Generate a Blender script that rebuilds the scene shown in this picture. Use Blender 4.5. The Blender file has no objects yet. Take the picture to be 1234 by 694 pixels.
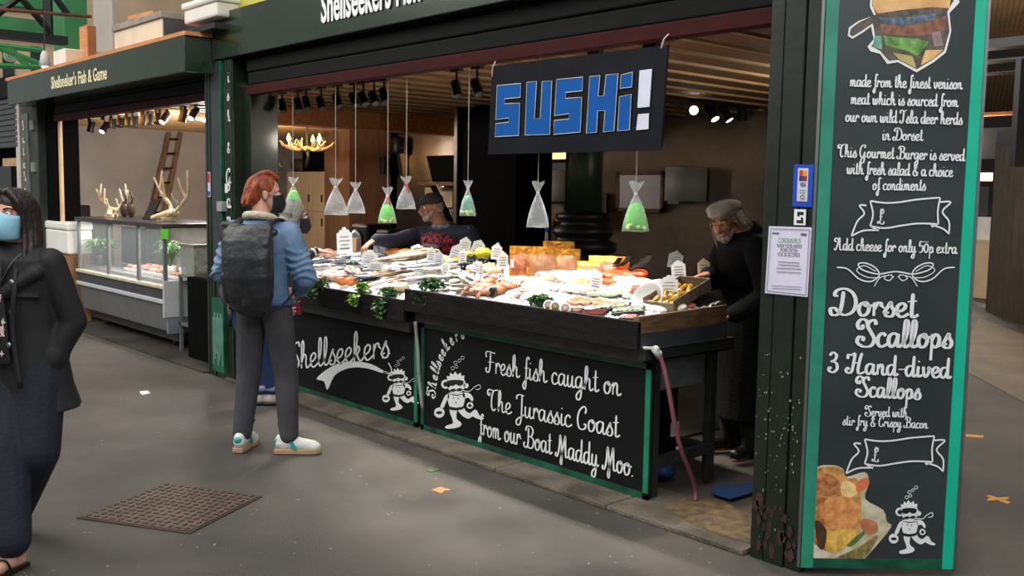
import bpy, math, random
import numpy as np
from mathutils import Vector, Matrix
random.seed(7)
SC = bpy.context.scene
COL = SC.collection
# ------------------------------------------------------------------ camera, sky, light, exposure
IMW, IMH = 1234, 694
FPX, PITCH, YAW, ROLL, EYE = 1187.0, .0963, .842, .0161, 1.70
FH = np.array([-math.sin(YAW), math.cos(YAW), 0.0])      # level view direction
RH = np.array([math.cos(YAW), math.sin(YAW), 0.0])       # level right-hand direction
UPV = np.array([0, 0, 1.0])
_fw = FH*math.cos(PITCH) - UPV*math.sin(PITCH)
_u0 = UPV*math.cos(PITCH) + FH*math.sin(PITCH)
_r = RH*math.cos(ROLL) + _u0*math.sin(ROLL)
_u = _u0*math.cos(ROLL) - RH*math.sin(ROLL)
CAMO = np.array([0, 0, EYE])
cd = bpy.data.cameras.new('camera'); cd.sensor_width = 36; cd.lens = FPX/IMW*36; cd.clip_end = 300
cam = bpy.data.objects.new('camera', cd); COL.objects.link(cam)
cam.matrix_world = Matrix(((_r[0], _u[0], -_fw[0], 0), (_r[1], _u[1], -_fw[1], 0), (_r[2], _u[2], -_fw[2], EYE), (0, 0, 0, 1)))
SC.camera = cam
SC.view_settings.view_transform = 'Standard'; SC.view_settings.look = 'None'
SC.view_settings.gamma = 1; SC.view_settings.use_curve_mapping = False
SC.view_settings.exposure = 0.0
wd = bpy.data.worlds.new('sky'); SC.world = wd; wd.use_nodes = True
wd.node_tree.nodes['Background'].inputs[0].default_value = (.90, .94, .95, 1)
wd.node_tree.nodes['Background'].inputs[1].default_value = .30
def area(name, loc, target, sx, sy, power, col):
    l = bpy.data.lights.new(name, 'AREA'); l.shape = 'RECTANGLE'; l.size = sx; l.size_y = sy; l.energy = power; l.color = col
    o = bpy.data.objects.new(name, l); COL.objects.link(o); o.location = loc
    o.rotation_euler = (Vector(target)-Vector(loc)).to_track_quat('-Z', 'Y').to_euler(); return o
SPOT_W, GAME_W, CHAND_W, FILL_MAIN, FILL_GAME = 84, 10, 16, 34, 170
area('roof_glazing_light', (-5.5, -1.5, 8.5), (-5.5, 0.6, 0), 16, 7, 1150, (1, .97, .92))
area('street_daylight', (-14, -3.5, 7.6), (-12, 3.5, 0), 7, 5, 520, (1, .97, .93))
area('hall_daylight', (-22, -1, 11), (-30, 4, 5), 6, 6, 900, (1, .96, .9))
area('corridor_daylight', (4.0, .5, 6.5), (-2, 4.5, 1.2), 5, 4, 330, (.96, .98, 1))
area('passage_daylight', (-1.0, 10.5, 6.2), (-4.5, 12.5, 0), 4, 4, 260, (1, .93, .85))

# ------------------------------------------------------------------ helpers
def ray(px, py):
    d = _fw*FPX + _r*(px-IMW/2) - _u*(py-IMH/2); return d/FPX
def P(px, py, ax, val):                       # a point of the photograph on the plane  axis == val
    d = ray(px, py); return CAMO + d*((val-CAMO[ax])/d[ax])
def PN(px, py, p0, n):                        # ... on the plane through p0 with normal n
    d = ray(px, py); return CAMO + d*(np.dot(np.array(p0)-CAMO, n)/np.dot(d, n))
def lin(c):
    return tuple((x/255/12.92 if x/255 <= .04045 else ((x/255+.055)/1.055)**2.4) for x in c)
MATS = {}
def mat(name, c, rough=.6, metal=0, var=.12, scale=6, bump=0, bscale=60, c2=None, lo=.35, hi=.65, stretch=(1, 1, 1), spec=.5, coat=0, tr=0, ani=0, emit=0):
    if name in MATS: return MATS[name]
    m = bpy.data.materials.new(name); m.use_nodes = True; nt = m.node_tree; N = nt.nodes; Lk = nt.links
    b = N['Principled BSDF']; b.inputs['Roughness'].default_value = rough; b.inputs['Metallic'].default_value = metal
    b.inputs['Specular IOR Level'].default_value = spec
    if coat: b.inputs['Coat Weight'].default_value = coat; b.inputs['Coat Roughness'].default_value = .08
    if tr: b.inputs['Transmission Weight'].default_value = tr
    a = lin(c); d = lin(c2) if c2 else tuple(x*(1-var*1.6) for x in a)
    if not c2: a = tuple(min(1, x*(1+var)) for x in a)
    tc = N.new('ShaderNodeTexCoord'); mp = N.new('ShaderNodeMapping'); mp.inputs['Scale'].default_value = stretch
    Lk.new(tc.outputs['Object'], mp.inputs[0])
    n = N.new('ShaderNodeTexNoise'); n.inputs['Scale'].default_value = scale; n.inputs['Detail'].default_value = 5
    Lk.new(mp.outputs[0], n.inputs['Vector'])
    r = N.new('ShaderNodeValToRGB'); r.color_ramp.elements[0].position = lo; r.color_ramp.elements[1].position = hi
    r.color_ramp.elements[0].color = (*d, 1); r.color_ramp.elements[1].color = (*a, 1)
    Lk.new(n.outputs[0], r.inputs[0]); Lk.new(r.outputs[0], b.inputs['Base Color'])
    if bump:
        n2 = N.new('ShaderNodeTexNoise'); n2.inputs['Scale'].default_value = bscale; n2.inputs['Detail'].default_value = 4
        bp = N.new('ShaderNodeBump'); bp.inputs['Strength'].default_value = bump; bp.inputs['Distance'].default_value = .02
        Lk.new(mp.outputs[0], n2.inputs['Vector']); Lk.new(n2.outputs[0], bp.inputs['Height']); Lk.new(bp.outputs[0], b.inputs['Normal'])
    if emit:
        b.inputs['Emission Color'].default_value = (*a, 1); b.inputs['Emission Strength'].default_value = emit
    MATS[name] = m; return m
def glass(name, c, alpha, rough=.05, edge=.55, fog=.25):          # thin clear sheet: lets most light straight through, mirrors at grazing angles
    if name in MATS: return MATS[name]
    m = bpy.data.materials.new(name); m.use_nodes = True; nt = m.node_tree; N = nt.nodes; N.clear()
    o = N.new('ShaderNodeOutputMaterial'); t = N.new('ShaderNodeBsdfTransparent'); t.inputs[0].default_value = (1, 1, 1, 1)
    p = N.new('ShaderNodeBsdfPrincipled'); p.inputs['Base Color'].default_value = (*lin(c), 1); p.inputs['Roughness'].default_value = rough
    lw = N.new('ShaderNodeLayerWeight'); lw.inputs[0].default_value = .35
    nz = N.new('ShaderNodeTexNoise'); nz.inputs['Scale'].default_value = 22
    tc = N.new('ShaderNodeTexCoord'); nt.links.new(tc.outputs['Object'], nz.inputs['Vector'])
    ma = N.new('ShaderNodeMath'); ma.operation = 'MULTIPLY_ADD'; ma.inputs[1].default_value = edge; ma.inputs[2].default_value = alpha-.12
    mb = N.new('ShaderNodeMath'); mb.operation = 'MULTIPLY_ADD'; mb.inputs[1].default_value = fog; mb.use_clamp = True
    nt.links.new(lw.outputs[1], ma.inputs[0]); nt.links.new(nz.outputs[0], mb.inputs[0]); nt.links.new(ma.outputs[0], mb.inputs[2])
    mx = N.new('ShaderNodeMixShader'); nt.links.new(mb.outputs[0], mx.inputs[0]); nt.links.new(t.outputs[0], mx.inputs[1]); nt.links.new(p.outputs[0], mx.inputs[2])
    nt.links.new(mx.outputs[0], o.inputs[0]); MATS[name] = m; return m
def top_of(o):
    while o.parent: o = o.parent
    return o
def rot_z(a): return np.array([[math.cos(a), -math.sin(a), 0], [math.sin(a), math.cos(a), 0], [0, 0, 1.0]])
def rot(ax, a):
    return np.array(Matrix.Rotation(a, 3, ax))
def frame(d, up=(0, 0, 1)):                    # columns: side, d, up'
    d = np.array(d, float); d /= np.linalg.norm(d); s = np.cross(d, up)
    if np.linalg.norm(s) < 1e-6: s = np.array([1.0, 0, 0])
    s /= np.linalg.norm(s); return np.stack([s, d, np.cross(s, d)], 1)
def crom(pts, k=6, closed=False):              # smooth curve through points
    p = [np.array(q, float) for q in pts]
    if len(p) < 3 and not closed: return p
    out = []; n = len(p)
    for i in range(n if closed else n-1):
        if closed: a, b, c, d = p[i-1], p[i], p[(i+1) % n], p[(i+2) % n]
        else: a, b, c, d = p[max(i-1, 0)], p[i], p[i+1], p[min(i+2, n-1)]
        for j in range(k):
            t = j/k; out.append(.5*((2*b)+(c-a)*t+(2*a-5*b+4*c-d)*t*t+(3*b-a-3*c+d)*t**3))
    if not closed: out.append(p[-1])
    return out
class MB:
    def __init__(s): s.v = []; s.f = []; s.m = []; s.cur = 0
    def add(s, vs, fs):
        o = len(s.v); s.v += [np.array(q, float) for q in vs]
        s.f += [tuple(i+o for i in f) for f in fs]; s.m += [s.cur]*len(fs); return s
    def box(s, x0, x1, y0, y1, z0, z1):
        return s.obox(((x0+x1)/2, (y0+y1)/2, (z0+z1)/2), (x1-x0, y1-y0, z1-z0))
    def obox(s, c, size, R=None, taper=1):
        c = np.array(c, float); h = np.array(size, float)/2; R = np.eye(3) if R is None else R
        vs = []
        for z in (-1, 1):
            for x, y in ((-1, -1), (1, -1), (1, 1), (-1, 1)):
                k = taper if z > 0 else 1
                vs.append(c+R@(h*np.array([x*k, y*k, z])))
        return s.add(vs, [(3, 2, 1, 0), (4, 5, 6, 7), (0, 1, 5, 4), (1, 2, 6, 5), (2, 3, 7, 6), (3, 0, 4, 7)])
    def rings(s, rs, caps=True, closed=False):
        n = len(rs[0]); vs = [q for r in rs for q in r]; fs = []
        m = len(rs)
        for i in range(m if closed else m-1):
            for j in range(n):
                a = i*n+j; b = i*n+(j+1) % n; k = (i+1) % m
                fs.append((a, b, k*n+(j+1) % n, k*n+j))
        if caps and not closed: fs += [tuple(range(n))[::-1], tuple(range((m-1)*n, m*n))]
        return s.add(vs, fs)
    def tube(s, pts, r, n=8, flat=1.0, caps=True):
        pts = [np.array(p, float) for p in pts]; m = len(pts); rs = []
        rr = r if hasattr(r, '__len__') else [r]*m
        side = None
        for i, p in enumerate(pts):
            d = pts[min(i+1, m-1)]-pts[max(i-1, 0)]; nn = np.linalg.norm(d); d = d/nn if nn > 1e-9 else np.array([0, 0, 1.0])
            if side is None: side = np.cross(d, (0, 0, 1.0) if abs(d[2]) < .9 else (0, 1.0, 0))
            side = side-d*np.dot(side, d); side /= np.linalg.norm(side); up = np.cross(side, d)
            rs.append([p+rr[i]*(side*math.cos(2*math.pi*k/n)+up*flat*math.sin(2*math.pi*k/n)) for k in range(n)])
        return s.rings(rs, caps)
    def lathe(s, prof, o=(0, 0, 0), n=20, R=None, caps=True):
        o = np.array(o, float); R = np.eye(3) if R is None else R
        return s.rings([[o+R@np.array([r*math.cos(2*math.pi*k/n), r*math.sin(2*math.pi*k/n), z]) for k in range(n)] for r, z in prof], caps)
    def ell(s, c, r, R=None, nu=12, nv=8):
        c = np.array(c, float); R = np.eye(3) if R is None else R; r = np.array(r, float) if hasattr(r, '__len__') else np.array([r]*3)
        vs = [c+R@(r*np.array([0, 0, -1.0]))]
        for i in range(1, nv):
            a = -math.pi/2+math.pi*i/nv
            for j in range(nu):
                t = 2*math.pi*j/nu; vs.append(c+R@(r*np.array([math.cos(a)*math.cos(t), math.cos(a)*math.sin(t), math.sin(a)])))
        vs.append(c+R@(r*np.array([0, 0, 1.0]))); fs = []
        for j in range(nu): fs.append((0, 1+(j+1) % nu, 1+j))
        for i in range(nv-2):
            for j in range(nu):
                a = 1+i*nu+j; b = 1+i*nu+(j+1) % nu; fs.append((a, b, b+nu, a+nu))
        L = len(vs)-1
        for j in range(nu): fs.append((L, L-nu+j, L-nu+(j+1) % nu))
        return s.add(vs, fs)
    def prism(s, poly, vec):
        poly = [np.array(p, float) for p in poly]; n = len(poly); vec = np.array(vec, float)
        nv = sum((np.cross(poly[i]-poly[0], poly[(i+1) % n]-poly[0]) for i in range(n)), np.zeros(3))
        if np.dot(nv, vec) < 0: poly = poly[::-1]
        vs = poly+[p+vec for p in poly]
        return s.add(vs, [tuple(range(n))[::-1], tuple(range(n, 2*n))]+[(i, (i+1) % n, n+(i+1) % n, n+i) for i in range(n)])
    def quad(s, a, b, c, d): return s.add([a, b, c, d], [(0, 1, 2, 3)])
    def grid(s, fn, nu, nv):
        vs = [fn(i/nu, j/nv) for j in range(nv+1) for i in range(nu+1)]
        return s.add(vs, [(j*(nu+1)+i, j*(nu+1)+i+1, (j+1)*(nu+1)+i+1, (j+1)*(nu+1)+i) for j in range(nv) for i in range(nu)])
    def build(s, name, m, parent=None, smooth=False, bevel=0, local=False, loc=None):
        V = np.array(s.v)
        if parent is not None:
            if not local:
                t = top_of(parent); V = (V-np.array(t.location))@rot_z(t.rotation_euler.z)
        else:
            if loc is None: lo = V.min(0); hi = V.max(0); loc = ((lo[0]+hi[0])/2, (lo[1]+hi[1])/2, lo[2])
            V = V-np.array(loc)
        me = bpy.data.meshes.new(name); me.from_pydata(V.tolist(), [], s.f); me.update()
        for q in (m if isinstance(m, (list, tuple)) else [m]): me.materials.append(q)
        if len(set(s.m)) > 1: me.polygons.foreach_set('material_index', s.m)
        if smooth: me.polygons.foreach_set('use_smooth', [True]*len(me.polygons))
        o = bpy.data.objects.new(name, me); COL.objects.link(o)
        if parent is not None: o.parent = parent
        else: o.location = loc
        if bevel:
            bv = o.modifiers.new('bevel', 'BEVEL'); bv.width = bevel; bv.segments = 2; bv.limit_method = 'ANGLE'; bv.angle_limit = math.radians(40)
        return o
def tag(o, label, cat, group=None, kind=None):
    o['label'] = label; o['category'] = cat
    if group: o['group'] = group
    if kind: o['kind'] = kind
    return o
def struct(o): o['kind'] = 'structure'; return o
def thing(name, label, cat, loc=(0, 0, 0), rz=0, group=None):
    o = bpy.data.objects.new(name, None); COL.objects.link(o); o.empty_display_size = .1
    o.location = [float(x) for x in loc]; o.rotation_euler = (0, 0, float(rz)); tag(o, label, cat, group); return o
def copy_tree(root, loc, rz=0, label=None, group=None, scale=None):
    r = root.copy(); COL.objects.link(r); r.location = [float(x) for x in loc]; r.rotation_euler = (0, 0, float(rz))
    if label: r['label'] = label
    if group: r['group'] = group
    if scale: r.scale = (scale,)*3
    for ch in list(root.children):
        c = ch.copy(); COL.objects.link(c); c.parent = r
        for g in list(ch.children):
            d = g.copy(); COL.objects.link(d); d.parent = c
    return r
def evaluated(o):
    dg = bpy.context.evaluated_depsgraph_get()
    return bpy.data.meshes.new_from_object(o.evaluated_get(dg))
def blob(name, prims, m, parent, voxel=.006, smooth=5, sm=.5, local=True, matfn=None):
    """one continuous surface: the union of tapered limbs, ellipsoids and lofts, fused and smoothed"""
    b = MB()
    for p in prims:
        k = p[0]
        if k == 'c':
            _, p1, r1, p2, r2 = p; p1 = np.array(p1, float); p2 = np.array(p2, float)
            b.ell(p1, r1, None, 14, 10); b.ell(p2, r2, None, 14, 10)
            if np.linalg.norm(p2-p1) > 1e-6: b.tube([p1, p2], [r1, r2], 14)
        elif k == 't': b.tube(p[1], p[2], 14, p[3] if len(p) > 3 else 1)
        elif k == 'e': b.ell(p[1], p[2], p[3] if len(p) > 3 else None, 18, 12)
        elif k == 'l': b.rings(p[1])
        elif k == 'b': b.obox(p[1], p[2], p[3] if len(p) > 3 else None)
    o = b.build(name, m, parent, True, 0, local)
    rm = o.modifiers.new('fuse', 'REMESH'); rm.mode = 'VOXEL'; rm.voxel_size = voxel; rm.use_smooth_shade = True
    if smooth:
        s = o.modifiers.new('soften', 'SMOOTH'); s.factor = sm; s.iterations = smooth
    me = evaluated(o); old = o.data; o.modifiers.clear(); o.data = me; me.name = name
    bpy.data.meshes.remove(old)
    me.materials.clear()
    for q in (m if isinstance(m, (list, tuple)) else [m]): me.materials.append(q)
    me.polygons.foreach_set('use_smooth', [True]*len(me.polygons))
    if matfn: me.polygons.foreach_set('material_index', [matfn(p.center) for p in me.polygons])
    else: me.polygons.foreach_set('material_index', [0]*len(me.polygons))
    return o
def ring(c, ax, ay, n=20):
    return [np.array(c)+np.array(ax)*math.cos(2*math.pi*k/n)+np.array(ay)*math.sin(2*math.pi*k/n) for k in range(n)]
def sans(name, text, A, B, height, nrm, m, parent, bold=0.0, thick=.003, local=False):
    """plain sans lettering from A to B (baseline ends), raised off its board along nrm"""
    cu = bpy.data.curves.new(name, 'FONT'); cu.body = text; cu.size = 1; cu.offset = bold; cu.resolution_u = 3; cu.extrude = .0001
    o = bpy.data.objects.new(name, cu); COL.objects.link(o); me = evaluated(o); bpy.data.objects.remove(o)
    V = np.array([v.co[:] for v in me.vertices]); A = np.array(A, float); B = np.array(B, float)
    x0, x1 = V[:, 0].min(), V[:, 0].max(); U = (B-A)/(x1-x0); up = np.array([0, 0, 1.0]); h = height/.73
    W_ = A+np.outer(V[:, 0]-x0, U)+np.outer(V[:, 1]*h, up)+np.outer(np.sign(V[:, 2])*thick/2, nrm)
    b = MB(); b.add(W_, [tuple(p.vertices) for p in me.polygons]); bpy.data.meshes.remove(me)
    return b.build(name, m, parent, local=local)
# ---- a hand-drawn script alphabet: strokes in a unit grid, x-height 1
LP = lambda x: [(x-.04, .15), (x+.16, .8), (x+.24, 1.6), (x+.17, 1.98), (x+.07, 1.75)]
G = {
'a': (.80, [[(.56, .85), (.35, 1), (.1, .8), (.05, .35), (.2, .0), (.42, .2), (.56, .7)], [(.57, 1), (.55, .25), (.66, 0), (.85, .2)]]),
'b': (.72, [LP(.05)+[(.08, .3), (.25, 0), (.5, .2), (.55, .65), (.38, .98), (.14, .7)]]),
'c': (.62, [[(.5, .78), (.33, 1), (.1, .75), (.06, .3), (.22, 0), (.42, .05), (.66, .25)]]),
'd': (.80, [[(.56, .85), (.35, 1), (.1, .8), (.05, .35), (.2, .0), (.42, .2), (.56, .7)], [(.58, 1.95), (.56, .25), (.66, 0), (.85, .2)]]),
'e': (.62, [[(.0, .3), (.35, .5), (.48, .8), (.32, 1), (.1, .75), (.08, .3), (.25, 0), (.45, .05), (.66, .25)]]),
'f': (.50, [[(.52, 1.75), (.42, 1.98), (.27, 1.7), (.24, .5), (.2, -.65), (.06, -.92), (-.06, -.6), (.15, -.15), (.5, .2)], [(.05, .98), (.5, 1.0)]]),
'g': (.78, [[(.56, .85), (.35, 1), (.1, .8), (.05, .35), (.2, .05), (.42, .2), (.56, .7)], [(.57, 1), (.55, -.4), (.42, -.9), (.2, -.92), (.14, -.6), (.4, -.2), (.82, .2)]]),
'h': (.78, [LP(.05)+[(.1, 1), (.09, 0)], [(.1, .45), (.3, .95), (.46, .85), (.47, .25), (.58, 0), (.82, .2)]]),
'i': (.40, [[(.12, 1), (.1, .25), (.2, 0), (.44, .2)], [(.13, 1.4), (.16, 1.5)]]),
'k': (.74, [LP(.05)+[(.1, 1), (.09, 0)], [(.12, .5), (.36, .98), (.46, .75), (.3, .5), (.14, .47)], [(.26, .5), (.42, .1), (.58, 0), (.78, .22)]]),
'l': (.44, [LP(.07)+[(.11, .4), (.22, 0), (.48, .2)]]),
'm': (1.02, [[(.08, 1), (.08, 0)], [(.08, .55), (.25, .98), (.38, .8), (.38, 0)], [(.38, .55), (.56, .98), (.7, .8), (.7, .25), (.8, 0), (1.06, .2)]]),
'n': (.74, [[(.08, 1), (.08, 0)], [(.08, .55), (.28, .98), (.42, .8), (.42, .25), (.53, 0), (.78, .2)]]),
'o': (.70, [[(.36, 1), (.12, .8), (.06, .35), (.22, 0), (.46, .15), (.55, .6), (.4, .98), (.34, .8), (.52, .68), (.74, .8)]]),
'p': (.72, [[(.12, 1), (.1, -.95)], [(.1, .5), (.3, .98), (.52, .75), (.5, .25), (.3, 0), (.12, .2)], [(.42, .05), (.76, .2)]]),
'r': (.56, [[(.1, 1), (.1, 0)], [(.1, .5), (.26, .95), (.42, .95), (.45, .7)], [(.45, .75), (.6, .6)]]),
's': (.58, [[(.0, .2), (.2, .7), (.34, 1.05), (.36, .8), (.52, .4), (.42, .03), (.16, .02), (.1, .25), (.28, .28)], [(.5, .2), (.62, .22)]]),
't': (.48, [[(.2, 1.75), (.18, .25), (.28, 0), (.52, .2)], [(-.04, 1.12), (.42, 1.2)]]),
'u': (.76, [[(.1, 1), (.08, .3), (.22, 0), (.42, .25), (.5, .9)], [(.5, 1), (.49, .25), (.6, 0), (.8, .2)]]),
'v': (.68, [[(.08, 1), (.12, .4), (.26, 0), (.46, .4), (.5, .95), (.44, .75), (.72, .8)]]),
'w': (.96, [[(.08, 1), (.08, .3), (.2, 0), (.36, .25), (.42, .9)], [(.42, .9), (.42, .25), (.55, 0), (.74, .35), (.78, .95), (.72, .75), (1, .8)]]),
'x': (.66, [[(.02, .9), (.2, .85), (.38, .15), (.64, .15)], [(.52, 1), (.06, 0)]]),
'y': (.76, [[(.1, 1), (.08, .3), (.22, 0), (.42, .25), (.5, .9)], [(.5, 1), (.49, -.4), (.36, -.9), (.16, -.92), (.1, -.6), (.36, -.2), (.8, .2)]]),
'D': (1.25, [[(.52, 1.75), (.45, .6), (.3, .05), (.0, .0), (-.08, .4), (.12, .5), (.3, .25), (.6, .0), (1.0, .25), (1.15, .9), (1.0, 1.6), (.6, 1.95), (.2, 1.8), (.1, 1.45), (.28, 1.4)]]),
'S': (1.12, [[(1.05, 1.6), (.95, 1.95), (.7, 1.85), (.58, 1.5), (.8, 1.0), (.98, .5), (.8, .03), (.35, -.02), (.02, .3), (.12, .68), (.36, .62), (.32, .38)], [(.58, 1.5), (.48, 1.9), (.2, 1.98), (.0, 1.65), (.1, 1.3), (.3, 1.35), (.26, 1.6)]]),
'T': (1.05, [[(.12, 1.3), (-.02, 1.6), (.15, 1.9), (.55, 1.85), (1.05, 2.0)], [(.12, 1.3), (.24, 1.5), (.14, 1.6)], [(.62, 1.85), (.45, 1.3), (.42, .4), (.6, .0), (.85, .2)]]),
'F': (1.0, [[(.05, 1.4), (.0, 1.75), (.2, 1.95), (1.0, 1.85)], [(.5, 1.85), (.45, .6), (.32, .05), (.08, .05), (.02, .35), (.18, .4)], [(.25, .98), (.85, 1.02)]]),
'J': (.85, [[(.1, 1.5), (.1, 1.8), (.35, 1.95), (.8, 1.9)], [(.6, 1.9), (.56, .0), (.42, -.7), (.15, -.8), (.08, -.45), (.4, -.1), (.85, .2)]]),
'C': (.95, [[(.7, 1.4), (.78, 1.75), (.6, 1.98), (.25, 1.6), (.08, .9), (.18, .2), (.45, .0), (.75, .2), (.75, .5), (.6, .45)]]),
'B': (1.2, [[(.48, 1.8), (.45, .5), (.28, .02), (.02, .05), (-.05, .35), (.12, .4)], [(.15, 1.5), (.3, 1.9), (.75, 1.95), (1.0, 1.6), (.8, 1.1), (.48, 1.05)], [(.7, 1.08), (1.08, .8), (1.0, .2), (.65, .0), (.4, .2)]]),
'M': (1.35, [[(.02, .3), (-.02, .02), (.18, .02), (.36, .8), (.45, 1.9), (.62, .7), (.66, -.5), (.56, -.6), (.55, -.2), (.85, 1.2), (1.0, 1.9), (1.05, .6), (1.12, .05), (1.38, .2)]]),
'G': (1.15, [[(.75, 1.5), (.85, 1.85), (.6, 1.98), (.25, 1.6), (.1, .8), (.3, .05), (.6, .2), (.78, .8)], [(.8, .95), (.78, -.3), (.6, -.8), (.3, -.7), (.3, -.3), (.7, .05), (1.2, .25)]]),
'I': (.95, [[(.1, 1.45), (.0, 1.75), (.2, 1.98), (.55, 1.86), (.95, 1.98)], [(.56, 1.88), (.52, 1.0), (.44, .2), (.22, -.02), (.0, .15), (.12, .42)]]),
'A': (1.3, [[(-.02, .25), (.1, -.02), (.32, .35), (.72, 1.95), (.78, 1.0), (.84, .25), (1.0, 0), (1.32, .2)], [(.72, 1.95), (.45, 1.7), (.2, 1.9), (-.02, 1.6), (.1, 1.3), (.26, 1.45)], [(.25, .75), (.95, .85)]]),
'H': (1.4, [[(.62, 1.95), (.52, .9), (.42, .2), (.2, .0), (.0, .2), (.1, .5), (.25, .35)], [(.1, 1.35), (.12, 1.75), (.35, 1.75), (.62, 1.95)], [(1.1, 1.98), (.95, 1.2), (.86, .3), (1.0, 0), (1.42, .25)], [(.5, .95), (.9, 1.05)]]),
'3': (.9, [[(.1, 1.6), (.35, 1.9), (.6, 1.65), (.5, 1.2), (.25, 1.05), (.6, .9), (.68, .35), (.4, .0), (.1, .15), (.12, .45), (.28, .35)]]),
'5': (.75, [[(.62, 1.7), (.18, 1.7), (.12, 1.0), (.45, 1.1), (.6, .6), (.4, .05), (.08, .1)]]),
'0': (.8, [[(.38, 1.45), (.12, 1.1), (.1, .4), (.36, .0), (.62, .4), (.62, 1.1), (.38, 1.45)], [(-.5, 1.7), (.7, 1.72)]]),
'&': (.95, [[(.8, .6), (.6, .1), (.3, -.02), (.08, .35), (.25, .85), (.55, 1.3), (.45, 1.75), (.25, 1.55), (.35, 1.0), (.8, .0)]]),
'-': (.55, [[(.05, .6), (.5, .62)]]), '.': (.3, [[(.08, .0), (.16, .08)]]), ' ': (.42, []),
'£': (1.0, [[(.85, 1.5), (.7, 1.9), (.45, 1.75), (.5, 1.4), (.75, 1.5), (.8, 1.9), (.5, 2.05), (.35, 1.7), (.42, .9), (.3, .3), (.05, .1), (.0, .35), (.25, .3), (.6, .0), (.9, .1), (.9, .4)], [(.15, .95), (.7, 1.05)]]),
}
def ribbon(b, pts, wmin, wmax, O, U, V, Nn):
    """a pen stroke on a board: broad on the downstrokes"""
    n = len(pts); L = []; Rr = []
    for i, p in enumerate(pts):
        d = pts[min(i+1, n-1)]-pts[max(i-1, 0)]; d = d/(np.linalg.norm(d)+1e-9)
        w = (wmin+(wmax-wmin)*abs(d[1]))/2
        if i in (0, n-1): w *= .7
        q = np.array([-d[1], d[0]]); L.append(p+q*w); Rr.append(p-q*w)
    to = lambda q: np.array(O)+U*q[0]+V*q[1]+Nn
    vs = [to(q) for q in L]+[to(q) for q in Rr]
    b.add(vs, [(i, n+i, n+i+1, i+1) for i in range(n-1)])
def script(name, text, A, B, xh, nrm, m, parent, pen=.17, up=(0, 0, 1.0), local=False):
    A = np.array(A, float); B = np.array(B, float); tot = sum(G[c][0] for c in text); ns = 0
    U = (B-A)/tot; ul = np.linalg.norm(U); V = np.array(up)*xh; b = MB(); x = 0
    for c in text:
        for st in G[c][1]:
            pts = [np.array([(p[0]+x)*ul, p[1]*xh]) for p in crom([(q[0], q[1]) for q in st], 5)]
            ribbon(b, pts, xh*pen*.55, xh*pen*1.25, A, U/ul, np.array(up), np.array(nrm)*(.004+.0003*(ns % 9))); ns += 1
        x += G[c][0]
    return b.build(name, m, parent, local=local)
def ordinal(i, n, side='left'):
    w = ['', 'second', 'third', 'fourth', 'fifth', 'sixth', 'seventh', 'eighth', 'ninth', 'tenth', 'eleventh', 'twelfth', 'thirteenth', 'fourteenth', 'fifteenth', 'sixteenth', 'seventeenth', 'eighteenth', 'nineteenth', 'twentieth']
    other = {'left': 'right', 'right': 'left', 'front': 'back', 'near': 'far'}[side]
    if i == 0: return side+'most' if side in ('left', 'right') else side
    if i == n-1: return other+'most'
    return w[i]+' from the '+side
# ------------------------------------------------------------------ the setting
CEIL = 2.60; YB = 8.8; YF = 3.88
m_tar = mat('tarmac', (92, 86, 80), .62, 0, .2, 1.3, .5, 160, c2=(68, 65, 62), spec=.4)
m_conc = mat('kerb_concrete', (118, 108, 94), .75, 0, .2, 3, .6, 60, c2=(70, 63, 54))
m_sfl = mat('stall_floor_concrete', (62, 56, 50), .6, 0, .2, 2, .4, 50, c2=(34, 31, 29))
m_green = mat('dark_green_paint', (26, 41, 27), .28, 0, .15, 4, .05, 30, coat=.3)
m_gfas = mat('glossy_green_fascia', (33, 49, 31), .2, 0, .12, 2, .05, 4, coat=.25)
m_black = mat('black_paint', (18, 19, 19), .6, spec=.12)
m_blk2 = mat('matt_black', (9, 9, 9), .9, spec=.06)
m_red = mat('oxide_red_paint', (56, 16, 14), .6, spec=.12)
m_emerald = mat('emerald_paint', (14, 150, 118), .4, 0, .1)
m_emd = mat('emerald_worn_paint', (18, 98, 72), .45, 0, .25, 6, c2=(10, 52, 38))
m_chalk = mat('chalkboard', (56, 63, 64), .34, 0, .15, 2, c2=(42, 49, 50))
m_white = mat('white_lettering', (236, 238, 238), .6, 0, .02)
m_off = mat('off_white_lettering', (222, 214, 196), .6, 0, .05)
m_steel = mat('brushed_steel', (120, 108, 96), .11, 1, .03, .3, .38, 70, stretch=(30, 30, .03))
m_steel2 = mat('satin_steel', (150, 152, 154), .4, 1, .08, 8)
m_wwall = mat('white_wall', (196, 188, 178), .85, 0, .08, 1.5)
m_ceil = mat('brown_ceiling_board', (120, 88, 56), .7, 0, .15, 3, .15, 40, stretch=(8, .6, 1))
m_bat = mat('pale_batten', (178, 142, 96), .6, 0, .1, 4)
m_wood = mat('worn_brown_wood', (124, 92, 58), .7, 0, .2, 5, .4, 60, c2=(80, 56, 34), stretch=(1.5, 1.5, 8))
m_owood = mat('orange_ply', (196, 132, 80), .6, 0, .12, 4, stretch=(1, 6, 6))
m_bwood = mat('black_stained_timber', (28, 27, 26), .6, 0, .3, 4, .5, 40, c2=(13, 12, 12), stretch=(2, 6, 8), spec=.15)
m_cream = mat('cream_panel', (208, 180, 142), .7, 0, .08, 2)

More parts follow.
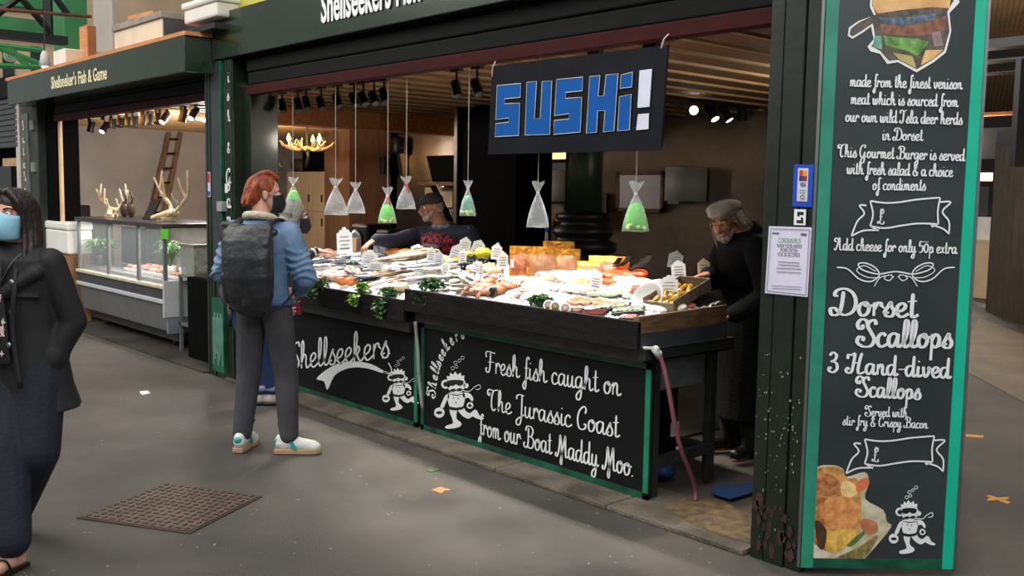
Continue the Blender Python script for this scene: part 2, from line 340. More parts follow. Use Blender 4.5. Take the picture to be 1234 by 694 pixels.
struct(MB().box(-48, 14, -9, 52, -.1, 0).build('floor', m_tar))
struct(MB().box(-15.3, -4.25, 4.36, YB, .0, .02).build('floor_stall', m_sfl))
kb = MB()
x = -8.12
while x < -2.65:                                     # kerb stones
    w = min(.92, -2.63-x); kb.box(x, x+w-.012, 3.85, 4.34, 0, .028); x += .92
struct(kb.build('trim_1', m_conc, bevel=.006))
struct(MB().box(-15.3, -8.55, 3.85, 4.34, 0, .015).build('trim_2', m_sfl))
struct(MB().prism([(-15.4, YB, 0), (-15.4, YB+.098, 3.2), (-15.4, YB+.25, 3.2), (-15.4, YB+.25, 0)], (11.3, 0, 0)).build('wall_back', m_steel))
struct(MB().box(-15.55, -15.4, 4.2, YB+.15, 0, 3.2).build('wall_left', m_wwall))
struct(MB().prism([(-2.40, 4.30, 0), (-2.26, 4.30, 0), (-3.95, YB+.15, 0), (-4.1, YB+.15, 0)], (0, 0, 3.2)).build('wall_right', m_green))
cb = MB(); cb.prism([(-15.4, 4.37, CEIL), (-2.5, 4.37, CEIL), (-4.1, YB, CEIL), (-15.4, YB, CEIL)], (0, 0, .12))
cb.cur = 1
x = -15.2
while x < -2.5:
    y1 = YB if x < -4.2 else max(4.4, YB-(x+4.2)*2.7); cb.box(x, x+.035, 4.38, y1, CEIL-.018, CEIL+.01); x += .34
struct(cb.build('ceiling', [m_ceil, m_bat]))
bm_ = P(305, 141, 2, 2.46); be_ = P(402, 149, 2, 2.46)
struct(MB().box(bm_[0]-.12, bm_[0]+.12, bm_[1], YB, 2.40, CEIL).build('trim_3', m_owood))
# white back partition of the left-hand bay
struct(MB().box(-15.38, -13.9, YB-.05, YB-.001, 0, CEIL).build('wall_back_white', m_wwall))

# ---------------------------------------------------------------- posts
def fluted(b, x0, x1, y0, y1, z0, z1, n):
    b.box(x0, x1, y0+.012, y1, z0, z1); w = (x1-x0)/n
    for i in range(n): b.box(x0+i*w+w*.16, x0+(i+1)*w-w*.16, y0, y0+.02, z0, z1)
lp = thing('stall_post', 'dark green fluted post with a vertical black name strip, behind the man in denim', 'post', (-8.33, 4.03, 0))
b = MB(); fluted(b, -8.53, -8.36, YF, 4.2, 0, 2.8, 3); fluted(b, -8.14, -8.0, YF, 4.2, 0, 2.8, 3); b.box(-8.36, -8.14, YF+.012, 4.2, 0, 2.8); b.box(-8.0, -7.86, 3.99, 4.25, 0, 2.56)
b.build('shaft', m_green, lp, bevel=.004)
MB().box(-8.355, -8.19, YF-.012, YF+.014, .95, 2.80).build('name_strip', m_chalk, lp)
MB().box(-8.19, -8.165, YF-.016, YF+.014, .95, 2.80).build('edging', m_emd, lp)
lt = MB()
for ch, px, py, h in [('i', 275.5, 99, 7), ('s', 275.5, 121, 7.5), ('h', 276, 146, 6.5), ('&', 276, 184, 6.5), ('G', 276, 222, 9), ('a', 276, 250, 10), ('m', 276.5, 272, 10), ('e', 277, 297, 10)]:
    o = P(px, py, 1, YF-.014); u = h*.0075
    for st in G[ch][1]:
        cx = {'i': .15, '&': .45, 'G': .6, 'm': .5}.get(ch, .35)
        ribbon(lt, [np.array([(q[0]-cx)*u*1.25, q[1]*u]) for q in crom(st, 5)], u*.12, u*.26, o, np.array([1.0, 0, 0]), UPV, np.array([0, -.003, 0]))
lt.build('lettering', m_white, lp)
b = MB(); b.box(-8.36, -8.13, YF-.03, YF+.02, .06, .72); b.build('kick_board', m_emd, lp)
b = MB()
for k in range(7): x = -8.34+k*.03; b.box(x, x+.012, YF-.034, YF-.03, .12+.05*(k % 3), .55+.04*(k % 2))
b.build('painted_strokes', mat('pale_teal', (120, 160, 150), .6), lp)
MB().box(-8.20, -8.10, YF-.05, YF, 1.50, 1.585).build('alarm_box', mat('grey_plastic', (150, 152, 150), .5), lp)
MB().box(-8.47, -8.42, YF-.004, YF, 1.62, 1.84).build('sticker', mat('sticker_white', (206, 206, 220), .5), lp)
b = MB(); b.box(-8.465, -8.425, YF-.006, YF-.003, 1.75, 1.83); b.build('red_print', mat('sticker_red', (190, 50, 50), .5), lp)
b = MB(); b.box(-8.465, -8.425, YF-.006, YF-.003, 1.63, 1.67); b.build('blue_print', mat('sticker_blue', (30, 60, 150), .5), lp)
MB().box(-8.13, -8.08, YF-.004, YF, 1.66, 1.74).build('paper_label', m_off, lp)

x0 = P(25, 200, 1, YF)[0]; x1 = P(46, 200, 1, YF)[0]
fp = thing('stall_post', 'narrow far-left post with worn pale vertical lettering and hinges', 'post', ((x0+x1)/2, 4.05, 0))
b = MB(); b.box(x0, x1, YF, 4.25, 0, 2.75); b.build('shaft', mat('worn_green_grey', (52, 58, 52), .5, 0, .2, 5), fp, bevel=.01)
xm = P(31, 200, 1, YF)[0]
MB().box(x0+.1, x0+.42, YF-.015, YF, .4, 2.62).build('name_strip', mat('faded_strip', (92, 94, 86), .6, 0, .15), fp)
lt = MB()
for k, ch in enumerate('butchery'):
    u = .055; o = np.array([x0+.24, YF-.018, 2.42-.165*k])
    for st in G[ch][1]:
        ribbon(lt, [np.array([(q[0]-.35)*u*2, q[1]*u]) for q in crom(st, 4)], .02, .03, o, np.array([1.0, 0, 0]), UPV, np.array([0, -.003, 0]))
lt.build('lettering', m_off, fp)
b = MB()
for z in (2.45, 1.92, 1.35): b.box(x1-.22, x1-.06, YF-.03, YF, z-.05, z+.07)
b.build('hinge_plates', mat('pale_metal', (150, 150, 140), .4, .6), fp)
struct(MB().box(x1, x1+.42, 3.98, 4.25, 0, 2.6).build('trim_4', m_blk2))
struct(MB().box(x1+.42, x1+.5, 4.0, 4.03, 0, 2.56).build('trim_5', m_cream))

rp = thing('stall_post', 'dark green grooved steel post carrying a notice and two stickers', 'post', (-2.48, 4.0, 0))
b = MB(); b.box(-2.62, -2.35, YF+.012, 4.28, 0, 3.4); b.box(-2.62, -2.55, YF, YF+.03, 0, 3.4); b.box(-2.543, -2.44, YF-.006, YF+.03, 0, 3.4); b.box(-2.433, -2.35, YF, YF+.03, 0, 3.4)
b.build('shaft', mat('scuffed_green_paint', (24, 37, 24), .4, 0, .2, 7, .06, 20, c2=(17, 27, 17)), rp, bevel=.004)
MB().box(-2.36, -2.345, YF-.012, YF+.02, .03, 3.4).build('edge_strip', m_steel2, rp)
b = MB()
for i in range(70):                                   # flaked paint near the foot
    x = random.uniform(-2.61, -2.37); z = abs(random.gauss(.62, .22)); r = random.uniform(.002, .006)
    if z < .1: continue
    b.prism([(x+r*random.uniform(.5, 1.2)*math.cos(a), YF-.0065, z+r*random.uniform(.6, 1.7)*math.sin(a)) for a in (0, 1.2, 2.4, 3.6, 4.9)], (0, -.001, 0))
b.build('paint_flakes', mat('bare_flake', (128, 132, 120), .7), rp)
b = MB()
for i in range(26):
    x = random.uniform(-2.6, -2.38); z = random.uniform(.02, .3); r = random.uniform(.008, .025)
    b.prism([(x+r*random.uniform(.5, 1.1)*math.cos(a), YF-.0068, z+r*1.8*random.uniform(.6, 1.2)*math.sin(a)) for a in (0, 1, 2, 3, 4, 5)], (0, -.001, 0))
b.build('rust_patches', mat('rust', (58, 36, 26), .8, 0, .3), rp)

# ---------------------------------------------------------------- fascias and shutters
fs = thing('fascia_sign', 'long glossy dark green fascia with Shellseekers lettering above the fish counter', 'sign', (-5, 4.0, 2.81))
MB().box(-8.29, -2.62, YF-.02, 4.0, 2.81, 3.2).build('board', m_gfas, fs, bevel=.006)
sans('lettering', 'Shellseekers Fish & Game', P(387, 27, 1, 3.85), P(387, 27, 1, 3.85)+np.array([(P(476, 5, 1, 3.85)-P(387, 27, 1, 3.85))[0]/.5, 0, 0]), .24, (0, -1, 0), m_white, fs, bold=.022)
b = MB(); b.box(-8.29, -8.27, YF-.03, 4.0, 2.80, 3.2); b.build('end_trim', m_gfas, fs)
fl = thing('fascia_sign', 'glossy dark green fascia reading Shellseekers Fish & Game above the game stall', 'sign', (-11, 3.75, 2.69))
MB().box(-13.62, -8.3, 3.6, 3.87, 2.69, 3.0).build('board', m_gfas, fl, bevel=.006)
sans('lettering', "Shellseeker's Fish & Game", P(62, 107, 1, 3.595), P(129, 95, 1, 3.595), .135, (0, -1, 0), mat('cream_lettering', (224, 214, 176), .6), fl, bold=.018)
MB().box(-13.7, -8.28, 3.6, 4.6, 3.0, 3.035).build('top_ledge', m_owood, fl)
for nm, xa, xb, lab in (('m', -7.86, -2.62, 'closed-up black shutter box with dark red bottom rail above the fish counter'), ('l', x1+.42, -8.53, 'black shutter box with red rail above the game stall')):
    sh = thing('roller_shutter', lab, 'shutter', ((xa+xb)/2, 4.1, 2.5))
    b = MB(); b.box(xa, xb, 3.98, 4.3, 2.60, 2.81); b.build('housing', m_black, sh, bevel=.02)
    b = MB()
    for k in range(2): b.box(xa, xb, 3.965-.01*k, 3.99, 2.572+.11*k, 2.68+.11*k)
    b.build('curtain_slats', mat('shutter_black', (17, 18, 18), .6, spec=.12), sh, bevel=.012)
    MB().box(xa, xb, 3.95, 4.03, 2.49, 2.57).build('bottom_rail', m_red, sh, bevel=.006)
struct(MB().box(-15.3, -8.0, 4.28, 4.36, 2.55, CEIL+.2).build('trim_6', m_blk2))
struct(MB().box(-8.0, -2.4, 4.28, 4.36, 2.58, CEIL+.2).build('trim_7', m_blk2))

# ---------------------------------------------------------------- menu board on the corner
B0 = np.array([-2.345, 3.875, 0]); B1 = np.array([-1.885, 4.405, 0]); BU = (B1-B0)/np.linalg.norm(B1-B0); BN = np.array([BU[1], -BU[0], 0])
def BP(px, py, off=.004): return PN(px, py, B0+BN*off, BN)
BW = np.linalg.norm(B1-B0)
def brd(b, u0, u1, z0, z1, d0, d1):
    b.prism([B0+BU*u0+BN*d0+UPV*z0, B0+BU*u1+BN*d0+UPV*z0, B0+BU*u1+BN*d0+UPV*z1, B0+BU*u0+BN*d0+UPV*z1], BN*(d1-d0))
mb = thing('menu_board', 'tall chalkboard-style menu board with a bright green border, on the stall corner', 'menu board', (B0+B1)/2)
zt = 2.95
b = MB(); brd(b, 0, BW, .03, zt, -.035, 0); b.build('board', m_chalk, mb)
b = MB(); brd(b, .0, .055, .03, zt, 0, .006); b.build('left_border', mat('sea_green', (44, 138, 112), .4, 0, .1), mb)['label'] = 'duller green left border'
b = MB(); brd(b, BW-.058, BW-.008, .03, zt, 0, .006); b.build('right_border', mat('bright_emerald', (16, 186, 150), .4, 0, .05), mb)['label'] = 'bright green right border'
b = MB(); brd(b, .055, BW-.058, .03, .075, 0, .006); b.build('bottom_border', m_emd, mb)
b = MB(); brd(b, BW-.008, BW+.006, .02, zt, -.04, .01); b.build('edge_strip', m_steel2, mb)
def line(t, xa, ya, xb, yb, xh, pen=.2): script('lettering', t, BP(xa, ya), BP(xb, yb), xh*.00375, BN, m_white, mb, pen)
for t in [("made from the finest venison", 1023.7, 104.2, 1159, 107.6, 7.4), ("meat which is sourced from", 1024.7, 125.4, 1154, 128.9, 7.4), ("our own wild Isla deer herds", 1018.4, 146.4, 1159, 150.3, 7.4),
          ("in Dorset", 1062.7, 168.7, 1111.8, 169.5, 7.2), ("This Gourmet Burger is served", 1009, 189, 1162, 194, 7.4), ("with fresh salad & a choice", 1020, 209.5, 1147.5, 213, 7.4), ("of condiments", 1051, 228.6, 1115, 229.5, 7.2),
          ("Add cheese for only 50p extra", 1005, 301, 1152.5, 305.6, 7.4), ("Served with", 1041.7, 501, 1093, 502.5, 6.4), ("stir fry & Crispy Bacon", 1015, 511.8, 1117.7, 516, 6.4)]: line(*t)
for t in [("Dorset", 1002, 379, 1105, 382, 16), ("Scallops", 1031.8, 416.7, 1147, 419, 16), ("3 Hand-dived", 996.8, 448, 1145, 455.5, 12.5), ("Scallops", 1030.7, 477, 1109, 481, 12)]: line(*t, .24)
def bstroke(b, pts, w, closed=False, fn=None, nrm=None, k=6, smooth=True, wmin=None):
    """a painted line through pixels of the photograph, laid on a board"""
    fn = fn or BP; nrm = BN if nrm is None else nrm
    W3 = [fn(*p) for p in pts]; o = W3[0]; ux = np.cross(UPV, nrm)
    q = [np.array([np.dot(p-o, ux), p[2]-o[2]]) for p in W3]
    if smooth: q = crom(q, k, closed)
    if closed: q = list(q)+[q[0]]
    ribbon(b, q, wmin or w, w, o, ux, UPV, np.array(nrm)*.004)
def banner(dx, dy, sx, sy):
    b = MB(); T = lambda x, y: (dx+x*sx, dy+y*sy)
    def st(pts, w=.0075, cl=False, sm=True): bstroke(b, [T(*p) for p in pts], w, cl, smooth=sm)
    st([(30, 5), (55, 8), (80, 7), (110, 3), (150, 0)]); st([(30, 5), (35, 25), (30, 43)]); st([(30, 43), (55, 46), (85, 42), (113, 39), (150, 40)][:4]+[(147, 40)])
    st([(150, 0), (146, 20), (147, 40)]); st([(30, 43), (44, 50), (46, 44)], sm=False)
    st([(24, 12), (12, 12), (20, 24), (8, 36), (-2, 58)]); st([(-2, 58), (18, 50), (42, 49)])
    st([(148, 7), (168, 7), (154, 21), (165, 36), (165, 55)]); st([(165, 55), (155, 47), (134, 41)]); st([(134, 41), (136, 44), (147, 40)], sm=False)
    b.build('price_ribbon', m_white, mb)
    o = BP(*T(43, 40)); s = .0038*8.5; bb = MB()
    for sk in G['£'][1]: ribbon(bb, [np.array([q[0]*s*.9, q[1]*s]) for q in crom(sk, 5)], .003, .006, o, BU, UPV, BN*.004)
    bb.build('pound_sign', m_white, mb)
banner(1027, 238, .703, .8); banner(1020.5, 525, .70, .78)
b = MB()                                              # flourish under the cheese line
for s in (1, -1):
    F = lambda x, y: (1079+s*x, 330+y)
    bstroke(b, [F(0, -3), (F(8, -2)), F(22, 0), F(40, -5), F(45, -12), F(36, -13), F(24, -7), F(20, 2), F(30, 9), F(44, 6), F(58, -6), F(71, -8)], .006)
    bstroke(b, [F(18, 4), F(34, 4), F(47, -4), F(38, -10), F(24, -3)], .004); bstroke(b, [F(3, 3), F(8, 8), F(14, 5), F(8, 1), F(2, 4)], .004); bstroke(b, [F(4, 1), F(18, 4), F(26, 15)], .004)
b.build('flourish', m_white, mb)
# printed burger and scallop pictures: flat coloured shapes on the board
def patch(name, pts, m, off, lab=None):
    pts = crom(pts, 3, True) if name.startswith('scallop') else pts; b = MB(); b.prism([BP(x, y, .003) for x, y in pts], BN*off); o = b.build(name, m, mb)
    if lab: o['label'] = lab
Z = lambda L: [(1010+x/6.94, y/6.94) for x, y in L]
outl = Z([(275, -160), (265, 60), (300, 130), (170, 175), (90, 230), (80, 300), (120, 325), (210, 270), (275, 220), (295, 330), (245, 390), (270, 430), (350, 450), (410, 535), (500, 520), (655, 605), (800, 520), (900, 440), (925, 350), (945, 260), (930, 110), (1015, 20), (960, -160)])
patch('burger_outline', outl, m_white, .001)
inn = Z([(290, -150), (285, 50), (315, 120), (170, 190), (105, 240), (95, 290), (120, 305), (210, 250), (290, 195), (315, 340), (275, 385), (350, 425), (425, 510), (500, 500), (655, 580), (790, 500), (885, 425), (905, 350), (930, 260), (912, 100), (970, -5), (950, -150)])
patch('burger_base', inn, mat('burger_base_print', (92, 84, 72), .5, 0, .3, 30), .0015)  # brown-grey printed ground behind the burger's layers
patch('burger_bun', Z([(290, -150), (290, 60), (330, 115), (520, 85), (780, 60), (930, 70), (960, -150)]), mat('bun_print', (240, 196, 128), .5, 0, .1, 9, c2=(214, 160, 104)), .002)
patch('burger_cheese', Z([(330, 140), (400, 150), (600, 140), (820, 110), (800, 165), (560, 210), (390, 200)]), mat('blue_cheese_print', (108, 134, 156), .5, 0, .25, 40, c2=(64, 78, 92)), .002)
patch('burger_patty', Z([(350, 200), (560, 212), (760, 180), (900, 130), (890, 260), (700, 300), (500, 300), (360, 280)]), mat('patty_print', (152, 104, 74), .5, 0, .25, 40, c2=(110, 74, 56)), .0021)
patch('burger_lettuce', Z([(380, 300), (520, 315), (660, 325), (760, 350), (690, 440), (650, 470), (590, 430), (400, 380)]), mat('lettuce_print', (128, 186, 90), .5, 0, .25, 30, c2=(74, 120, 52)), .0022)
patch('burger_lower_bun', Z([(455, 440), (620, 470), (655, 575), (510, 500)]), mat('lower_bun_print', (190, 176, 110), .5, 0, .15, 20), .0023)
patch('burger_lower_bun', Z([(730, 420), (880, 415), (790, 495), (690, 545)]), MATS['bun_print'], .0023)
patch('burger_onion', Z([(780, 270), (850, 260), (880, 380), (800, 390)]), mat('onion_print', (150, 128, 130), .5, 0, .2, 30), .0024)
patch('burger_leaf', Z([(300, 300), (360, 300), (365, 415), (290, 395)]), mat('teal_leaf_print', (112, 168, 150), .5, 0, .15, 20), .0024)
Z2 = lambda L: [(960+x/4.505, 540+y/4.505) for x, y in L]
patch('scallop_plate', Z2([(95, 130), (180, 92), (250, 110), (270, 155), (372, 130), (392, 190), (372, 275), (470, 335), (490, 400), (512, 430), (405, 560), (335, 622), (210, 625), (66, 598), (78, 420)]), mat('plate_print', (222, 210, 186), .5, 0, .12, 16, c2=(168, 160, 116)), .001)
patch('scallop_food', Z2([(98, 140), (180, 100), (245, 115), (275, 165), (330, 170), (350, 310), (330, 480), (200, 560), (100, 520), (80, 400)]), mat('scallop_print', (226, 168, 96), .5, 0, .3, 26, c2=(160, 92, 44)), .0015)
patch('scallop_crumb', Z2([(110, 180), (150, 140), (200, 150), (240, 200), (210, 250), (150, 260), (105, 240)]), mat('crumb_print', (206, 140, 84), .5, 0, .3, 40, c2=(150, 84, 50)), .0018)
patch('scallop_slice', Z2([(250, 180), (310, 190), (330, 240), (280, 270), (240, 240)]), mat('pale_slice_print', (238, 206, 140), .5, 0, .15, 20), .0018)
patch('scallop_slice', Z2([(360, 380), (430, 400), (440, 450), (390, 470), (350, 430)]), mat('ham_print', (190, 120, 84), .5, 0, .2, 20), .0018)
patch('scallop_top', Z2([(150, 290), (250, 260), (320, 300), (330, 400), (250, 440), (160, 420)]), mat('scallop_gold_print', (236, 170, 100), .5, 0, .2, 22, c2=(196, 110, 60)), .002)
patch('scallop_carrot', Z2([(325, 185), (385, 160), (388, 205), (330, 240)]), mat('carrot_print', (224, 120, 76), .5, 0, .1), .002)
patch('scallop_yolk', Z2([(150, 470), (250, 440), (330, 460), (230, 560), (160, 550)]), mat('yellow_print', (232, 184, 84), .5, 0, .2, 30), .002)
patch('scallop_dark', Z2([(100, 390), (160, 440), (150, 540), (115, 530)]), mat('brown_print', (76, 52, 34), .5, 0, .2, 30), .0022)
patch('scallop_greens', Z2([(275, 520), (360, 450), (365, 470), (300, 530)]), mat('herb_print', (84, 120, 58), .5, 0, .2, 30), .0022)
patch('scallop_salad', Z2([(200, 600), (330, 540), (440, 470), (400, 555), (335, 618), (215, 620)]), mat('salad_print', (160, 140, 84), .5, 0, .3, 40, c2=(96, 92, 50)), .0022)

# the painted diver emblem
m_ink = mat('ink_black', (20, 22, 24), .6)
def diver(fn, nrm, par, cx, cy, s):
    """white line-and-shape emblem of a pipe-smoking diver; unit = 100 px tall figure"""
    T = lambda x, y: fn(cx+x*s, cy+y*s); b = MB()
    def fill(pts, off, k=3): b.prism([T(*p) for p in (crom(pts, k, True) if k else pts)], np.array(nrm)*off)
    def circ(x, y, r, off, k=12): fill([(x+r*math.cos(2*math.pi*i/k), y+r*math.sin(2*math.pi*i/k)) for i in range(k)], off, 0)
    fill([(-16, -30), (-17, -38), (-12, -37), (-11, -44), (-6, -40), (-2, -46), (2, -40), (8, -44), (9, -38), (15, -39), (14, -32), (17, -24), (14, -14), (8, -8), (0, -6), (-8, -8), (-14, -14), (-17, -22)], .002, 2)   # tousled head
    circ(-19, -23, 8.5, .002); circ(18, -20, 4.5, .002)
    fill([(-15, -5), (-8, -8), (2, -6), (12, -8), (16, -3), (15, 8), (11, 19), (0, 21), (-11, 19), (-15, 8)], .002)
    fill([(-14, -5), (-20, -2), (-25, 8), (-29, 18), (-27, 22), (-22, 18), (-18, 8), (-13, 2)], .002); fill([(12, -7), (22, -7), (29, -1), (31, 6), (28, 8), (23, 2), (14, 2)], .002)
    circ(-31, 29, 9.5, .002); circ(25, 16, 6, .002)
    fill([(-11, 21), (1, 23), (0, 33), (1, 41), (8, 47), (9, 52), (3, 56), (-8, 58), (-18, 58), (-20, 54), (-13, 51), (-6, 48), (-8, 38), (-11, 30)], .002)
    fill([(2, 22), (13, 20), (17, 26), (25, 30), (33, 24), (38, 26), (42, 34), (50, 39), (46, 42), (36, 39), (30, 36), (22, 40), (13, 36), (6, 29)], .002)
    o = b.build('emblem', m_white, par); b = MB()
    fill([(-14, -29), (0, -31), (13, -29), (12, -22), (5, -20), (0, -23), (-5, -20), (-13, -21)], .003); fill([(-12, -12), (-4, -15), (0, -13), (6, -16), (13, -13), (6, -10), (0, -11), (-6, -9)], .003)
    fill([(-12, 18), (0, 20), (12, 18), (13, 22), (0, 25), (-12, 23)], .003, 2); circ(-19, -23, 4.5, .003); circ(25, 16, 3, .003)
    for r in (6.5,): fill([(-31+r*.9*math.cos(a), 29+r*.45*math.sin(a)) for a in np.linspace(0, 6.28, 10)[:-1]], .003, 0)
    for x, y in ((-6, 0), (2, 1), (-2, 9)): fill([(x, y), (x+3, y+1), (x+2, y+4)], .003, 0)
    fill([(-15, -6), (-4, -4), (6, -4), (14, -6), (6, -2.5), (-4, -2.5)], .003, 2)
    b.build('emblem_lines', m_ink, par); b = MB()
    for x, y, r in ((-6, -52, 3), (1, -55, 2.6), (-1, -62, 3), (6, -66, 2.6), (12, -71, 3)):
        c = [(cx+(x+r*math.cos(a))*s, cy+(y+r*math.sin(a))*s) for a in np.linspace(0, 2*math.pi, 10)[:-1]]; bstroke(b, c, .0045*s/.55*.5, True, fn, nrm)
    bstroke(b, [(cx+p[0]*s, cy+p[1]*s) for p in ((10, -12), (24, -10), (34, -18), (43, -22), (44, -15), (36, -13))], .006*s/.55*.6, False, fn, nrm)
    b.build('emblem_bubbles', m_white, par)
diver(BP, BN, mb, 1096, 631, .62)
# ---------------------------------------------------------------- notices on the right post
def PF(px, py, off=.008): return P(px, py, 1, YF-off)
def rect(b, c4, off, fn=PF, th=.002, n=(0, -1.0, 0)): b.prism([fn(x, y, off) for x, y in c4], np.array(n)*th)
nt_ = thing('paper_notice', 'white printed hand-washing notice taped to the dark green post', 'notice', PF(948, 355))
b = MB(); rect(b, [(927, 272.5), (978.5, 274), (973.5, 358), (922, 353)], .008); b.build('sheet', mat('lilac_white_paper', (216, 212, 232), .6, 0, .02), nt_)
b = MB()
for a_, c_ in (((929.5, 275.5), (976, 277)), ((924.5, 350.5), (971.5, 355.2)), ((929.5, 275.5), (924.5, 350.5)), ((976, 277), (971.5, 355.2))): bstroke(b, [a_, c_], .004, False, lambda x, y: PF(x, y, .0105), np.array([0, -1.0, 0]), smooth=False)
for y in (316, 319.5, 323.5, 328): bstroke(b, [(938-(y > 322)*2, y-.6), (964+(y > 322)*2, y+.8)], .004, False, lambda x, y: PF(x, y, .0105), np.array([0, -1.0, 0]), smooth=False)
for y in (344, 347): bstroke(b, [(930, y), (966, y+2)], .003, False, lambda x, y: PF(x, y, .0105), np.array([0, -1.0, 0]), smooth=False)
b.build('print_lines', mat('grey_ink', (90, 88, 104), .6), nt_)
for t, xa, xb, y, h, mm in (('CORONAVIRUS', 938, 965, 292.5, .028, mat('green_ink', (40, 150, 90), .6)), ('WASH YOUR HANDS', 936, 966.5, 298.3, .022, m_ink), ('MORE OFTEN', 940.5, 961, 303.6, .022, m_ink), ('FOR 20 SECONDS', 937.5, 964, 308.8, .022, m_ink)):
    sans('heading', t, PF(xa, y, .010), PF(xb, y+1.1, .010), h*.85, (0, -1, 0), mm, nt_, bold=.0, thick=.001)
b = MB(); rect(b, [(931, 280), (939, 280.4), (938.8, 282), (930.8, 281.6)], .0105); rect(b, [(965.5, 281), (972, 281.3), (971.8, 284), (965.3, 283.7)], .0105); b.build('letterhead', mat('slate_ink', (96, 100, 130), .6), nt_)
st_ = thing('payment_sticker', 'blue and white card payment sticker near the top of the post notices', 'sticker', PF(967, 249))
b = MB(); rect(b, [(957.5, 198), (981, 198.6), (978.5, 249.5), (955, 248.5)], .008); b.build('backing', mat('royal_blue', (28, 74, 184), .4, 0, .03), st_)
b = MB(); rect(b, [(962, 202.5), (974.5, 202.8), (972.8, 243), (960.2, 242.3)], .0105, th=.001); b.build('white_panel', mat('sticker_white', (206, 206, 220), .5), st_)
for c_, q in (((200, 60, 40), [(963.5, 205), (968, 205.1), (967.8, 212), (963.3, 211.8)]), ((236, 160, 40), [(968, 205.1), (972.6, 205.3), (972.4, 212.2), (967.8, 212)]), ((40, 50, 130), [(963.3, 211.8), (967.8, 212), (967.6, 218), (963, 217.8)]), ((150, 40, 60), [(967.8, 212), (972.4, 212.2), (972.2, 218.2), (967.6, 218)])):
    b = MB(); rect(b, q, .012, th=.001); b.build('colour_square', mat('print_%d' % c_[0], c_, .5), st_)
sans('lettering', 'VISA', PF(964, 225, .0125), PF(971, 225.2, .0125), .02, (0, -1, 0), mat('navy_ink', (30, 40, 110), .5), st_, thick=.001)
b = MB()
for y in (229, 232): bstroke(b, [(963.3, y), (971, y+.3)], .003, False, lambda x, y: PF(x, y, .0125), np.array([0, -1.0, 0]), smooth=False)
bstroke(b, [(967.5+2.2*math.cos(a), 237.5+2.4*math.sin(a)) for a in np.linspace(0, 6.28, 9)[:-1]], .003, True, lambda x, y: PF(x, y, .0125), np.array([0, -1.0, 0]))
b.build('small_print', m_ink, st_)
s2 = thing('logo_sticker', 'small white square sticker with a black S mark, above the paper notice', 'sticker', PF(964.5, 271))
b = MB(); rect(b, [(957.5, 252), (971.5, 252.5), (970.8, 271.5), (956.8, 271)], .008); b.build('backing', mat('bright_white', (232, 234, 236), .5, 0, .02), s2)
b = MB()
for q in ([(961, 255), (968.5, 255.2), (968.4, 259), (963.5, 258.8), (963.4, 261.2), (960.8, 260)], [(967.8, 262.5), (968, 269), (960, 268.5), (960.1, 265), (965.3, 265.3), (965.4, 261.5)]): rect(b, q, .0105, th=.001)
b.build('s_mark', m_ink, s2)

# added fill lamps out of view, and a strip for the wall's warm streak
for nm, cx_, cy_, pw, lab in (('m', -3.55, 6.6, FILL_MAIN, 'added round fill lamp on the ceiling at the right of the fish stall, behind the grooved post'), ('g', -11.3, 5.22, FILL_GAME, 'added round fill lamp on the ceiling in the game stall, behind the fluted post')):
    t = thing('fill_lamp', lab, 'lamp', (cx_, cy_, CEIL-.09)); b = MB(); b.lathe([(.16, 0), (.17, .03), (.15, .09)], (cx_, cy_, CEIL-.091), 24); b.build('base', m_white, t, True); b = MB(); b.lathe([(.001, -.03), (.10, -.02), (.15, .0)], (cx_, cy_, CEIL-.09), 24, caps=False); b.build('diffuser', mat('fill_glow', (250, 240, 224), .3, 0, 0, emit=.8), t, True)
    l = bpy.data.lights.new('fill_light', 'POINT'); l.energy = pw; l.shadow_soft_size = .12; l.color = (1, .90, .78) if nm == 'm' else (1, .93, .88); o = bpy.data.objects.new('fill_light', l); COL.objects.link(o); o.parent = t; o.location = (0, 0, -.16)
o = MB().box(-12.8, -8.3, 4.385, 4.425, CEIL-.026, CEIL-.001).build('streak_strip', mat('streak_glow', (255, 190, 110), .4, 0, 0, emit=24)); tag(o, 'added thin warm glow strip on the ceiling edge behind the game stall shutter', 'lamp')  # unseen strip, added to mirror as a warm streak in the steel
# ------------------------------------------------------------------ the fish counter
SL_ = {'r': (1.0, .24), 'l': (.925, .27)}
def bed_ak(x):
    if x < -5.555: return SL_['l']
    return 1.0, .24-.13*min(1, max(0, (x+4.3)/.8))
def bedz(x, y):
    a, k = bed_ak(x); return a+k*(min(y, 4.9)-3.98)
def BED(px, py, lift=0):
    a, k = SL_['r'] if px > 487 else SL_['l']; d = ray(px, py)
    for _ in range(8):
        p = CAMO+d*((a+lift+k*(-3.98)-EYE)/(d[2]-k*d[1])); k2 = bed_ak(p[0])[1] if px > 487 else k; k = .5*(k+k2)
    return p
def mpp(p): return float(np.dot(p-CAMO, _fw))/FPX          # metres per pixel there
def settle(b, p, a, slope=.25):
    R = rot_z(a); out = []
    for v in b.v:
        w = R@v; out.append(np.array([p[0]+w[0], p[1]+w[1], p[2]+w[2]+slope*w[1]]))
    b.v = out; return b
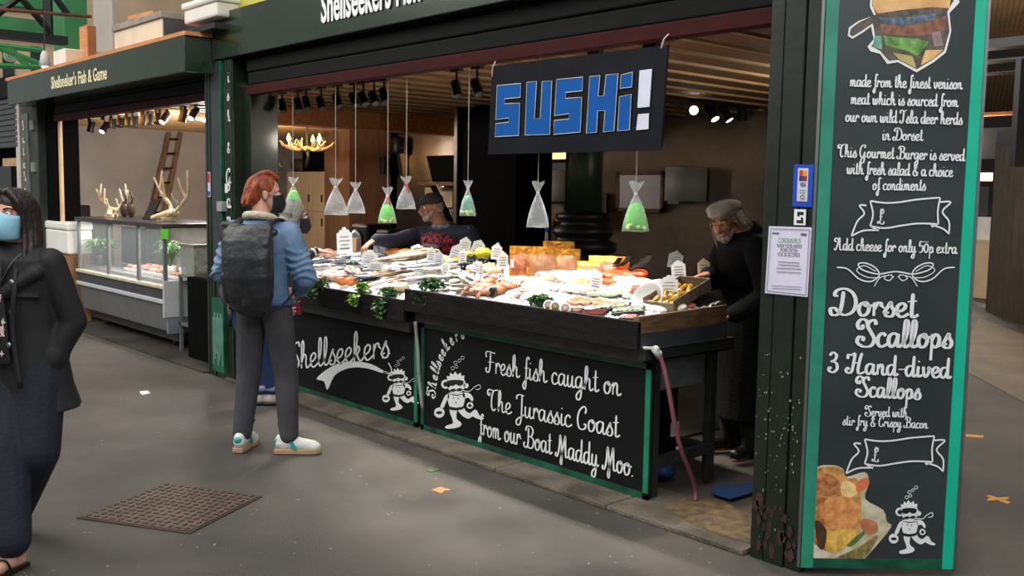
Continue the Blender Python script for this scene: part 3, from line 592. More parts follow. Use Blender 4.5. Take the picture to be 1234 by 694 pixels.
for side, xa, xb, yf, z0, z1, lab in (('r', -5.54, -3.42, 3.95, .875, 1.03, 'right-hand black-boarded fish counter with a worn wooden end board'), ('l', -7.84, -5.575, 3.97, .79, .945, 'left-hand black-boarded fish counter set slightly lower, behind the man in denim')):
    ct = thing('fish_counter', lab, 'counter', ((xa+xb)/2, 4.4, .03))
    b = MB(); b.box(xa, xb, yf, yf+.03, z0, z1); b.build('front_board', m_bwood, ct, bevel=.004)
    a, k = SL_[side]
    b = MB(); rs = []; ye = 4.72 if side == 'r' else 4.88
    for x in np.linspace(xa, xb-.03, 12): rs.append([np.array(q) for q in ((x, yf+.03, bedz(x, 3.98)-.06), (x, ye, bedz(x, ye)-.05), (x, ye, bedz(x, ye)-.08), (x, yf+.03, z0))])
    b.rings(rs); b.build('bed_tray', m_blk2, ct)
    b = MB(); b.box(xa+.02, xb-.02, 4.03, 4.85, z0-.08, z0-.005); b.build('frame', mat('dark_steel', (72, 72, 72), .45, .7, .15, 6), ct, bevel=.004)
    for lx in (xa+.04, xb-.07):
        for ly in (4.13, 4.64):
            b = MB(); b.box(lx, lx+.05, ly, ly+.05, .03, z0-.06); b.build('leg', MATS['dark_steel'], ct)
    b = MB(); b.box(xb-.065, xb-.03, 4.15, 4.66, .19, .25); b.box(xa+.05, xb-.05, 4.64, 4.68, .19, .25); b.build('lower_rail', MATS['dark_steel'], ct)
    if side == 'r':
        b = MB(); b.prism([(xb, 3.96, .96), (xb, 4.74, .965), (xb, 4.74, 1.07), (xb, 3.96, 1.055)], (-.025, 0, 0)); b.build('end_board', m_wood, ct, bevel=.004)
        b = MB(); b.box(xb-.02, xb+.004, 3.98, 4.74, .875, .965); b.build('end_plate', mat('blue_grey_steel', (82, 86, 90), .4, .5, .1, 6), ct)
        b = MB(); b.box(xb-.03, xb+.015, 4.0, 4.78, .815, .875); b.build('end_lip', MATS['dark_steel'], ct, bevel=.003)
        b = MB(); b.box(xb+.005, xb+.02, 4.0, 4.78, .873, .879); b.build('lip_edge', m_steel2, ct)
        b = MB(); b.box(xb-.07, xb-.05, 4.12, 4.6, .62, .80); b.build('side_panel', mat('galvanised', (120, 124, 126), .45, .6, .15, 9), ct)
        b = MB(); b.box(xb-.30, xb-.28, 4.12, 4.66, .12, .62); b.build('shade_panel', m_blk2, ct)  # black sheet put in for the darkness under the counter
# sign panels
def PP(px, py, off=0): return P(px, py, 1, 4.09-off)
def panel_thing(label, xa, xb, z0, z1):
    t = thing('sign_panel', label, 'sign', ((xa+xb)/2, 4.1, z0))
    MB().box(xa, xb, 4.09, 4.11, z0, z1).build('board', mat('panel_black', (22, 23, 25), .6, 0, .1, 3, spec=.15), t)#, 0, .1, 3), t)
    for nm, q in (('top_border', (xa, xb, z1-.03, z1)), ('bottom_border', (xa, xb, z0, z0+.035)), ('left_border', (xa, xa+.035, z0, z1)), ('right_border', (xb-.035, xb, z0, z1))):
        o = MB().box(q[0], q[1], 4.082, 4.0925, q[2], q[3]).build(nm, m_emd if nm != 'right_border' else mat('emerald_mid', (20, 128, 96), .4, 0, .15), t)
    return t
PB_N = np.array([0, -1.0, 0])
pr_ = panel_thing('black sign panel reading Fresh fish caught on The Jurassic Coast, below the right counter', -5.52, -3.43, .03, .785)
for t, xa, ya, xb, yb in (("Fresh fish caught on", 586, 448, 749, 477), ("The Jurassic Coast", 588, 493, 747, 527), ("from our Boat Maddy Moo.", 578, 523, 765, 574.5)):
    script('lettering', t, PP(xa, ya), PP(xb, yb), .070, PB_N, m_white, pr_, .155)
b = MB()                                                       # the curved name
cc = (547, 470)
arc = crom([(524, 483), (526, 468), (529, 450), (535, 432), (543, 419), (552, 411), (561, 407)], 8)
cum = [0]
for i in range(1, len(arc)): cum.append(cum[-1]+np.linalg.norm(arc[i]-arc[i-1]))
tot = sum(G[c][0] for c in 'Shellseekers'); xx = 0
for ch in 'Shellseekers':
    sa = (xx+G[ch][0]*.4)/tot*cum[-1]; i = min(max(1, int(np.searchsorted(cum, sa))), len(arc)-1)
    o3 = PP(*arc[i]); d3 = PP(*arc[i])-PP(*arc[i-1]); d3 /= np.linalg.norm(d3); up3 = np.array([-d3[2], 0, d3[0]])
    sc = .05
    for st in G[ch][1]: ribbon(b, [np.array([(q[0]-G[ch][0]*.4)*sc*1.05, q[1]*sc]) for q in crom(st, 5)], .006, .0125, o3, d3, up3, PB_N*.004)
    xx += G[ch][0]
b.build('lettering', m_white, pr_)
diver(PP, PB_N, pr_, 550, 478, .66)
pl_ = panel_thing('black sign panel with large white Shellseekers lettering and a swoosh, below the left counter', -7.84, -5.565, .03, .775)
script('lettering', 'Shellseekers', PP(347, 446), PP(470, 430), .115, PB_N, m_white, pl_, .165)
b = MB(); b.prism([PP(*p) for p in crom([(382, 456), (396, 444), (412, 437), (430, 435.5), (448, 439), (463, 447), (471, 449), (462, 449.5), (446, 444.5), (430, 442.5), (416, 445), (403, 453), (395, 469.5), (391, 459.5)], 3, True)], PB_N*.004); b.build('swoosh', m_white, pl_)
b = MB(); bstroke(b, [(462, 448.5), (471, 449.5), (472, 444), (468.5, 437)], .012, False, PP, PB_N); b.build('swoosh_tail', m_white, pl_)
diver(PP, PB_N, pl_, 480.5, 466, .49)
# hose and fittings at the end of the counter
h0 = P(795, 428, 0, -3.36); h1 = P(838, 604, 2, .03)
hs = thing('drain_hose', 'dull pink drain hose hanging from the end of the right counter', 'hose', (h1[0], h1[1], .03))
pts = [P(793, 424, 0, -3.37), P(799, 440, 0, -3.34), P(806, 470, 0, -3.30), P(814, 515, 0, -3.27), P(822, 545, 0, -3.26), P(832, 570, 0, -3.26), P(838, 590, 0, -3.27), h1]
MB().tube(crom(pts, 6), .0125, 10).build('tube', mat('dull_pink_rubber', (128, 74, 84), .45, 0, .12), hs, True)
b = MB(); b.tube([P(775, 419, 0, -3.40), P(784, 419.5, 0, -3.385), P(789, 421, 0, -3.375)], [.008, .009, .02], 10); b.ell(P(790, 421, 0, -3.37), .022); b.ell(P(793.5, 426, 0, -3.37), .021); b.tube([P(788, 420, 0, -3.37), P(795, 430, 0, -3.365)], .018, 12)
b.build('connector', mat('white_plastic', (214, 214, 210), .4, 0, .03), hs, True)
b = MB(); b.obox(P(813, 517, 0, -3.695)+np.array([.0, 0, 0]), (.012, .07, .085)); sk = b.build('wall_socket', MATS['white_plastic']); tag(sk, 'white socket plate on the black shade sheet under the counter end, behind the hose', 'socket')
pb = P(507, 480, 1, 4.06)
b = MB(); b.tube(crom([P(500, 388, 1, 4.06), P(503.5, 420, 1, 4.05), P(505, 455, 1, 4.05), P(509, 492, 1, 4.055)], 5), .012, 8); o = b.build('grey_pipe', mat('pale_grey_plastic', (150, 146, 138), .5), smooth=True); tag(o, 'pale grey pipe leaning in the gap between the two sign panels', 'pipe')
b = MB(); b.grid(lambda u, v: P(501+u*8, 452+v*22, 1, 4.10)+np.array([0, .02*math.sin(u*9+v*4), 0]), 8, 8)
b.v += [v+np.array([0, .03, 0]) for v in b.v]; o = b.build('plastic_bag', mat('white_film', (190, 188, 184), .4), smooth=True); tag(o, 'scrap of white plastic bag poking out between the two sign panels', 'bag')

# ice
m_ice = mat('crushed_ice', (238, 242, 246), .35, 0, .03, 30, .8, 90, spec=.5)
for side, xa, xb, nm in (('r', -5.52, -3.45, 'crushed ice bed on the right fish counter'), ('l', -7.81, -5.6, 'crushed ice bed on the left fish counter')):
    rn = np.random.RandomState(3)
    NX, NY = 150, 60; nz = rn.rand(NY+1, NX+1)
    b = MB()
    def fn(u, v):
        x = xa+u*(xb-xa); y = 3.985+v*(.73 if side == 'r' else .89); return (x, y, bedz(x, y)-.012+.022*nz[int(round(v*NY)), int(round(u*NX))]+.008*math.sin(x*17)*math.sin(y*21))
    b.grid(fn, NX, NY); o = b.build('crushed_ice', m_ice, smooth=True); tag(o, nm, 'ice', kind='stuff')

# ---- fish
def fish(px, py, ang, L, dep, cb_, cm, cf, label, nm='whole_fish', thick=.38, bend=.0, cat='fish', grp=None):
    """a fish lying on its side; ang turns it in plan, L length, dep depth as a share of L"""
    p = BED(px, py); h = L*dep; th = h*thick; p = p+np.array([0, 0, th*.8+.018]); L *= 1.08
    t = thing(nm, label, cat, p, 0, grp)
    prof = [(0, .05), (.04, .35), (.12, .68), (.25, .95), (.38, 1), (.55, .86), (.7, .6), (.82, .34), (.9, .2), (.94, .17)]
    n = 14; b = MB(); rs = []
    for s, w in crom([(a, c) for a, c in prof], 2):
        x = (s-.5)*L; yb = bend*L*math.sin(math.pi*s)
        rs.append([np.array([x, yb+w*h/2*math.cos(2*math.pi*k/n), th*.5*max(w, .12)*math.sin(2*math.pi*k/n)]) for k in range(n)])
    b.rings(rs); 
    for i in range(len(b.f)):
        k = i % n; b.m[i] = 0 if math.cos(2*math.pi*(k+.5)/n) > .15 else 1
    settle(b, p, ang).build('body', [cb_, cm], t, True)
    b = MB(); yb = bend*L*math.sin(math.pi*.93)
    pr = [(.42*L, yb+.0), (.47*L, yb+.08*L), (.53*L, yb+.13*L), (.50*L, yb+.02*L), (.53*L, yb-.12*L), (.47*L, yb-.07*L)]
    b.prism([(x, y, -.002) for x, y in pr], (0, 0, .005)); settle(b, p, ang).build('tail_fin', cf, t)
    b = MB(); b.prism([(-.14*L, h*.42, -.002), (-.05*L, h*.66, -.002), (.12*L, h*.55, -.002), (.2*L, h*.3, -.002)], (0, 0, .005)); settle(b, p, ang).build('dorsal_fin', cf, t)
    b = MB(); b.prism([(-.24*L, -.05*h, th*.5), (-.12*L, -.2*h, th*.52), (-.1*L, .02*h, th*.5)], (0, 0, .005)); settle(b, p, ang).build('side_fin', cf, t)
    b = MB(); b.ell((-.40*L, .12*h, th*.36), (.09*h, .09*h, .03*h)); b.cur = 1; b.ell((-.40*L, .12*h, th*.40), (.05*h, .05*h, .025*h)); settle(b, p, ang).build('eye', [mat('eye_silver', (200, 196, 170), .2), m_ink], t, True)
    return t
f_blue = mat('fish_blue_back', (58, 70, 92), .25, .2, .3, 30, c2=(34, 42, 58)); f_silver = mat('fish_silver', (122, 127, 136), .25, .2, .2, 20)
f_grey = mat('fish_grey', (112, 108, 104), .3, .1, .25, 30); f_gold = mat('fish_gold_brown', (142, 112, 70), .35, .1, .3, 30, c2=(90, 70, 44)); f_pale = mat('fish_pale_belly', (186, 172, 156), .3, 0, .1)
f_red = mat('fish_red', (196, 98, 74), .35, 0, .25, 24, c2=(150, 70, 56)); f_pinkb = mat('fish_pink_belly', (228, 188, 168), .35, 0, .1)
f_fin = mat('fin_dusky', (96, 92, 88), .5); f_finr = mat('fin_rosy', (190, 110, 88), .5)
for a in [
 (385, 322, .5, .46, .24, f_blue, f_silver, f_fin, 'blue-backed silver fish at the far left front, beside the man in denim'),
 (394, 331, .35, .40, .25, f_grey, f_silver, f_fin, 'dark grey fish just left of the pink lump of flesh'),
 (424, 331, -.35, .44, .22, f_grey, f_pale, f_fin, 'grey fish lying behind the orange gurnard head'),
 (440, 327, .25, .40, .2, f_blue, f_silver, f_fin, 'slim dark fish by the green samphire on the left counter'),
 (455, 348, 1.25, .36, .24, f_red, f_pinkb, f_finr, 'orange-pink gurnard pointing at the front board, between two parsley bunches'),
 (478, 347, 1.5, .30, .26, f_pale, f_pinkb, f_finr, 'pale pinkish fish at the right end of the left counter'),
 (490, 321, .65, .50, .42, f_gold, f_pale, f_fin, 'large gold-brown flat-sided fish in the middle of the display'),
 (512, 331, .5, .42, .22, f_blue, f_silver, f_fin, 'silver-blue fish to the right of the gold-brown fish'),
 (500, 327, .55, .40, .2, f_grey, f_silver, f_fin, 'grey fish half under the gold-brown fish'),
 (520, 341, .35, .40, .2, f_grey, f_pale, f_fin, 'dusky fish behind the big parsley bunch at the counter join'),
 (462, 320, .2, .42, .26, f_grey, f_silver, f_fin, 'grey-backed silver fish under the white cards left of centre'),
 (476, 334, .35, .38, .22, f_red, f_pinkb, f_finr, 'red mullet lying in front of the gold-brown fish'),
 (540, 325, .4, .36, .2, f_blue, f_silver, f_fin, 'small silver fish in front of the yellow net of mussels'),
 (440, 314, .3, .34, .24, f_silver, f_pale, f_fin, 'small silver fish under the outstretched hand'),
 (432, 340, .2, .36, .26, f_blue, f_silver, f_fin, 'blue-black mackerel just behind the pale green parsley bunch'),
 (500, 343, .6, .34, .26, f_grey, f_pale, f_fin, 'small grey fish at the right end of the left counter near the join'),
 (462, 338, .5, .36, .3, f_gold, f_pale, f_fin, 'brown-backed fish between the flat samphire and the gurnard'),
 (408, 322, .1, .40, .25, f_blue, f_silver, f_fin, 'blue-backed fish behind the pink monkfish lump'),
 (528, 331, .45, .34, .28, f_grey, f_silver, f_fin, 'grey fish in front of the two narrow white cards'),
]: fish(a[0], a[1], a[2]+(math.pi if a[2] < 1 else 0), *a[3:])
def lumpy(px, py, size, m, nm, label, cat, n=5, seed=0, flat=.55, ang=.3, grp=None, vox=.008):
    rn = random.Random(seed); p = BED(px, py); sx, sy, sz = size; pr = []
    for i in range(n):
        x = rn.uniform(-.5, .5)*sx; y = rn.uniform(-.3, .3)*sy; r = rn.uniform(.28, .42)*min(sx, sy)*1.1
        pr.append(('e', (x, y, sz*rn.uniform(.3, .5)), (r*rn.uniform(1, 1.5), r, sz*.55), rot_z(rn.uniform(-.6, .6))))
    o = blob(nm, pr, m, None, vox, 3); o.location = p; o.rotation_euler = (math.atan(.25)*math.cos(ang), 0, ang); tag(o, label, cat, grp); return o
m_pinkf = mat('pink_flesh', (216, 168, 156), .35, 0, .2, 20, c2=(190, 136, 126)); m_orf = mat('orange_flesh', (232, 140, 62), .4, 0, .2, 20, c2=(206, 104, 44))
m_whf = mat('white_flesh', (232, 222, 208), .35, 0, .08, 14); m_salm = mat('salmon_flesh', (226, 122, 84), .35, 0, .18, 26, c2=(206, 92, 60), stretch=(1, 5, 1)); m_deepor = mat('deep_orange', (222, 92, 34), .4, 0, .2, 18, c2=(190, 66, 24))
lumpy(404, 337, (.16, .22, .06), m_pinkf, 'monkfish_piece', 'large pink lump of skinned monkfish over the left front board', 'fish', 6, 1, ang=.6)
lumpy(400, 309, (.26, .14, .05), m_pinkf, 'fish_fillet', 'pink fillet at the back left, beside the phone-holding hand', 'fish', 5, 2)
lumpy(374, 343, (.14, .12, .05), mat('mixed_shellfish', (186, 148, 122), .5, 0, .3, 40, c2=(120, 84, 66)), 'crab_claw_heap', 'brownish shellfish heap at the extreme left front', 'shellfish', 6, 3)
lumpy(418, 344, (.10, .10, .06), m_orf, 'gurnard_head', 'orange fish head hanging at the front between two parsley bunches', 'fish', 4, 4, ang=1.0)
lumpy(480, 351, (.10, .16, .05), mat('cream_flesh', (238, 208, 170), .4, 0, .12, 14), 'squid_tube', 'cream squid tube at the front next to the hanging parsley', 'squid', 4, 5, ang=1.2)
lumpy(487, 309, (.34, .16, .05), m_orf, 'smoked_haddock_fillet', 'bright orange smoked fillet at the back, left of centre', 'fish', 5, 6)
lumpy(472, 326, (.20, .12, .04), m_whf, 'white_fillet', 'thick white fillet left of centre among the white cards', 'fish', 6, 7)
lumpy(541, 320, (.16, .12, .06), mat('cream_roe', (228, 200, 140), .4, 0, .15, 30), 'fish_roe', 'cream-coloured roe between two white cards in the centre', 'roe', 4, 8)
lumpy(585, 327, (.24, .12, .04), mat('peach_prawns', (234, 176, 136), .4, 0, .2, 30), 'prawn_heap', 'peach-coloured prawns behind the crabs', 'prawns', 8, 9)
lumpy(655, 337, (.12, .07, .05), mat('rose_pink', (220, 140, 140), .4, 0, .2, 30), 'octopus_piece', 'small rose-pink piece left of the white tub', 'octopus', 4, 10)
lumpy(752, 337, (.20, .12, .05), m_deepor, 'salmon_fillet', 'vivid orange smoked salmon pile right of the salmon packs', 'fish', 8, 11)
lumpy(733, 344, (.12, .08, .04), m_deepor, 'salmon_scraps', 'small orange salmon scraps behind the tilted price card', 'fish', 5, 12)
lumpy(703, 347, (.10, .08, .05), mat('yellow_pieces', (226, 178, 70), .4, 0, .25, 30), 'smoked_pieces', 'yellow smoked pieces left of the tilted price card', 'fish', 5, 13)
# crabs
m_crab = mat('crab_shell', (184, 112, 70), .45, 0, .3, 26, c2=(136, 74, 44))
def crab(px, py, a, s, label):
    p = BED(px, py, .03); t = thing('dressed_crab', label, 'crab', p, 0, 'crabs on the right counter')
    b = MB(); b.ell((0, 0, 0), (.075*s, .055*s, .03*s), None, 16, 10); settle(b, p, a).build('shell', m_crab, t, True)
    for sx in (-1, 1):
        b = MB(); b.tube(crom([(sx*.06*s, .02*s, 0), (sx*.10*s, .05*s, .01), (sx*.08*s, .09*s, .005)], 4), [.010*s]*4+[.016*s]*4+[.005*s], 8); settle(b, p, a).build('claw', m_crab, t, True)
        for k in range(3):
            b = MB(); y = -.035*s+.022*k*s; b.tube(crom([(sx*.06*s, y, 0), (sx*.105*s, y-.01, .012), (sx*.12*s, y-.03*s, -.015)], 4), .0042*s, 6); settle(b, p, a).build('leg', m_crab, t, True)
for i, q in enumerate([(583, 346, .3, 1.1), (597, 349, 1.2, 1.15), (608, 345, .2, 1.0), (590, 339, 2.0, .95), (576, 350, .8, .9)]): crab(*q, label=('front-left', 'front', 'right-hand', 'rearmost', 'smallest')[i]+' orange-brown crab in the cluster right of the oysters')
# shells: oysters, scallops, mussels
m_oys = mat('oyster_shell', (150, 138, 118), .6, 0, .3, 30, .4, 60, c2=(86, 78, 66)); m_pearl = mat('pearly_inside', (226, 222, 214), .25, 0, .05)
def shell_proto(nm, label, cat, m, sx, sy, sz, grp, ribs=0):
    t = thing(nm, label, cat, (0, 0, -50), 0, grp); n = 24
    def rim(k): 
        a = 2*math.pi*k/n; return 1+.07*math.sin(ribs*a) if ribs else 1+.08*math.sin(3*a+1)+.05*math.sin(5*a)
    rs = []
    for r, z in ((.15, 0), (.6, .12), (.9, .5), (1, .8), (.98, .9)): rs.append([np.array([sx*r*rim(k)*math.cos(2*math.pi*k/n), sy*r*rim(k)*math.sin(2*math.pi*k/n), sz*z]) for k in range(n)])
    MB().rings(rs).build('outer_shell', m, t, True, local=True)
    rs = [[np.array([sx*r*rim(k)*math.cos(2*math.pi*k/n), sy*r*rim(k)*math.sin(2*math.pi*k/n), sz*z]) for k in range(n)] for r, z in ((.93, .9), (.9, .95), (.4, 1.0), (.02, 1.05))]
    MB().rings(rs).build('inner_face', m_pearl if not ribs else mat('scallop_meat', (240, 226, 206), .3, 0, .05), t, True, local=True)
    return t
def scatter(proto, spots, jit=.3, tilt=True):
    for i, q in enumerate(spots):
        p = BED(q[0], q[1], q[2] if len(q) > 2 else .004); o = proto if i == 0 else copy_tree(proto, p)
        o.location = [float(v) for v in p]; o.rotation_euler = (.25+random.uniform(-jit, jit), random.uniform(-jit, jit), random.uniform(0, 6))
oy = shell_proto('oyster', 'rough grey-brown oyster in the heap between the big parsley bunch and the crabs', 'oyster', m_oys, .05, .036, .022, 'heaped oysters')
scatter(oy, [(540+random.uniform(-1, 1)*1.5+7*(i % 6)+3*(i//6 % 2), 350-5.0*(i//6)+1.1*(i % 6), .004+.012*(i % 2)) for i in range(22)], .4)
sc_ = shell_proto('scallop', 'open scallop in its fan-shaped shell among the bright white shells right of the crabs', 'scallop', mat('scallop_shell', (226, 206, 190), .45, 0, .12, 20), .058, .055, .02, 'open scallop shells', 12)
scatter(sc_, [(620+9*(i % 5)+4*(i//5 % 2), 358-6.2*(i//5)+1.6*(i % 5)-1) for i in range(17)], .3)
wk = shell_proto('clam', 'small white clam in the bright heap behind the white bowl of ice', 'clam', mat('clam_shell', (232, 224, 214), .45, 0, .1, 24), .03, .026, .018, 'white clams')
scatter(wk, [(672+6.5*(i % 8), 350-4*(i//8)+.9*(i % 8), .008) for i in range(30)], .5)
ms = thing('mussel', 'blue-black mussel spilling from the yellow net in the centre of the display', 'mussel', (0, 0, -50), 0, 'loose mussels')
b = MB(); b.lathe([(.001, -.035), (.010, -.028), (.016, -.01), (.017, .008), (.012, .025), (.002, .036)], n=12, R=rot('X', math.pi/2)@np.diag([1, .6, 1.0])); b.build('shell', mat('mussel_blue', (30, 34, 56), .3, 0, .2, 20), ms, True, local=True)
scatter(ms, [(556+5.2*(i % 7), 322-3.6*(i//7)+.5*(i % 7), .012+.006*(i % 2)) for i in range(28)], .6)
m_net = mat('yellow_net', (226, 214, 40), .5, 0, .1)
for i, (px, py, s, lab) in enumerate([(551, 317, .055, 'left-hand yellow mussel net behind a white card'), (566, 309, .045, 'small yellow net knot between two white cards'), (584, 308, .09, 'largest bright yellow mussel net at the back of the centre')]):
    p = BED(px, py, .02); b = MB(); rs = []
    for k in range(9):
        u = k/8; r = s*(.25+.75*math.sin(math.pi*min(u*1.15, 1)))*(1 if u < .85 else .6); rs.append([p+np.array([(u-.5)*s*2.6, r*.6*math.cos(a)*(1+.12*math.sin(5*a+k)), r*.5*math.sin(a)*(1+.12*math.cos(4*a+k))+.02]) for a in np.linspace(0, 2*math.pi, 15)[:-1]])
    b.rings(rs); tag(b.build('mussel_net', m_net, smooth=True), lab, 'net')
# parsley
m_par = mat('parsley_green', (62, 112, 44), .55, 0, .3, 40, c2=(30, 66, 24)); m_parl = mat('parsley_light', (128, 170, 70), .55, 0, .25, 40, c2=(70, 120, 40)); m_stem = mat('parsley_stem', (86, 130, 62), .5)
def parsley(px, py, w, h, droop, label, m=None, n=260, seed=0, nm='parsley_bunch', cat='herb', fr=.0):
    rn = random.Random(seed); p = BED(px, py, .0); s = mpp(p); w *= s; h *= s; d_ = droop*s
    t = thing(nm, label, cat, p); b = MB()
    for i in range(n):
        u = rn.gauss(0, .33); v = rn.random(); k = rn.random() < .5*droop/(droop+.6*h/s+1e-6)
        x = u*w*.75
        if not k: z = h*(.1+.85*math.sqrt(v))*(1-.6*abs(u)); y = rn.uniform(-.5, .5)*w*.5
        else: z = -d_*v; y = -(fr+.015)-rn.random()*.03; x *= (1-.5*v)
        c = p+np.array([x, y, max(z, -9)]); sz = rn.uniform(.010, .019)
        R = rot('Z', rn.uniform(0, 6.3))@rot('X', rn.uniform(-1.2, 1.2))@rot('Y', rn.uniform(-1, 1))
        q = [(0, -1, 0), (.7, -.3, .15), (1, .4, 0), (.45, .5, .1), (.25, 1.1, 0), (0, .6, .15), (-.35, 1, 0), (-.5, .4, .1), (-1, .3, 0), (-.6, -.3, .12)]
        b.add([c+R@(np.array(a)*sz) for a in q]+[c], [(j, (j+1) % 10, 10) for j in range(10)])
    b.build('leaves', m or m_par, t); b = MB()
    for i in range(16):
        u = rn.gauss(0, .25); z = h*rn.uniform(.4, .9) if i % 2 else -d_*rn.uniform(.4, .95); y = rn.uniform(-.3, .3)*w*.4 if i % 2 else -(fr+.015)-.01
        b.tube([p+np.array([u*w*.2, .02, .01]), p+np.array([u*w*.5, y*.7, z*.3+.01]), p+np.array([u*w*.8, y, z])], .0018, 5)
    b.build('stems', m_stem, t); return t
parsley(386, 348, 27, 14, 10, 'dark green parsley bunch at the left front, nearest the man in denim', seed=1, fr=.06)
parsley(437, 354, 24, 14, 14, 'pale green leafy bunch hanging over the left front board', m_parl, seed=2, fr=.05)
parsley(468, 358, 26, 12, 24, 'long parsley bunch hanging furthest down the left front board', seed=3, n=330, fr=.05)
parsley(519, 352, 36, 18, 14, 'big parsley bunch at the join of the two counters', seed=4, n=380, fr=.05)
parsley(652, 370, 34, 16, 4, 'parsley bunch on the front edge of the right counter, left of the round jars', seed=5, n=360, fr=.03)
parsley(426, 325, 22, 9, 0, 'parsley lying among the fish under the outstretched hand', seed=6, n=200)
parsley(445, 336, 34, 5, 0, 'flat strands of samphire beside the slim dark fish', seed=7, n=220, nm='samphire_heap')
parsley(366, 331, 10, 7, 0, 'small sprig of parsley under the leftmost price card', seed=8, n=90)
parsley(592, 356, 14, 5, 0, 'small sprig of herbs in front of the crabs', m_parl, seed=9, n=70)
# smoked salmon in gold packs
m_gold = mat('gold_foil', (224, 160, 44), .28, .45, .25, 14, .5, 30, c2=(176, 104, 20)); m_film = mat('salmon_under_film', (198, 118, 64), .16, 0, .25, 12, .25, 20, c2=(160, 84, 44), coat=.5); m_palef = mat('pale_fish_under_film', (202, 152, 110), .18, 0, .2, 10, .2, 18, c2=(170, 112, 76), coat=.5)
def pack(px, py, wpx, hpx, lean, face, label, turn=.7, wave=.006):
    p = BED(px, py, .0); s = mpp(p); w, h = wpx*s, hpx*s; t = thing('smoked_fish_pack', label, 'fish pack', p, turn)
    th = math.radians(lean)
    def bag(x0, x1, z0, z1, d0, d1):
        b = MB(); n = 8
        f = lambda u, v, d: (x0+(x1-x0)*u+.1*wave*math.sin(v*7), d*math.sin(math.pi*min(max(u, .05), .95))**.4+z*math.tan(th) if False else 0, 0)
        for d, flip in ((d0, 0), (d1, 1)):
            vs = []; 
            for j in range(n+1):
                for i in range(n+1):
                    u, v = i/n, j/n; z = z0+(z1-z0)*v; bulge = math.sin(math.pi*u)**.5 if 0 < u < 1 else 0; bulge *= math.sin(math.pi*min(v*.9+.05, 1))**.4
                    vs.append((x0+(x1-x0)*u, d*bulge+z*math.tan(th)+wave*math.sin(u*11+v*5), z))
            fs = [(j*(n+1)+i, j*(n+1)+i+1, (j+1)*(n+1)+i+1, (j+1)*(n+1)+i) for j in range(n) for i in range(n)]
            b.add(vs, [q[::-1] for q in fs] if flip else fs)
        return b
    bag(-w/2, w/2, 0, h, -.012, .012).build('foil_back', m_gold, t, True, local=True)
    bag(-w*.46, w*.46, .005, h*.74, -.03, -.005).build('fish_window', face, t, True, local=True)
    return t
pack(634, 333, 42, 36, 14, m_film, 'leftmost upright smoked salmon pack, with a white label on its front', .75)
b = MB(); c = P(625, 320, 1, 4.52); 
pk2 = pack(657, 332, 46, 34, 16, m_palef, 'pale smoked fish pack in the middle of the upright gold packs', .7)
pack(672, 327, 38, 36, 10, m_film, 'tall gold-topped pack standing behind the pale pack', .65)
pack(683, 330, 30, 30, 14, m_palef, 'rightmost rounded pack of the upright group, without a gold top', .6)
pack(714, 338, 38, 22, 38, m_salm, 'bright orange salmon pack lying tilted, left of two', .75)
pack(738, 334, 40, 24, 38, m_deepor, 'vivid orange salmon pack lying tilted, right of two', .75)
pack(726, 331, 34, 22, 34, m_deepor, 'gold-edged salmon pack tucked behind the two tilted ones', .75)
# round tub, bowls, tubs
m_wpl = mat('white_dish', (236, 236, 230), .3, 0, .03)
def bowl(px, py, r, h, label, nm='bowl', m=None, tiltx=.0, cat='bowl', fill=None):
    p = BED(px, py, .005); t = thing(nm, label, cat, p); R = rot('X', tiltx)
    b = MB(); b.lathe([(r*.5, 0), (r*.6, 0), (r*.92, h*.7), (r, h), (r*.95, h), (r*.85, h*.7), (r*.52, .012), (.001, .012)], p, 24, R, caps=True); b.build('dish', m or m_wpl, t, True)
    if fill: b = MB(); b.lathe([(r*.8, h*.55), (r*.7, h*.75), (r*.3, h*.95), (.002, h*1.0)], p, 20, R); b.build('contents', fill, t, True)
    return t
bowl(787, 366, .11, .07, 'round white dish standing on edge behind a heap of ice', tiltx=1.05, cat='dish', nm='serving_dish')
bowl(664, 341, .075, .07, 'white tub heaped with white shellfish, in front of the packs', fill=m_whf, cat='tub', nm='tub')
lumpy(797, 374, (.22, .11, .035), m_whf, 'fish_portion', 'bright white fish portion in front of the round white dish', 'fish', 7, 21)
lumpy(760, 346, (.22, .12, .05), m_whf, 'fish_portion', 'white fish portion behind the dark red packet', 'fish', 6, 22)
lumpy(720, 352, (.34, .14, .05), m_whf, 'fish_portion', 'white fish portion around the tilted price card', 'fish', 7, 23)
lumpy(690, 341, (.3, .2, .06), m_whf, 'fish_portion', 'heaped white fish pieces left of the tilted orange packs', 'fish', 8, 24)
lumpy(640, 344, (.3, .16, .04), m_whf, 'fish_portion', 'white scallop meat behind the open scallop shells', 'shellfish', 7, 25)
lumpy(800, 352, (.16, .06, .05), m_salm, 'salmon_piece', 'orange salmon piece sticking up behind the round white dish', 'fish', 4, 26)
lumpy(822, 370, (.11, .08, .025), m_salm, 'salmon_steak', 'orange salmon steak at the right end beside the wooden crate', 'fish', 4, 27)
lumpy(700, 366, (.26, .10, .025), m_salm, 'salmon_fillet', 'salmon fillet in the black tray right of the round jars', 'fish', 5, 28)
lumpy(727, 367, (.26, .10, .025), m_salm, 'salmon_fillet', 'salmon fillet beside the dark patterned trays', 'fish', 5, 29)
lumpy(735, 358, (.30, .08, .03), mat('green_white_fish', (186, 200, 170), .4, 0, .2, 24), 'marinated_fillet', 'pale greenish marinated fillet behind the dark patterned trays', 'fish', 5, 30)
m_blkp = mat('black_plastic', (24, 24, 26), .3, 0, .1); m_pat = mat('patterned_lid', (168, 180, 156), .35, 0, .4, 60, c2=(44, 60, 44), lo=.44, hi=.54)
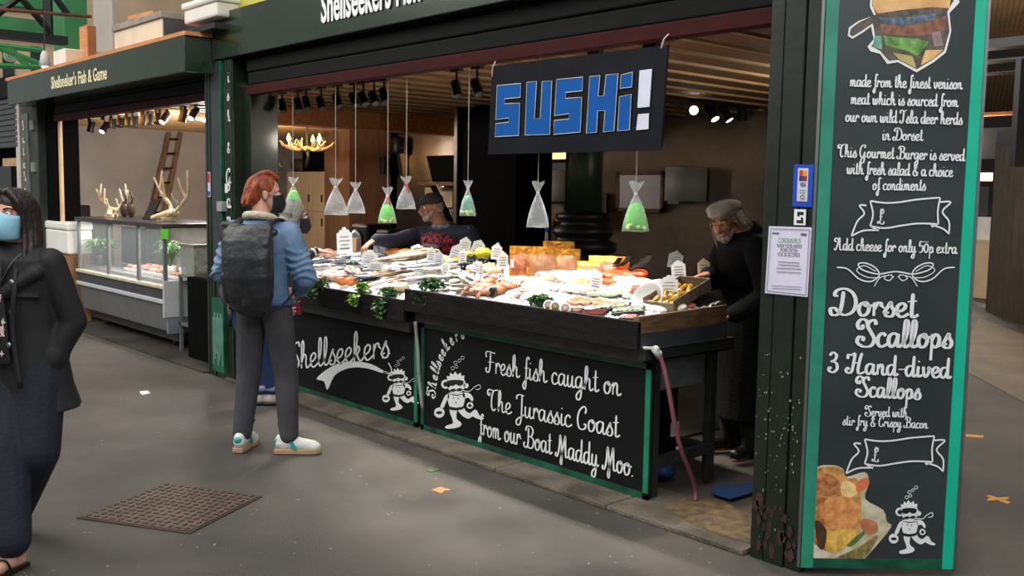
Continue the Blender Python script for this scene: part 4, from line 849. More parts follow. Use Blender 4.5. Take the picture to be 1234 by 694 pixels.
def slab(px, py, wpx, dm, h, ang, m, nm, label, cat, m2=None, lift=0):
    p = BED(px, py, .004+lift); s = mpp(p); w = wpx*s; t = thing(nm, label, cat, p)
    b = MB(); b.obox((0, 0, h/2), (w, dm, h)); settle(b, p, ang).build('tray', m, t, bevel=.003)
    b = MB(); b.obox((0, 0, h+.004), (w*.92, dm*.86, .008)); settle(b, p, ang).build('lid', m2 or m, t, bevel=.002); return t
slab(737, 374, 46, .085, .025, .62, m_blkp, 'fish_tray', 'black tray with patterned lid, left of the two dark patterned trays', 'tray', m_pat)
slab(757, 378, 40, .085, .025, .62, m_blkp, 'fish_tray', 'black tray with patterned lid, right of the two dark patterned trays', 'tray', m_pat)
slab(757, 386, 22, .05, .02, .2, m_blkp, 'fish_tray', 'small tray with red and white lid at the front right corner', 'tray', mat('red_white_lid', (226, 200, 196), .3, 0, .3, 50, c2=(196, 50, 40), lo=.42, hi=.52))
slab(715, 380, 34, .09, .015, .3, m_blkp, 'fish_tray', 'glossy black tray of dark red fish at the front edge right of the jars', 'tray', mat('dark_red_fish', (96, 40, 36), .2, 0, .3, 30))
slab(690, 377, 26, .07, .015, .3, m_blkp, 'fish_tray', 'flat black tray at the front, just right of the round jars', 'tray', mat('brown_pate', (120, 84, 70), .3, 0, .2, 30))
slab(772, 352, 30, .07, .03, .65, mat('dark_red_pack', (150, 34, 48), .3, 0, .15), 'fish_packet', 'dark red vacuum packet behind the round white dish', 'packet')
slab(786, 345, 24, .07, .025, .65, mat('lilac_white_pack', (212, 206, 226), .3, 0, .1), 'fish_packet', 'white and lilac packet behind the dark red one', 'packet')
slab(752, 354, 36, .06, .025, .6, mat('brick_pack', (176, 92, 72), .3, 0, .15), 'fish_packet', 'brick-coloured packet behind the pale greenish fillet', 'packet')
slab(594, 357, 9, .03, .05, .2, m_blkp, 'sauce_box', 'tiny black box at the front beside the crabs', 'box')
# round jars at the front
for i, (px, py, cc_, lab) in enumerate([(663, 369.5, (196, 150, 132), 'pale-lidded round jar lying against the parsley'), (671, 371, (150, 140, 84), 'olive-lidded round jar in the middle of the row of three'), (683, 373, (206, 170, 168), 'largest round jar with white ring lid, right of three')]):
    p = BED(px, py, .03); t = thing('round_jar', lab, 'jar', p-np.array([0, 0, .03])); R = rot('Z', .5)@rot('X', math.pi/2-.3)
    b = MB(); b.lathe([(.001, -.03), (.030, -.03), (.032, -.02), (.032, .022), (.028, .028)], p, 18, R); b.build('jar', mat('dark_glass', (60, 26, 26), .15, 0, .2), t, True)
    b = MB(); b.lathe([(.033, .020), (.034, .034), (.026, .036), (.024, .033)], p, 18, R, caps=False); b.build('rim', m_wpl, t, True)
    b = MB(); b.lathe([(.026, .033), (.001, .034)], p, 18, R); b.build('lid', mat('lid_%d' % i, cc_, .4, 0, .1), t, True)
# wooden crate of small jars on the end board
cr = thing('wooden_crate', 'tilted old wooden crate with brass-coloured jars at the right end of the counter', 'crate', (-3.62, 4.55, 1.10))
cp = np.array([-3.60, 4.50, 1.135]); Rc = rot('Z', .06)@rot('X', .30)@np.diag([.62, .85, .75])
def cbx(b, c, s): return b.obox(cp+Rc@np.array(c), s, Rc)
b = MB(); cbx(b, (0, 0, -.04), (.34, .44, .012)); b.build('base', m_wood, cr)
for c, s in (((.17, 0, 0), (.012, .44, .09)), ((-.17, 0, 0), (.012, .44, .09)), ((0, .22, .0), (.34, .012, .09)), ((0, -.22, -.01), (.34, .012, .07))):
    b = MB(); cbx(b, c, s); b.build('side_board', mat('grey_brown_wood', (112, 96, 74), .75, 0, .25, 6, .3, 50, stretch=(2, 8, 8)), cr, bevel=.003)
m_brass = mat('amber_jar', (186, 138, 54), .2, .3, .25, 30, c2=(128, 84, 30)); n = 0
jp = thing('preserve_jar', 'small amber jar lying in the tilted wooden crate', 'jar', (0, 0, -50), 0, 'amber jars in the wooden crate')
b = MB(); b.lathe([(.016, -.04), (.018, -.035), (.018, .02), (.015, .028)], n=14, R=rot('X', math.pi/2)); b.build('jar', m_brass, jp, True, local=True)
b = MB(); b.lathe([(.017, .026), (.017, .038), (.001, .039)], n=14, R=rot('X', math.pi/2)); b.build('lid', mat('jar_lid', (196, 182, 120), .4, .3), jp, True, local=True)
for i in range(12):
    q = cp+Rc@np.array([-.12+.08*(i % 4), -.14+.12*(i//4), -.008]); o = jp if i == 0 else copy_tree(jp, q); o.location = q.tolist(); o.rotation_euler = (.38+random.uniform(-.2, .2), random.uniform(-.2, .2), .12+random.uniform(-.3, .3))
# crate stand
b = MB(); b.box(-3.72, -3.48, 4.56, 4.70, 1.06, 1.12); o = b.build('crate_riser', m_bwood); tag(o, 'dark board propping up the wooden crate at the right end', 'board')
# black curled dividers along the back of the right counter
for i, (px, py) in enumerate([(752, 324), (772, 322), (796, 325), (817, 321)]):
    p = BED(px, py, .0); p[1] = min(p[1], 4.70); b = MB()
    pr = [(0, 0), (.04, .01), (.075, .03), (.10, .065), (.105, .06), (.08, .022), (.042, -.002), (0, -.012)]
    b.prism([p+np.array([x*.9-.03, x*.3, z+.02]) for x, z in pr], (.02, .028, 0)); o = b.build('curled_scoop', mat('dark_grey_plastic', (46, 46, 46), .35), bevel=.002)
    tag(o, ordinal(i, 4)+' curled dark grey scoop along the back of the right counter', 'scoop')
# boxes at the back left
b = MB(); c = BED(424, 303, .0); b.obox(c+np.array([0, 0, .06]), (.14, .1, .12), rot_z(.5)); o = b.build('cardboard_box', mat('tan_card', (196, 160, 120), .7), bevel=.003); tag(o, 'small tan box behind the white card at the back of the left counter', 'box')
c = BED(417, 316, .0); t = thing('fish_tub', 'little blue-grey tub below the white card on the left counter', 'tub', c); b = MB(); b.lathe([(.035, 0), (.045, .06), (.04, .06), (.033, .01), (.001, .01)], c, 18); b.build('tub', mat('blue_grey_plastic', (96, 124, 148), .4), t, True); b = MB(); b.lathe([(.046, .055), (.047, .062), (.041, .062), (.04, .056)], c, 18, caps=False); b.build('rim', m_wpl, t, True)
c = BED(456, 311, .0); b = MB(); b.grid(lambda u, v: c+np.array([(u-.5)*.16, .02*math.sin(u*9), v*.12*(.8+.2*math.sin(u*7))]), 10, 6); b.grid(lambda u, v: c+np.array([(u-.5)*.16, .05+.02*math.sin(u*8), v*.11]), 10, 6); o = b.build('plastic_bag', mat('grey_film', (150, 152, 156), .3), smooth=True); tag(o, 'crumpled grey plastic bag at the back of the left counter beside the hand', 'bag')
# price cards
m_card = mat('white_card', (238, 240, 240), .5, 0, .02); m_cardy = mat('cream_card', (236, 226, 176), .5, 0, .02)
def card(px, py, wpx, hpx, label, turn=.75, tilt=.0, m=None, grey=False):
    """scalloped price card on a spike; px,py = foot of the card"""
    p = BED(px, py, .0); s = mpp(p); w, h = wpx*s*1.15, hpx*s*1.15; t = thing('price_card', label, 'price card', p, turn)
    R = rot('Y', tilt)@rot('X', -.12); z0 = .045
    out = [(-.5, 0), (.5, 0), (.5, .78), (.36, .80), (.3, .9), (.16, .9), (.1, 1), (-.1, 1), (-.16, .9), (-.3, .9), (-.36, .80), (-.5, .78)]
    b = MB(); b.prism([R@np.array([x*w, 0, z0+z*h]) for x, z in out], R@np.array([0, .003, 0])); b.build('card', m or m_card, t, local=True)
    b = MB()
    for k in range(4):
        ww = w*(.55, .7, .5, .62)[k]; z = z0+h*(.62-.15*k); hh = h*(.035 if k < 3 else .06)
        b.prism([R@np.array([x, -.0015, zz]) for x, zz in ((-ww/2, z), (ww/2, z), (ww/2, z+hh), (-ww/2, z+hh))], R@np.array([0, .001, 0]))
    b.build('print', mat('grey_print', (120, 120, 124), .6), t, local=True)
    b = MB(); b.tube([R@np.array([0, .006, -.02]), R@np.array([0, .006, z0+h*.4])], .004, 6); b.build('spike', m_blkp, t, local=True)
for q in [(371, 323, 13, 12, 'leftmost white price card, beside the arm of the man in denim'), (416, 312, 17, 28, 'large blank white card at the back left, over the blue-grey tub'), (366, 336, 12, 9, 'low white price card under the leftmost one'),
          (444, 326, 17, 15, 'white card right of the parsley, below the outstretched hand'), (467, 309, 9, 14, 'small white price card standing alone behind the grey bag'), (452, 332, 18, 9, 'broad low white card at the middle of the left counter'), (502, 316, 15, 13, 'square white card left of the apron of the stallholder'),
          (518, 323, 9, 16, 'narrow white card right of the square one'), (528, 325, 10, 13, 'white card beside the cream roe'), (543, 322, 11, 19, 'tilted white card just right of the cream roe'), (536, 335, 9, 10, 'small white card in front of the cream roe'),
          (558, 312, 12, 17, 'tall white card at the back of the mussels'), (570, 313, 13, 16, 'greyish white card leaning right behind the mussels'), (556, 325, 8, 16, 'narrow white card in front of the yellow net'), (570, 335, 12, 12, 'white card on the ice between mussels and oysters'),
          (579, 341, 5, 16, 'very narrow white card standing over the oysters'), (597, 320, 11, 17, 'white price card left of the gold packs, rear one of two'), (606, 332, 11, 19, 'white price card left of the gold packs, front one of two'),
          (715, 358, 13, 18, 'tilted white price card amid the white fish in front of the orange packs'), (811, 331, 15, 18, 'highest white price card over the scoops'), (819, 344, 15, 19, 'white price card just below the highest one'),
          (806, 366, 19, 22, 'largest white price card, right of the round white dish')]:
    tl = {543: .3, 570: .35, 558: .12, 715: .15, 811: .15, 819: -.08}.get(q[0], random.uniform(-.1, .1)); card(*q, turn=.75+random.uniform(-.2, .2), tilt=tl)
card(849, 343, 13, 20, 'cream-coloured price card on the wooden crate', tilt=-.06, m=m_cardy)
pk = P(625, 322, 1, 4.30)
b = MB(); b.obox(BED(627, 333)+np.array([-.02, -.045, .09]), (.045, .004, .06), rot_z(.75)@rot('X', -.2)); o = b.build('price_label', m_card); tag(o, 'small white label stuck on the leftmost gold salmon pack', 'label')
# ------------------------------------------------------------------ hanging things, lamps and the inside of the stall
# SUSHI! board
sg = thing('hanging_sign', 'black hanging board painted SUSHI! in blue block letters', 'sign', P(697, 186, 1, 3.93))
def SP(px, py, o=0): return P(px, py, 1, 3.93-o)
b = MB(); b.prism([SP(593, 80), SP(805, 54), SP(796, 181), SP(588, 186)], (0, .012, 0)); b.build('board', mat('sign_black', (26, 28, 33), .7, 0, .1, spec=.1), sg)
m_blue = mat('sign_blue', (2, 84, 162), .7, 0, .04, spec=.2); m_outl = mat('sign_outline', (190, 186, 170), .6)
S = lambda L: [(580+x/3.155, y/3.155) for x, y in L]
LET = [('S', [(62, 325), (152, 317), (150, 370), (90, 376), (90, 394), (148, 392), (144, 515), (53, 520), (57, 470), (106, 464), (106, 448), (57, 455)]), ('U', [(175, 313), (212, 309), (204, 452), (226, 450), (233, 310), (270, 307), (262, 511), (168, 514)]),
       ('S', [(288, 302), (388, 293), (386, 345), (322, 352), (322, 374), (384, 370), (378, 502), (277, 511), (279, 458), (336, 452), (336, 432), (280, 440)]), ('H', [(414, 291), (453, 287), (446, 366), (468, 364), (476, 285), (522, 280), (506, 498), (466, 502), (472, 420), (444, 422), (440, 503), (401, 507)]),
       ('i', [(527, 368), (572, 358), (565, 494), (520, 498)]), ('i', [(533, 285), (577, 274), (574, 331), (529, 336)])]
for nm, L in LET:
    b = MB(); b.prism([SP(*q, .004) for q in S(L)], (0, -.002, 0)); b.build('letter', m_blue, sg)
    b = MB(); bstroke(b, S(L), .005, True, lambda x, y: SP(x, y, .003), PB_N, smooth=False); b.build('letter_outline', m_outl, sg)
for L in ([(603, 268), (650, 262), (640, 406), (595, 410)], [(597, 434), (638, 431), (636, 491), (590, 495)]):
    b = MB(); b.prism([SP(*q, .004) for q in S(L)], (0, -.003, 0)); b.build('exclamation_mark', mat('sign_white', (214, 220, 236), .5, 0, .03), sg)
m_str = mat('string', (190, 184, 170), .8)
for pts in ([(593, 92), (594, 80), (597, 74)], [(797, 58), (800, 47), (806, 41)]):
    b = MB(); b.tube([SP(*pts[0]), SP(*pts[1]), P(pts[2][0], pts[2][1], 1, 3.95)], .004, 6); b.build('cord', m_str, sg)

# spot lamps on their tracks
m_lampb = mat('lamp_black', (16, 16, 17), .45); m_lens = mat('lamp_lens', (255, 244, 226), .3, 0, 0, emit=3.0); m_lensoff = mat('lens_dull', (90, 88, 84), .2)
def spotlamp(pos, aim, label, group=None, lit=0, size=1.0, lens=None, power=0, cone=50, col=(1, .93, .82)):
    pos = np.array(pos); d = np.array(aim)-pos; d /= np.linalg.norm(d); R = frame(d, (0, 0, 1) if abs(d[2]) < .98 else (1, 0, 0))
    Rz = np.stack([R[:, 0], R[:, 2], R[:, 1]], 1)                       # local z along the beam
    t = thing('spotlight', label, 'spotlight', pos, 0, group); k = size
    b = MB(); b.lathe([(.030*k, -.065*k), (.034*k, -.06*k), (.034*k, .05*k), (.036*k, .055*k), (.030*k, .056*k)], pos, 16, Rz); b.build('lamp_body', m_lampb, t, True)
    b = MB(); b.lathe([(.029*k, .0575*k), (.001, .0578*k)], pos, 16, Rz); b.build('lens', lens or (m_lens if lit else m_lensoff), t)
    top = np.array([pos[0], pos[1], CEIL-.03]); b = MB(); b.tube([pos-d*.01, pos+np.array([0, 0, .05]), top], .008, 6); b.build('stem', m_lampb, t)
    b = MB(); b.box(top[0]-.05*k, top[0]+.05*k, top[1]-.02, top[1]+.02, CEIL-.05, CEIL-.004); b.build('adaptor', m_lampb, t)
    if power:
        l = bpy.data.lights.new('spot_beam', 'SPOT'); l.energy = power; l.spot_size = math.radians(cone); l.spot_blend = .35; l.shadow_soft_size = .03; l.color = col
        o = bpy.data.objects.new('spot_beam', l); COL.objects.link(o); o.parent = t; o.location = (d*.07).tolist(); o.rotation_euler = Vector(d).to_track_quat('-Z', 'Y').to_euler()
row = [(340, 128), (359, 127), (369, 125), (387, 125), (407, 122), (427, 121), (438, 120), (451, 119), (463, 116)]
aimx = [-7.5, -7.1, -6.8, -6.5, -6.2, -5.9, -5.6, -5.3, -5.7]
for i, q in enumerate(row):
    p = P(*q, 1, 4.42); spotlamp(p, (aimx[i], 4.32, 1.0), ordinal(i, len(row))+' black spotlight in the ceiling row left of the SUSHI! board', 'spotlights over the fish counter', power=SPOT_W if i % 2 == 0 else 0, cone=64)
for i, q in enumerate([(550, 108), (575, 106)]):
    p = P(*q, 1, 4.42); spotlamp(p, (-4.9+.5*i, 4.3, 1.03), ('left', 'right')[i]+'-hand black spotlight of the pair beside the SUSHI! board', 'spotlights over the fish counter', power=SPOT_W*1.1, cone=64)
for i, x in enumerate((-4.2, -3.75)):
    spotlamp((x-.1, 4.5, 2.46), (x+.02, 4.32, 1.03), ('left', 'right')[i]+'-hand spotlight hidden behind the SUSHI! board', 'spotlights over the fish counter', power=SPOT_W*1.1, cone=62)
rr = [(834.5, 133), (857.6, 136), (874, 137), (893.8, 137)]
for i, q in enumerate(rr):
    p = P(*q, 0, -5.75); aim = [(0, 2, 1.9), (-4.6, 7.5, 1.0), (-4.8, 8.2, 1.0), (-5.6, 8.2, 0)][i]
    spotlamp(p, aim, ('glowing spotlight facing the street, right of the SUSHI! board', 'second spotlight from the glowing one, right of the SUSHI! board', 'third spotlight from the glowing one, tilted to the back wall', 'unlit rightmost spotlight of the track right of the SUSHI! board')[i], 'spotlights on the right-hand track', lit=i < 3, size=1.35, power=5 if i == 0 else 0, cone=90, lens=mat('lamp_glare', (255, 246, 230), .3, 0, 0, emit=9) if i == 0 else None)
a0 = P(800, 118, 0, -5.75); a1 = P(908, 124, 0, -5.75)
o = MB().box(-5.78, -5.72, a0[1]-.1, a1[1]+.05, CEIL-.05, CEIL-.003).build('light_track', m_lampb); tag(o, 'black lighting track on the ceiling right of the SUSHI! board', 'track')
p0 = P(332, 115, 1, 4.42); p1 = P(470, 100, 1, 4.42)
o = MB().box(p0[0], p1[0]+.05, 4.40, 4.44, CEIL-.03, CEIL-.001).build('light_track', m_lampb); tag(o, 'black lighting track over the left end of the fish counter', 'track')
lrow = [(109.6, 153), (126, 154), (135.7, 148), (145.6, 146), (155, 146), (162, 146), (173.5, 143.5), (181, 143), (190.6, 142), (198.6, 142), (220.5, 139), (233, 137)]
for i, q in enumerate(lrow):
    p = P(*q, 1, 4.6); lit = i in (1, 9, 11)
    spotlamp(p, (p[0]+random.uniform(-.4, .4), 4.35+random.uniform(-.3, .2), .9) if not lit else (p[0]+.5, 3.6, 1.2), ordinal(i, len(lrow))+' spotlight in the ceiling row of the game stall', 'spotlights in the game stall', lit=lit, size=1.25, power=GAME_W if i in (0, 3, 5, 7, 10) else 0, cone=80)

# plastic bags of water on strings
m_bag = glass('clear_film', (236, 238, 240), .22, .12); m_string = m_str
m_gw = mat('green_glow_plastic', (70, 214, 20), .4, 0, .2, 18, c2=(120, 236, 60)); m_tq = mat('turquoise_plastic', (92, 190, 150), .4, 0, .25, 18)
def bag(px, y0, y1, wpx, Y, label, fillm=None, fh=.5, tie=None, tw=0, top=None, seed=0):
    """y0 top of knot frill, y1 bottom of bag in the photograph, at depth Y"""
    rn = random.Random(seed); A_ = P(px, y0, 1, Y); Bm = P(px, y1, 1, Y); H_ = A_[2]-Bm[2]; w = wpx*mpp(Bm); o = np.array([Bm[0], Y, Bm[2]])
    t = thing('water_bag', label, 'bag', o, 0, 'plastic bags of water on strings'); n = 22; c = math.cos(YAW); s_ = math.sin(YAW)
    Rb = rot_z(YAW)
    def rg(z, rx, ry, wob): return [o+Rb@np.array([rx*math.cos(a)*(1+wob*math.sin(5*a+seed)), ry*math.sin(a)*(1+wob*math.cos(4*a+seed)), z*H_+.012*wob*10*math.sin(3*a+seed)*.3]) for a in np.linspace(0, 2*math.pi, n+1)[:-1]]
    prof = [(.0, .50, .03), (.03, .49, .14), (.15, .46, .24), (.32, .38, .24), (.48, .28, .18), (.62, .17, .12), (.72, .07, .06), (.77, .05, .05), (.83, .12, .08), (.93, .22, .12), (1.0, .26, .13)]
    b = MB(); b.rings([rg(z, rx*w, ry*w, .04 if z < .7 else .18) for z, rx, ry in prof], caps=False); b.build('film', m_bag, t, True)
    if fillm:
        pr = [(z*fh/.5, rx*.9, ry*.85) for z, rx, ry in ((.02, .46, .12), (.06, .46, .2), (.2, .42, .23), (.35, .34, .2), (.44, .22, .13), (.47, .05, .03))]
        b = MB(); b.rings([rg(z, rx*w, ry*w, .1) for z, rx, ry in pr]); b.build('coloured_filling', fillm, t, True)
        b = MB()
        for k in range(5): q = o+Rb@np.array([rn.uniform(-.33, .33)*w, -.15*w, rn.uniform(.05, .14)*H_]); b.ell(q, (.014, .012, .012))
        b.build('pale_pebbles', mat('pale_lime', (214, 226, 150), .4), t, True)
    b = MB(); b.lathe([(.055*w, -.012), (.075*w, -.006), (.075*w, .006), (.055*w, .012)], o+np.array([0, 0, .745*H_]), 14); b.build('tie', tie or mat('clear_tie', (206, 204, 196), .3), t, True)
    b = MB(); b.tube([o+np.array([0, 0, .75*H_]), o+np.array([0, 0, H_*1.02]), np.array([o[0], Y, 2.50 if Y < 4.05 else CEIL])], .0022, 5); b.build('string', m_string, t)
    if tw: b = MB(); b.tube(crom([o+np.array([.02, -.01, .75*H_]), o+np.array([.05, -.02, .66*H_]), o+np.array([.06, -.02, .5*H_])], 4), .006, 6); b.build('red_tail', mat('red_tie', (186, 40, 46), .5), t, True)
    return t
bag(353.5, 214, 252, 23, 4.02, 'leftmost hanging bag, filled with bright green, beside the black face mask', m_gw, .62, seed=1)
bag(404.5, 215, 259, 29, 4.02, 'wide clear water bag hanging second from the left, in front of the brown panel', seed=2)
bag(428.5, 220, 257, 24, 4.02, 'small clear water bag just right of the wide one', seed=3)
bag(467, 226, 269, 23, 4.02, 'green-filled bag with red tail hanging lowest over the left counter', m_gw, .55, tw=1, seed=4)
bag(489.5, 213, 252, 24, 4.02, 'clear water bag with red tie hanging left of the capped stallholder', None, tie=mat('red_tie', (186, 40, 46), .5), tw=1, seed=5)
bag(563.5, 218, 260, 20, 4.02, 'bag with blue-green filling hanging right of the capped stallholder', m_tq, .6, seed=6)
bag(647.5, 219, 274, 27, 4.02, 'tall clear water bag hanging under the SUSHI! board', seed=7)
bag(765, 219, 279, 33, 4.02, 'largest green-filled bag hanging by the right end of the SUSHI! board', m_gw, .6, seed=8)
# ---- columns and back fittings
c0 = P(703, 250, 1, 7.0)
gc = thing('iron_column', 'green round iron column with a heavy moulded black base behind the counter', 'column', (c0[0], 7.0, .02))
b = MB(); b.lathe([(.185, 1.30), (.185, CEIL)], (c0[0], 7.0, 0), 28); b.build('shaft', mat('column_green', (34, 58, 36), .4, 0, .12), gc, True)
b = MB(); b.lathe([(.30, 1.12), (.34, 1.15), (.34, 1.22), (.27, 1.25), (.27, 1.28), (.30, 1.31), (.30, 1.36), (.25, 1.39), (.24, 1.43), (.27, 1.46), (.27, 1.50), (.19, 1.53)], (c0[0], 7.0, 0), 28); b.build('base_moulding', mat('sooty_black', (20, 22, 20), .45), gc, True)
b = MB(); b.obox((c0[0], 7.0, .57), (.5, .5, 1.1), rot_z(.4)); b.build('pedestal', MATS['sooty_black'], gc, bevel=.02)
k0 = P(551, 200, 1, 6.6); k1 = P(622, 200, 1, 6.6)
bc = thing('black_pillar', 'wide matt black pillar boxing behind the capped stallholder', 'pillar', ((k0[0]+k1[0])/2, 6.8, .02))
b = MB(); b.box(k0[0], k1[0], 6.6, 7.1, .02, CEIL-.001); b.build('casing', m_blk2, bc)
b = MB(); b.box(k0[0]-.02, k0[0]+.03, 6.57, 6.62, .02, CEIL-.001); b.build('edge_reflection', mat('reflection_steel', (110, 100, 84), .3, .8), bc)  # pale strip built in for the light reflected along the pillar edge
m_drum = mat('dull_white_enamel', (168, 166, 158), .5, 0, .05)
def WB(px, py, o=.05): return P(px, py, 1, YB-o)
for i, (xa, xb, ya, yb, lab) in enumerate([(655, 692, 206, 243, 'white curved dispenser on the back wall left of the green column'), (806, 848, 202, 243, 'white curved dispenser on the steel back wall right of the whiteboard'), (716, 727, 232, 272, 'white fitting on the back wall half hidden by the green column')]):
    A_ = WB(xa, ya); B_ = WB(xb, yb); t = thing('wall_dispenser', lab, 'dispenser', ((A_[0]+B_[0])/2, YB-.1, B_[2]))
    cx = (A_[0]+B_[0])/2; rx = (B_[0]-A_[0])/2; n = 16
    def sec(z0, z1, k): return [np.array([cx+rx*k*math.cos(a), YB-.002-.28*k*math.sin(a), z]) for z in (z0, z1) for a in np.linspace(math.pi, 0, n)]
    b = MB(); v = sec(B_[2], A_[2], 1); b.add(v, [(i_, i_+1, n+i_+1, n+i_) for i_ in range(n-1)]+[tuple(range(n))[::-1], tuple(range(n, 2*n))]); b.build('cover', m_drum, t, True)
    b = MB(); b.box(cx-rx*.3, cx+rx*.3, YB-.27, YB-.05, B_[2]-.03, B_[2]); b.build('outlet', mat('grey_slot', (90, 90, 88), .5), t)
def flat_on_wall(name, label, cat, q, m_frame, m_in, grp=None, Yw=None, dep=.03, part='panel', fr=.04):
    Yw = Yw or YB; f = [P(x, y, 1, Yw-dep) for x, y in q]; xs = [p[0] for p in f]; zs = [p[2] for p in f]
    t = thing(name, label, cat, ((min(xs)+max(xs))/2, Yw-dep/2, min(zs)))
    x0, x1, z0, z1 = min(xs), max(xs), min(zs), max(zs)
    MB().box(x0+fr, x1-fr, Yw-dep*.7, Yw-.002, z0+fr, z1-fr).build(part, m_in, t)
    b = MB(); b.box(x0, x0+fr, Yw-dep, Yw-.002, z0, z1); b.box(x1-fr, x1, Yw-dep, Yw-.002, z0, z1); b.box(x0, x1, Yw-dep, Yw-.002, z0, z0+fr); b.box(x0, x1, Yw-dep, Yw-.002, z1-fr, z1); b.build('frame', m_frame, t); return t
flat_on_wall('whiteboard', 'grey-white board with a wooden frame on the steel back wall', 'whiteboard', [(743, 207), (798, 256)], m_wood, mat('board_grey', (176, 174, 166), .5, 0, .03))
flat_on_wall('chalk_menu', 'dark chalk menu board at the back between the black pillar and green column', 'menu board', [(621, 193), (688, 219)], m_blk2, mat('chalk_black', (30, 30, 32), .6, 0, .2))
o = WB(622, 189); o2 = WB(690, 183)
b = MB(); b.box(o[0], o2[0], YB-.06, YB-.01, o[2]-.04, o[2]+.06); ob = b.build('glow_bar', mat('warm_strip', (255, 206, 130), .4, 0, 0, emit=1.6)); tag(ob, 'warm glowing bar over the chalk menu at the back', 'lamp')  # glowing bar set where the warm streak runs along the back wall
sh0 = WB(622, 264); sh1 = WB(656, 264)
sf = thing('wall_shelf', 'narrow shelf with utensils at the back between pillar and column', 'shelf', (sh0[0]+.5, YB-.1, sh0[2])); b = MB(); b.box(sh0[0], sh1[0]+.4, YB-.28, YB-.002, sh0[2]-.04, sh0[2]); b.build('board', m_wood, sf); b = MB(); b.box(sh0[0], sh1[0]+.4, YB-.05, YB-.002, sh0[2]-.14, sh0[2]-.04); b.build('bracket', m_wood, sf)
for i in range(7):
    q = WB(624+4.3*i, 262); b = MB(); hh = .14+.06*((i*3) % 4)/3
    if i % 2: b.lathe([(.03, 0), (.03, hh*.6), (.012, hh*.75), (.012, hh)], (q[0], YB-.14, sh0[2]), 12); m_ = mat('dark_bottle', (40, 36, 26), .15)
    else: b.lathe([(.012, 0), (.010, hh*.7), (.028, hh*.8), (.03, hh*1.15), (.01, hh*1.25)], (q[0], YB-.14, sh0[2]), 10); m_ = mat('pale_wood', (196, 160, 110), .6)
    ob = b.build('bottle' if i % 2 else 'wooden_spoon', m_, smooth=True); tag(ob, ('dark bottle' if i % 2 else 'upright wooden spoon')+' standing on the narrow back shelf between the pillar and the column', 'bottle' if i % 2 else 'spoon', 'dark bottles on the back shelf' if i % 2 else 'wooden spoons on the back shelf')
# blue-topped pole and dark scales behind the packs
b = MB(); q = P(659, 276, 1, 5.6); b.tube([(q[0], 5.6, .02), (q[0], 5.6, q[2]-.02)], .014, 10); ph = thing('broom_handle', 'blue-topped pole standing behind the gold salmon packs', 'pole', (q[0], 5.6, .02)); b.build('shaft', mat('pale_grey_plastic', (150, 146, 138), .5), ph, True); b = MB(); b.tube([(q[0], 5.6, q[2]-.02), (q[0], 5.6, q[2]+.12)], .016, 10); b.build('blue_grip', mat('bright_blue_plastic', (30, 120, 190), .4), ph, True)
q = P(636, 300, 1, 5.25); t = thing('scales', 'dark weighing scales with pale trim behind the gold salmon packs', 'scales', (q[0], 5.25, 1.0))
b = MB(); b.box(q[0]-.2, q[0]+.2, 5.1, 5.4, 1.0, 1.12); b.build('body', m_blkp, t, bevel=.01); b = MB(); b.prism([(q[0]-.18, 5.12, 1.12), (q[0]+.18, 5.12, 1.12), (q[0]+.18, 5.3, 1.26), (q[0]-.18, 5.3, 1.26)], (0, .02, .01)); b.build('display', mat('grey_display', (110, 112, 112), .25), t); b = MB(); b.tube([(q[0]-.2, 5.1, 1.12), (q[0]-.24, 5.15, 1.3)], .012, 6); b.build('side_trim', m_wpl, t)
o = MB().box(q[0]-.5, q[0]+.6, 5.05, 5.45, .02, 1.0).build('back_bench', m_blk2); tag(o, 'black work bench behind the right counter under the scales', 'bench')
# ---- left back corner: cupboards, panel, chandelier
x0 = max(-14.9, P(322, 200, 1, 8.2)[0]); x1 = P(391, 200, 1, 8.2)[0]; zt_ = P(360, 207, 1, 8.2)[2]
cu = thing('cream_cupboard', 'tall cream cupboard behind the leftmost green bag', 'cupboard', ((x0+x1)/2, 8.45, .02))
b = MB(); b.box(x0, x1, 8.22, YB-.06, .02, zt_); b.build('body', m_cream, cu); wd_ = (x1-x0)/3
for k in range(3):
    b = MB(); b.box(x0+k*wd_+.02, x0+(k+1)*wd_-.02, 8.2, 8.22, 1.35, zt_-.03); o = b.build('door', m_cream, cu, bevel=.006); b = MB(); b.box(x0+(k+1)*wd_-.09, x0+(k+1)*wd_-.06, 8.185, 8.2, 1.5, 1.62); b.build('handle', m_blkp, o)
    b = MB(); b.box(x0+k*wd_+.02, x0+(k+1)*wd_-.02, 8.2, 8.22, .08, 1.31); o = b.build('door', m_cream, cu, bevel=.006); b = MB(); b.box(x0+(k+1)*wd_-.09, x0+(k+1)*wd_-.06, 8.185, 8.2, 1.12, 1.24); b.build('handle', m_blkp, o)
q0 = P(345, 188, 1, 8.3); q1 = P(385, 205, 1, 8.3)
t = thing('rolled_blind', 'dark tubular roll and black box lying on top of the cream cupboard', 'roll', ((q0[0]+q1[0])/2, 8.35, zt_)); b = MB(); b.tube([(x0+.05, 8.36, zt_+.11), (x1-.5, 8.36, zt_+.11)], .11, 16); b.build('roll', mat('tube_brown', (96, 76, 52), .6), t, True); b = MB(); b.box(x1-.75, x1-.02, 8.24, 8.6, zt_, zt_+.34); b.build('black_box', m_blk2, t)
xa = P(391, 200, 1, 8.0)[0]; xb = P(421, 200, 1, 8.0)[0]
o = MB().box(xa, xb, 8.0, YB-.06, .02, CEIL-.002).build('brown_partition', mat('reddish_brown_board', (120, 86, 60), .6, 0, .12, 3, stretch=(4, 4, .6))); tag(o, 'reddish brown full-height partition behind the wide water bag', 'partition')
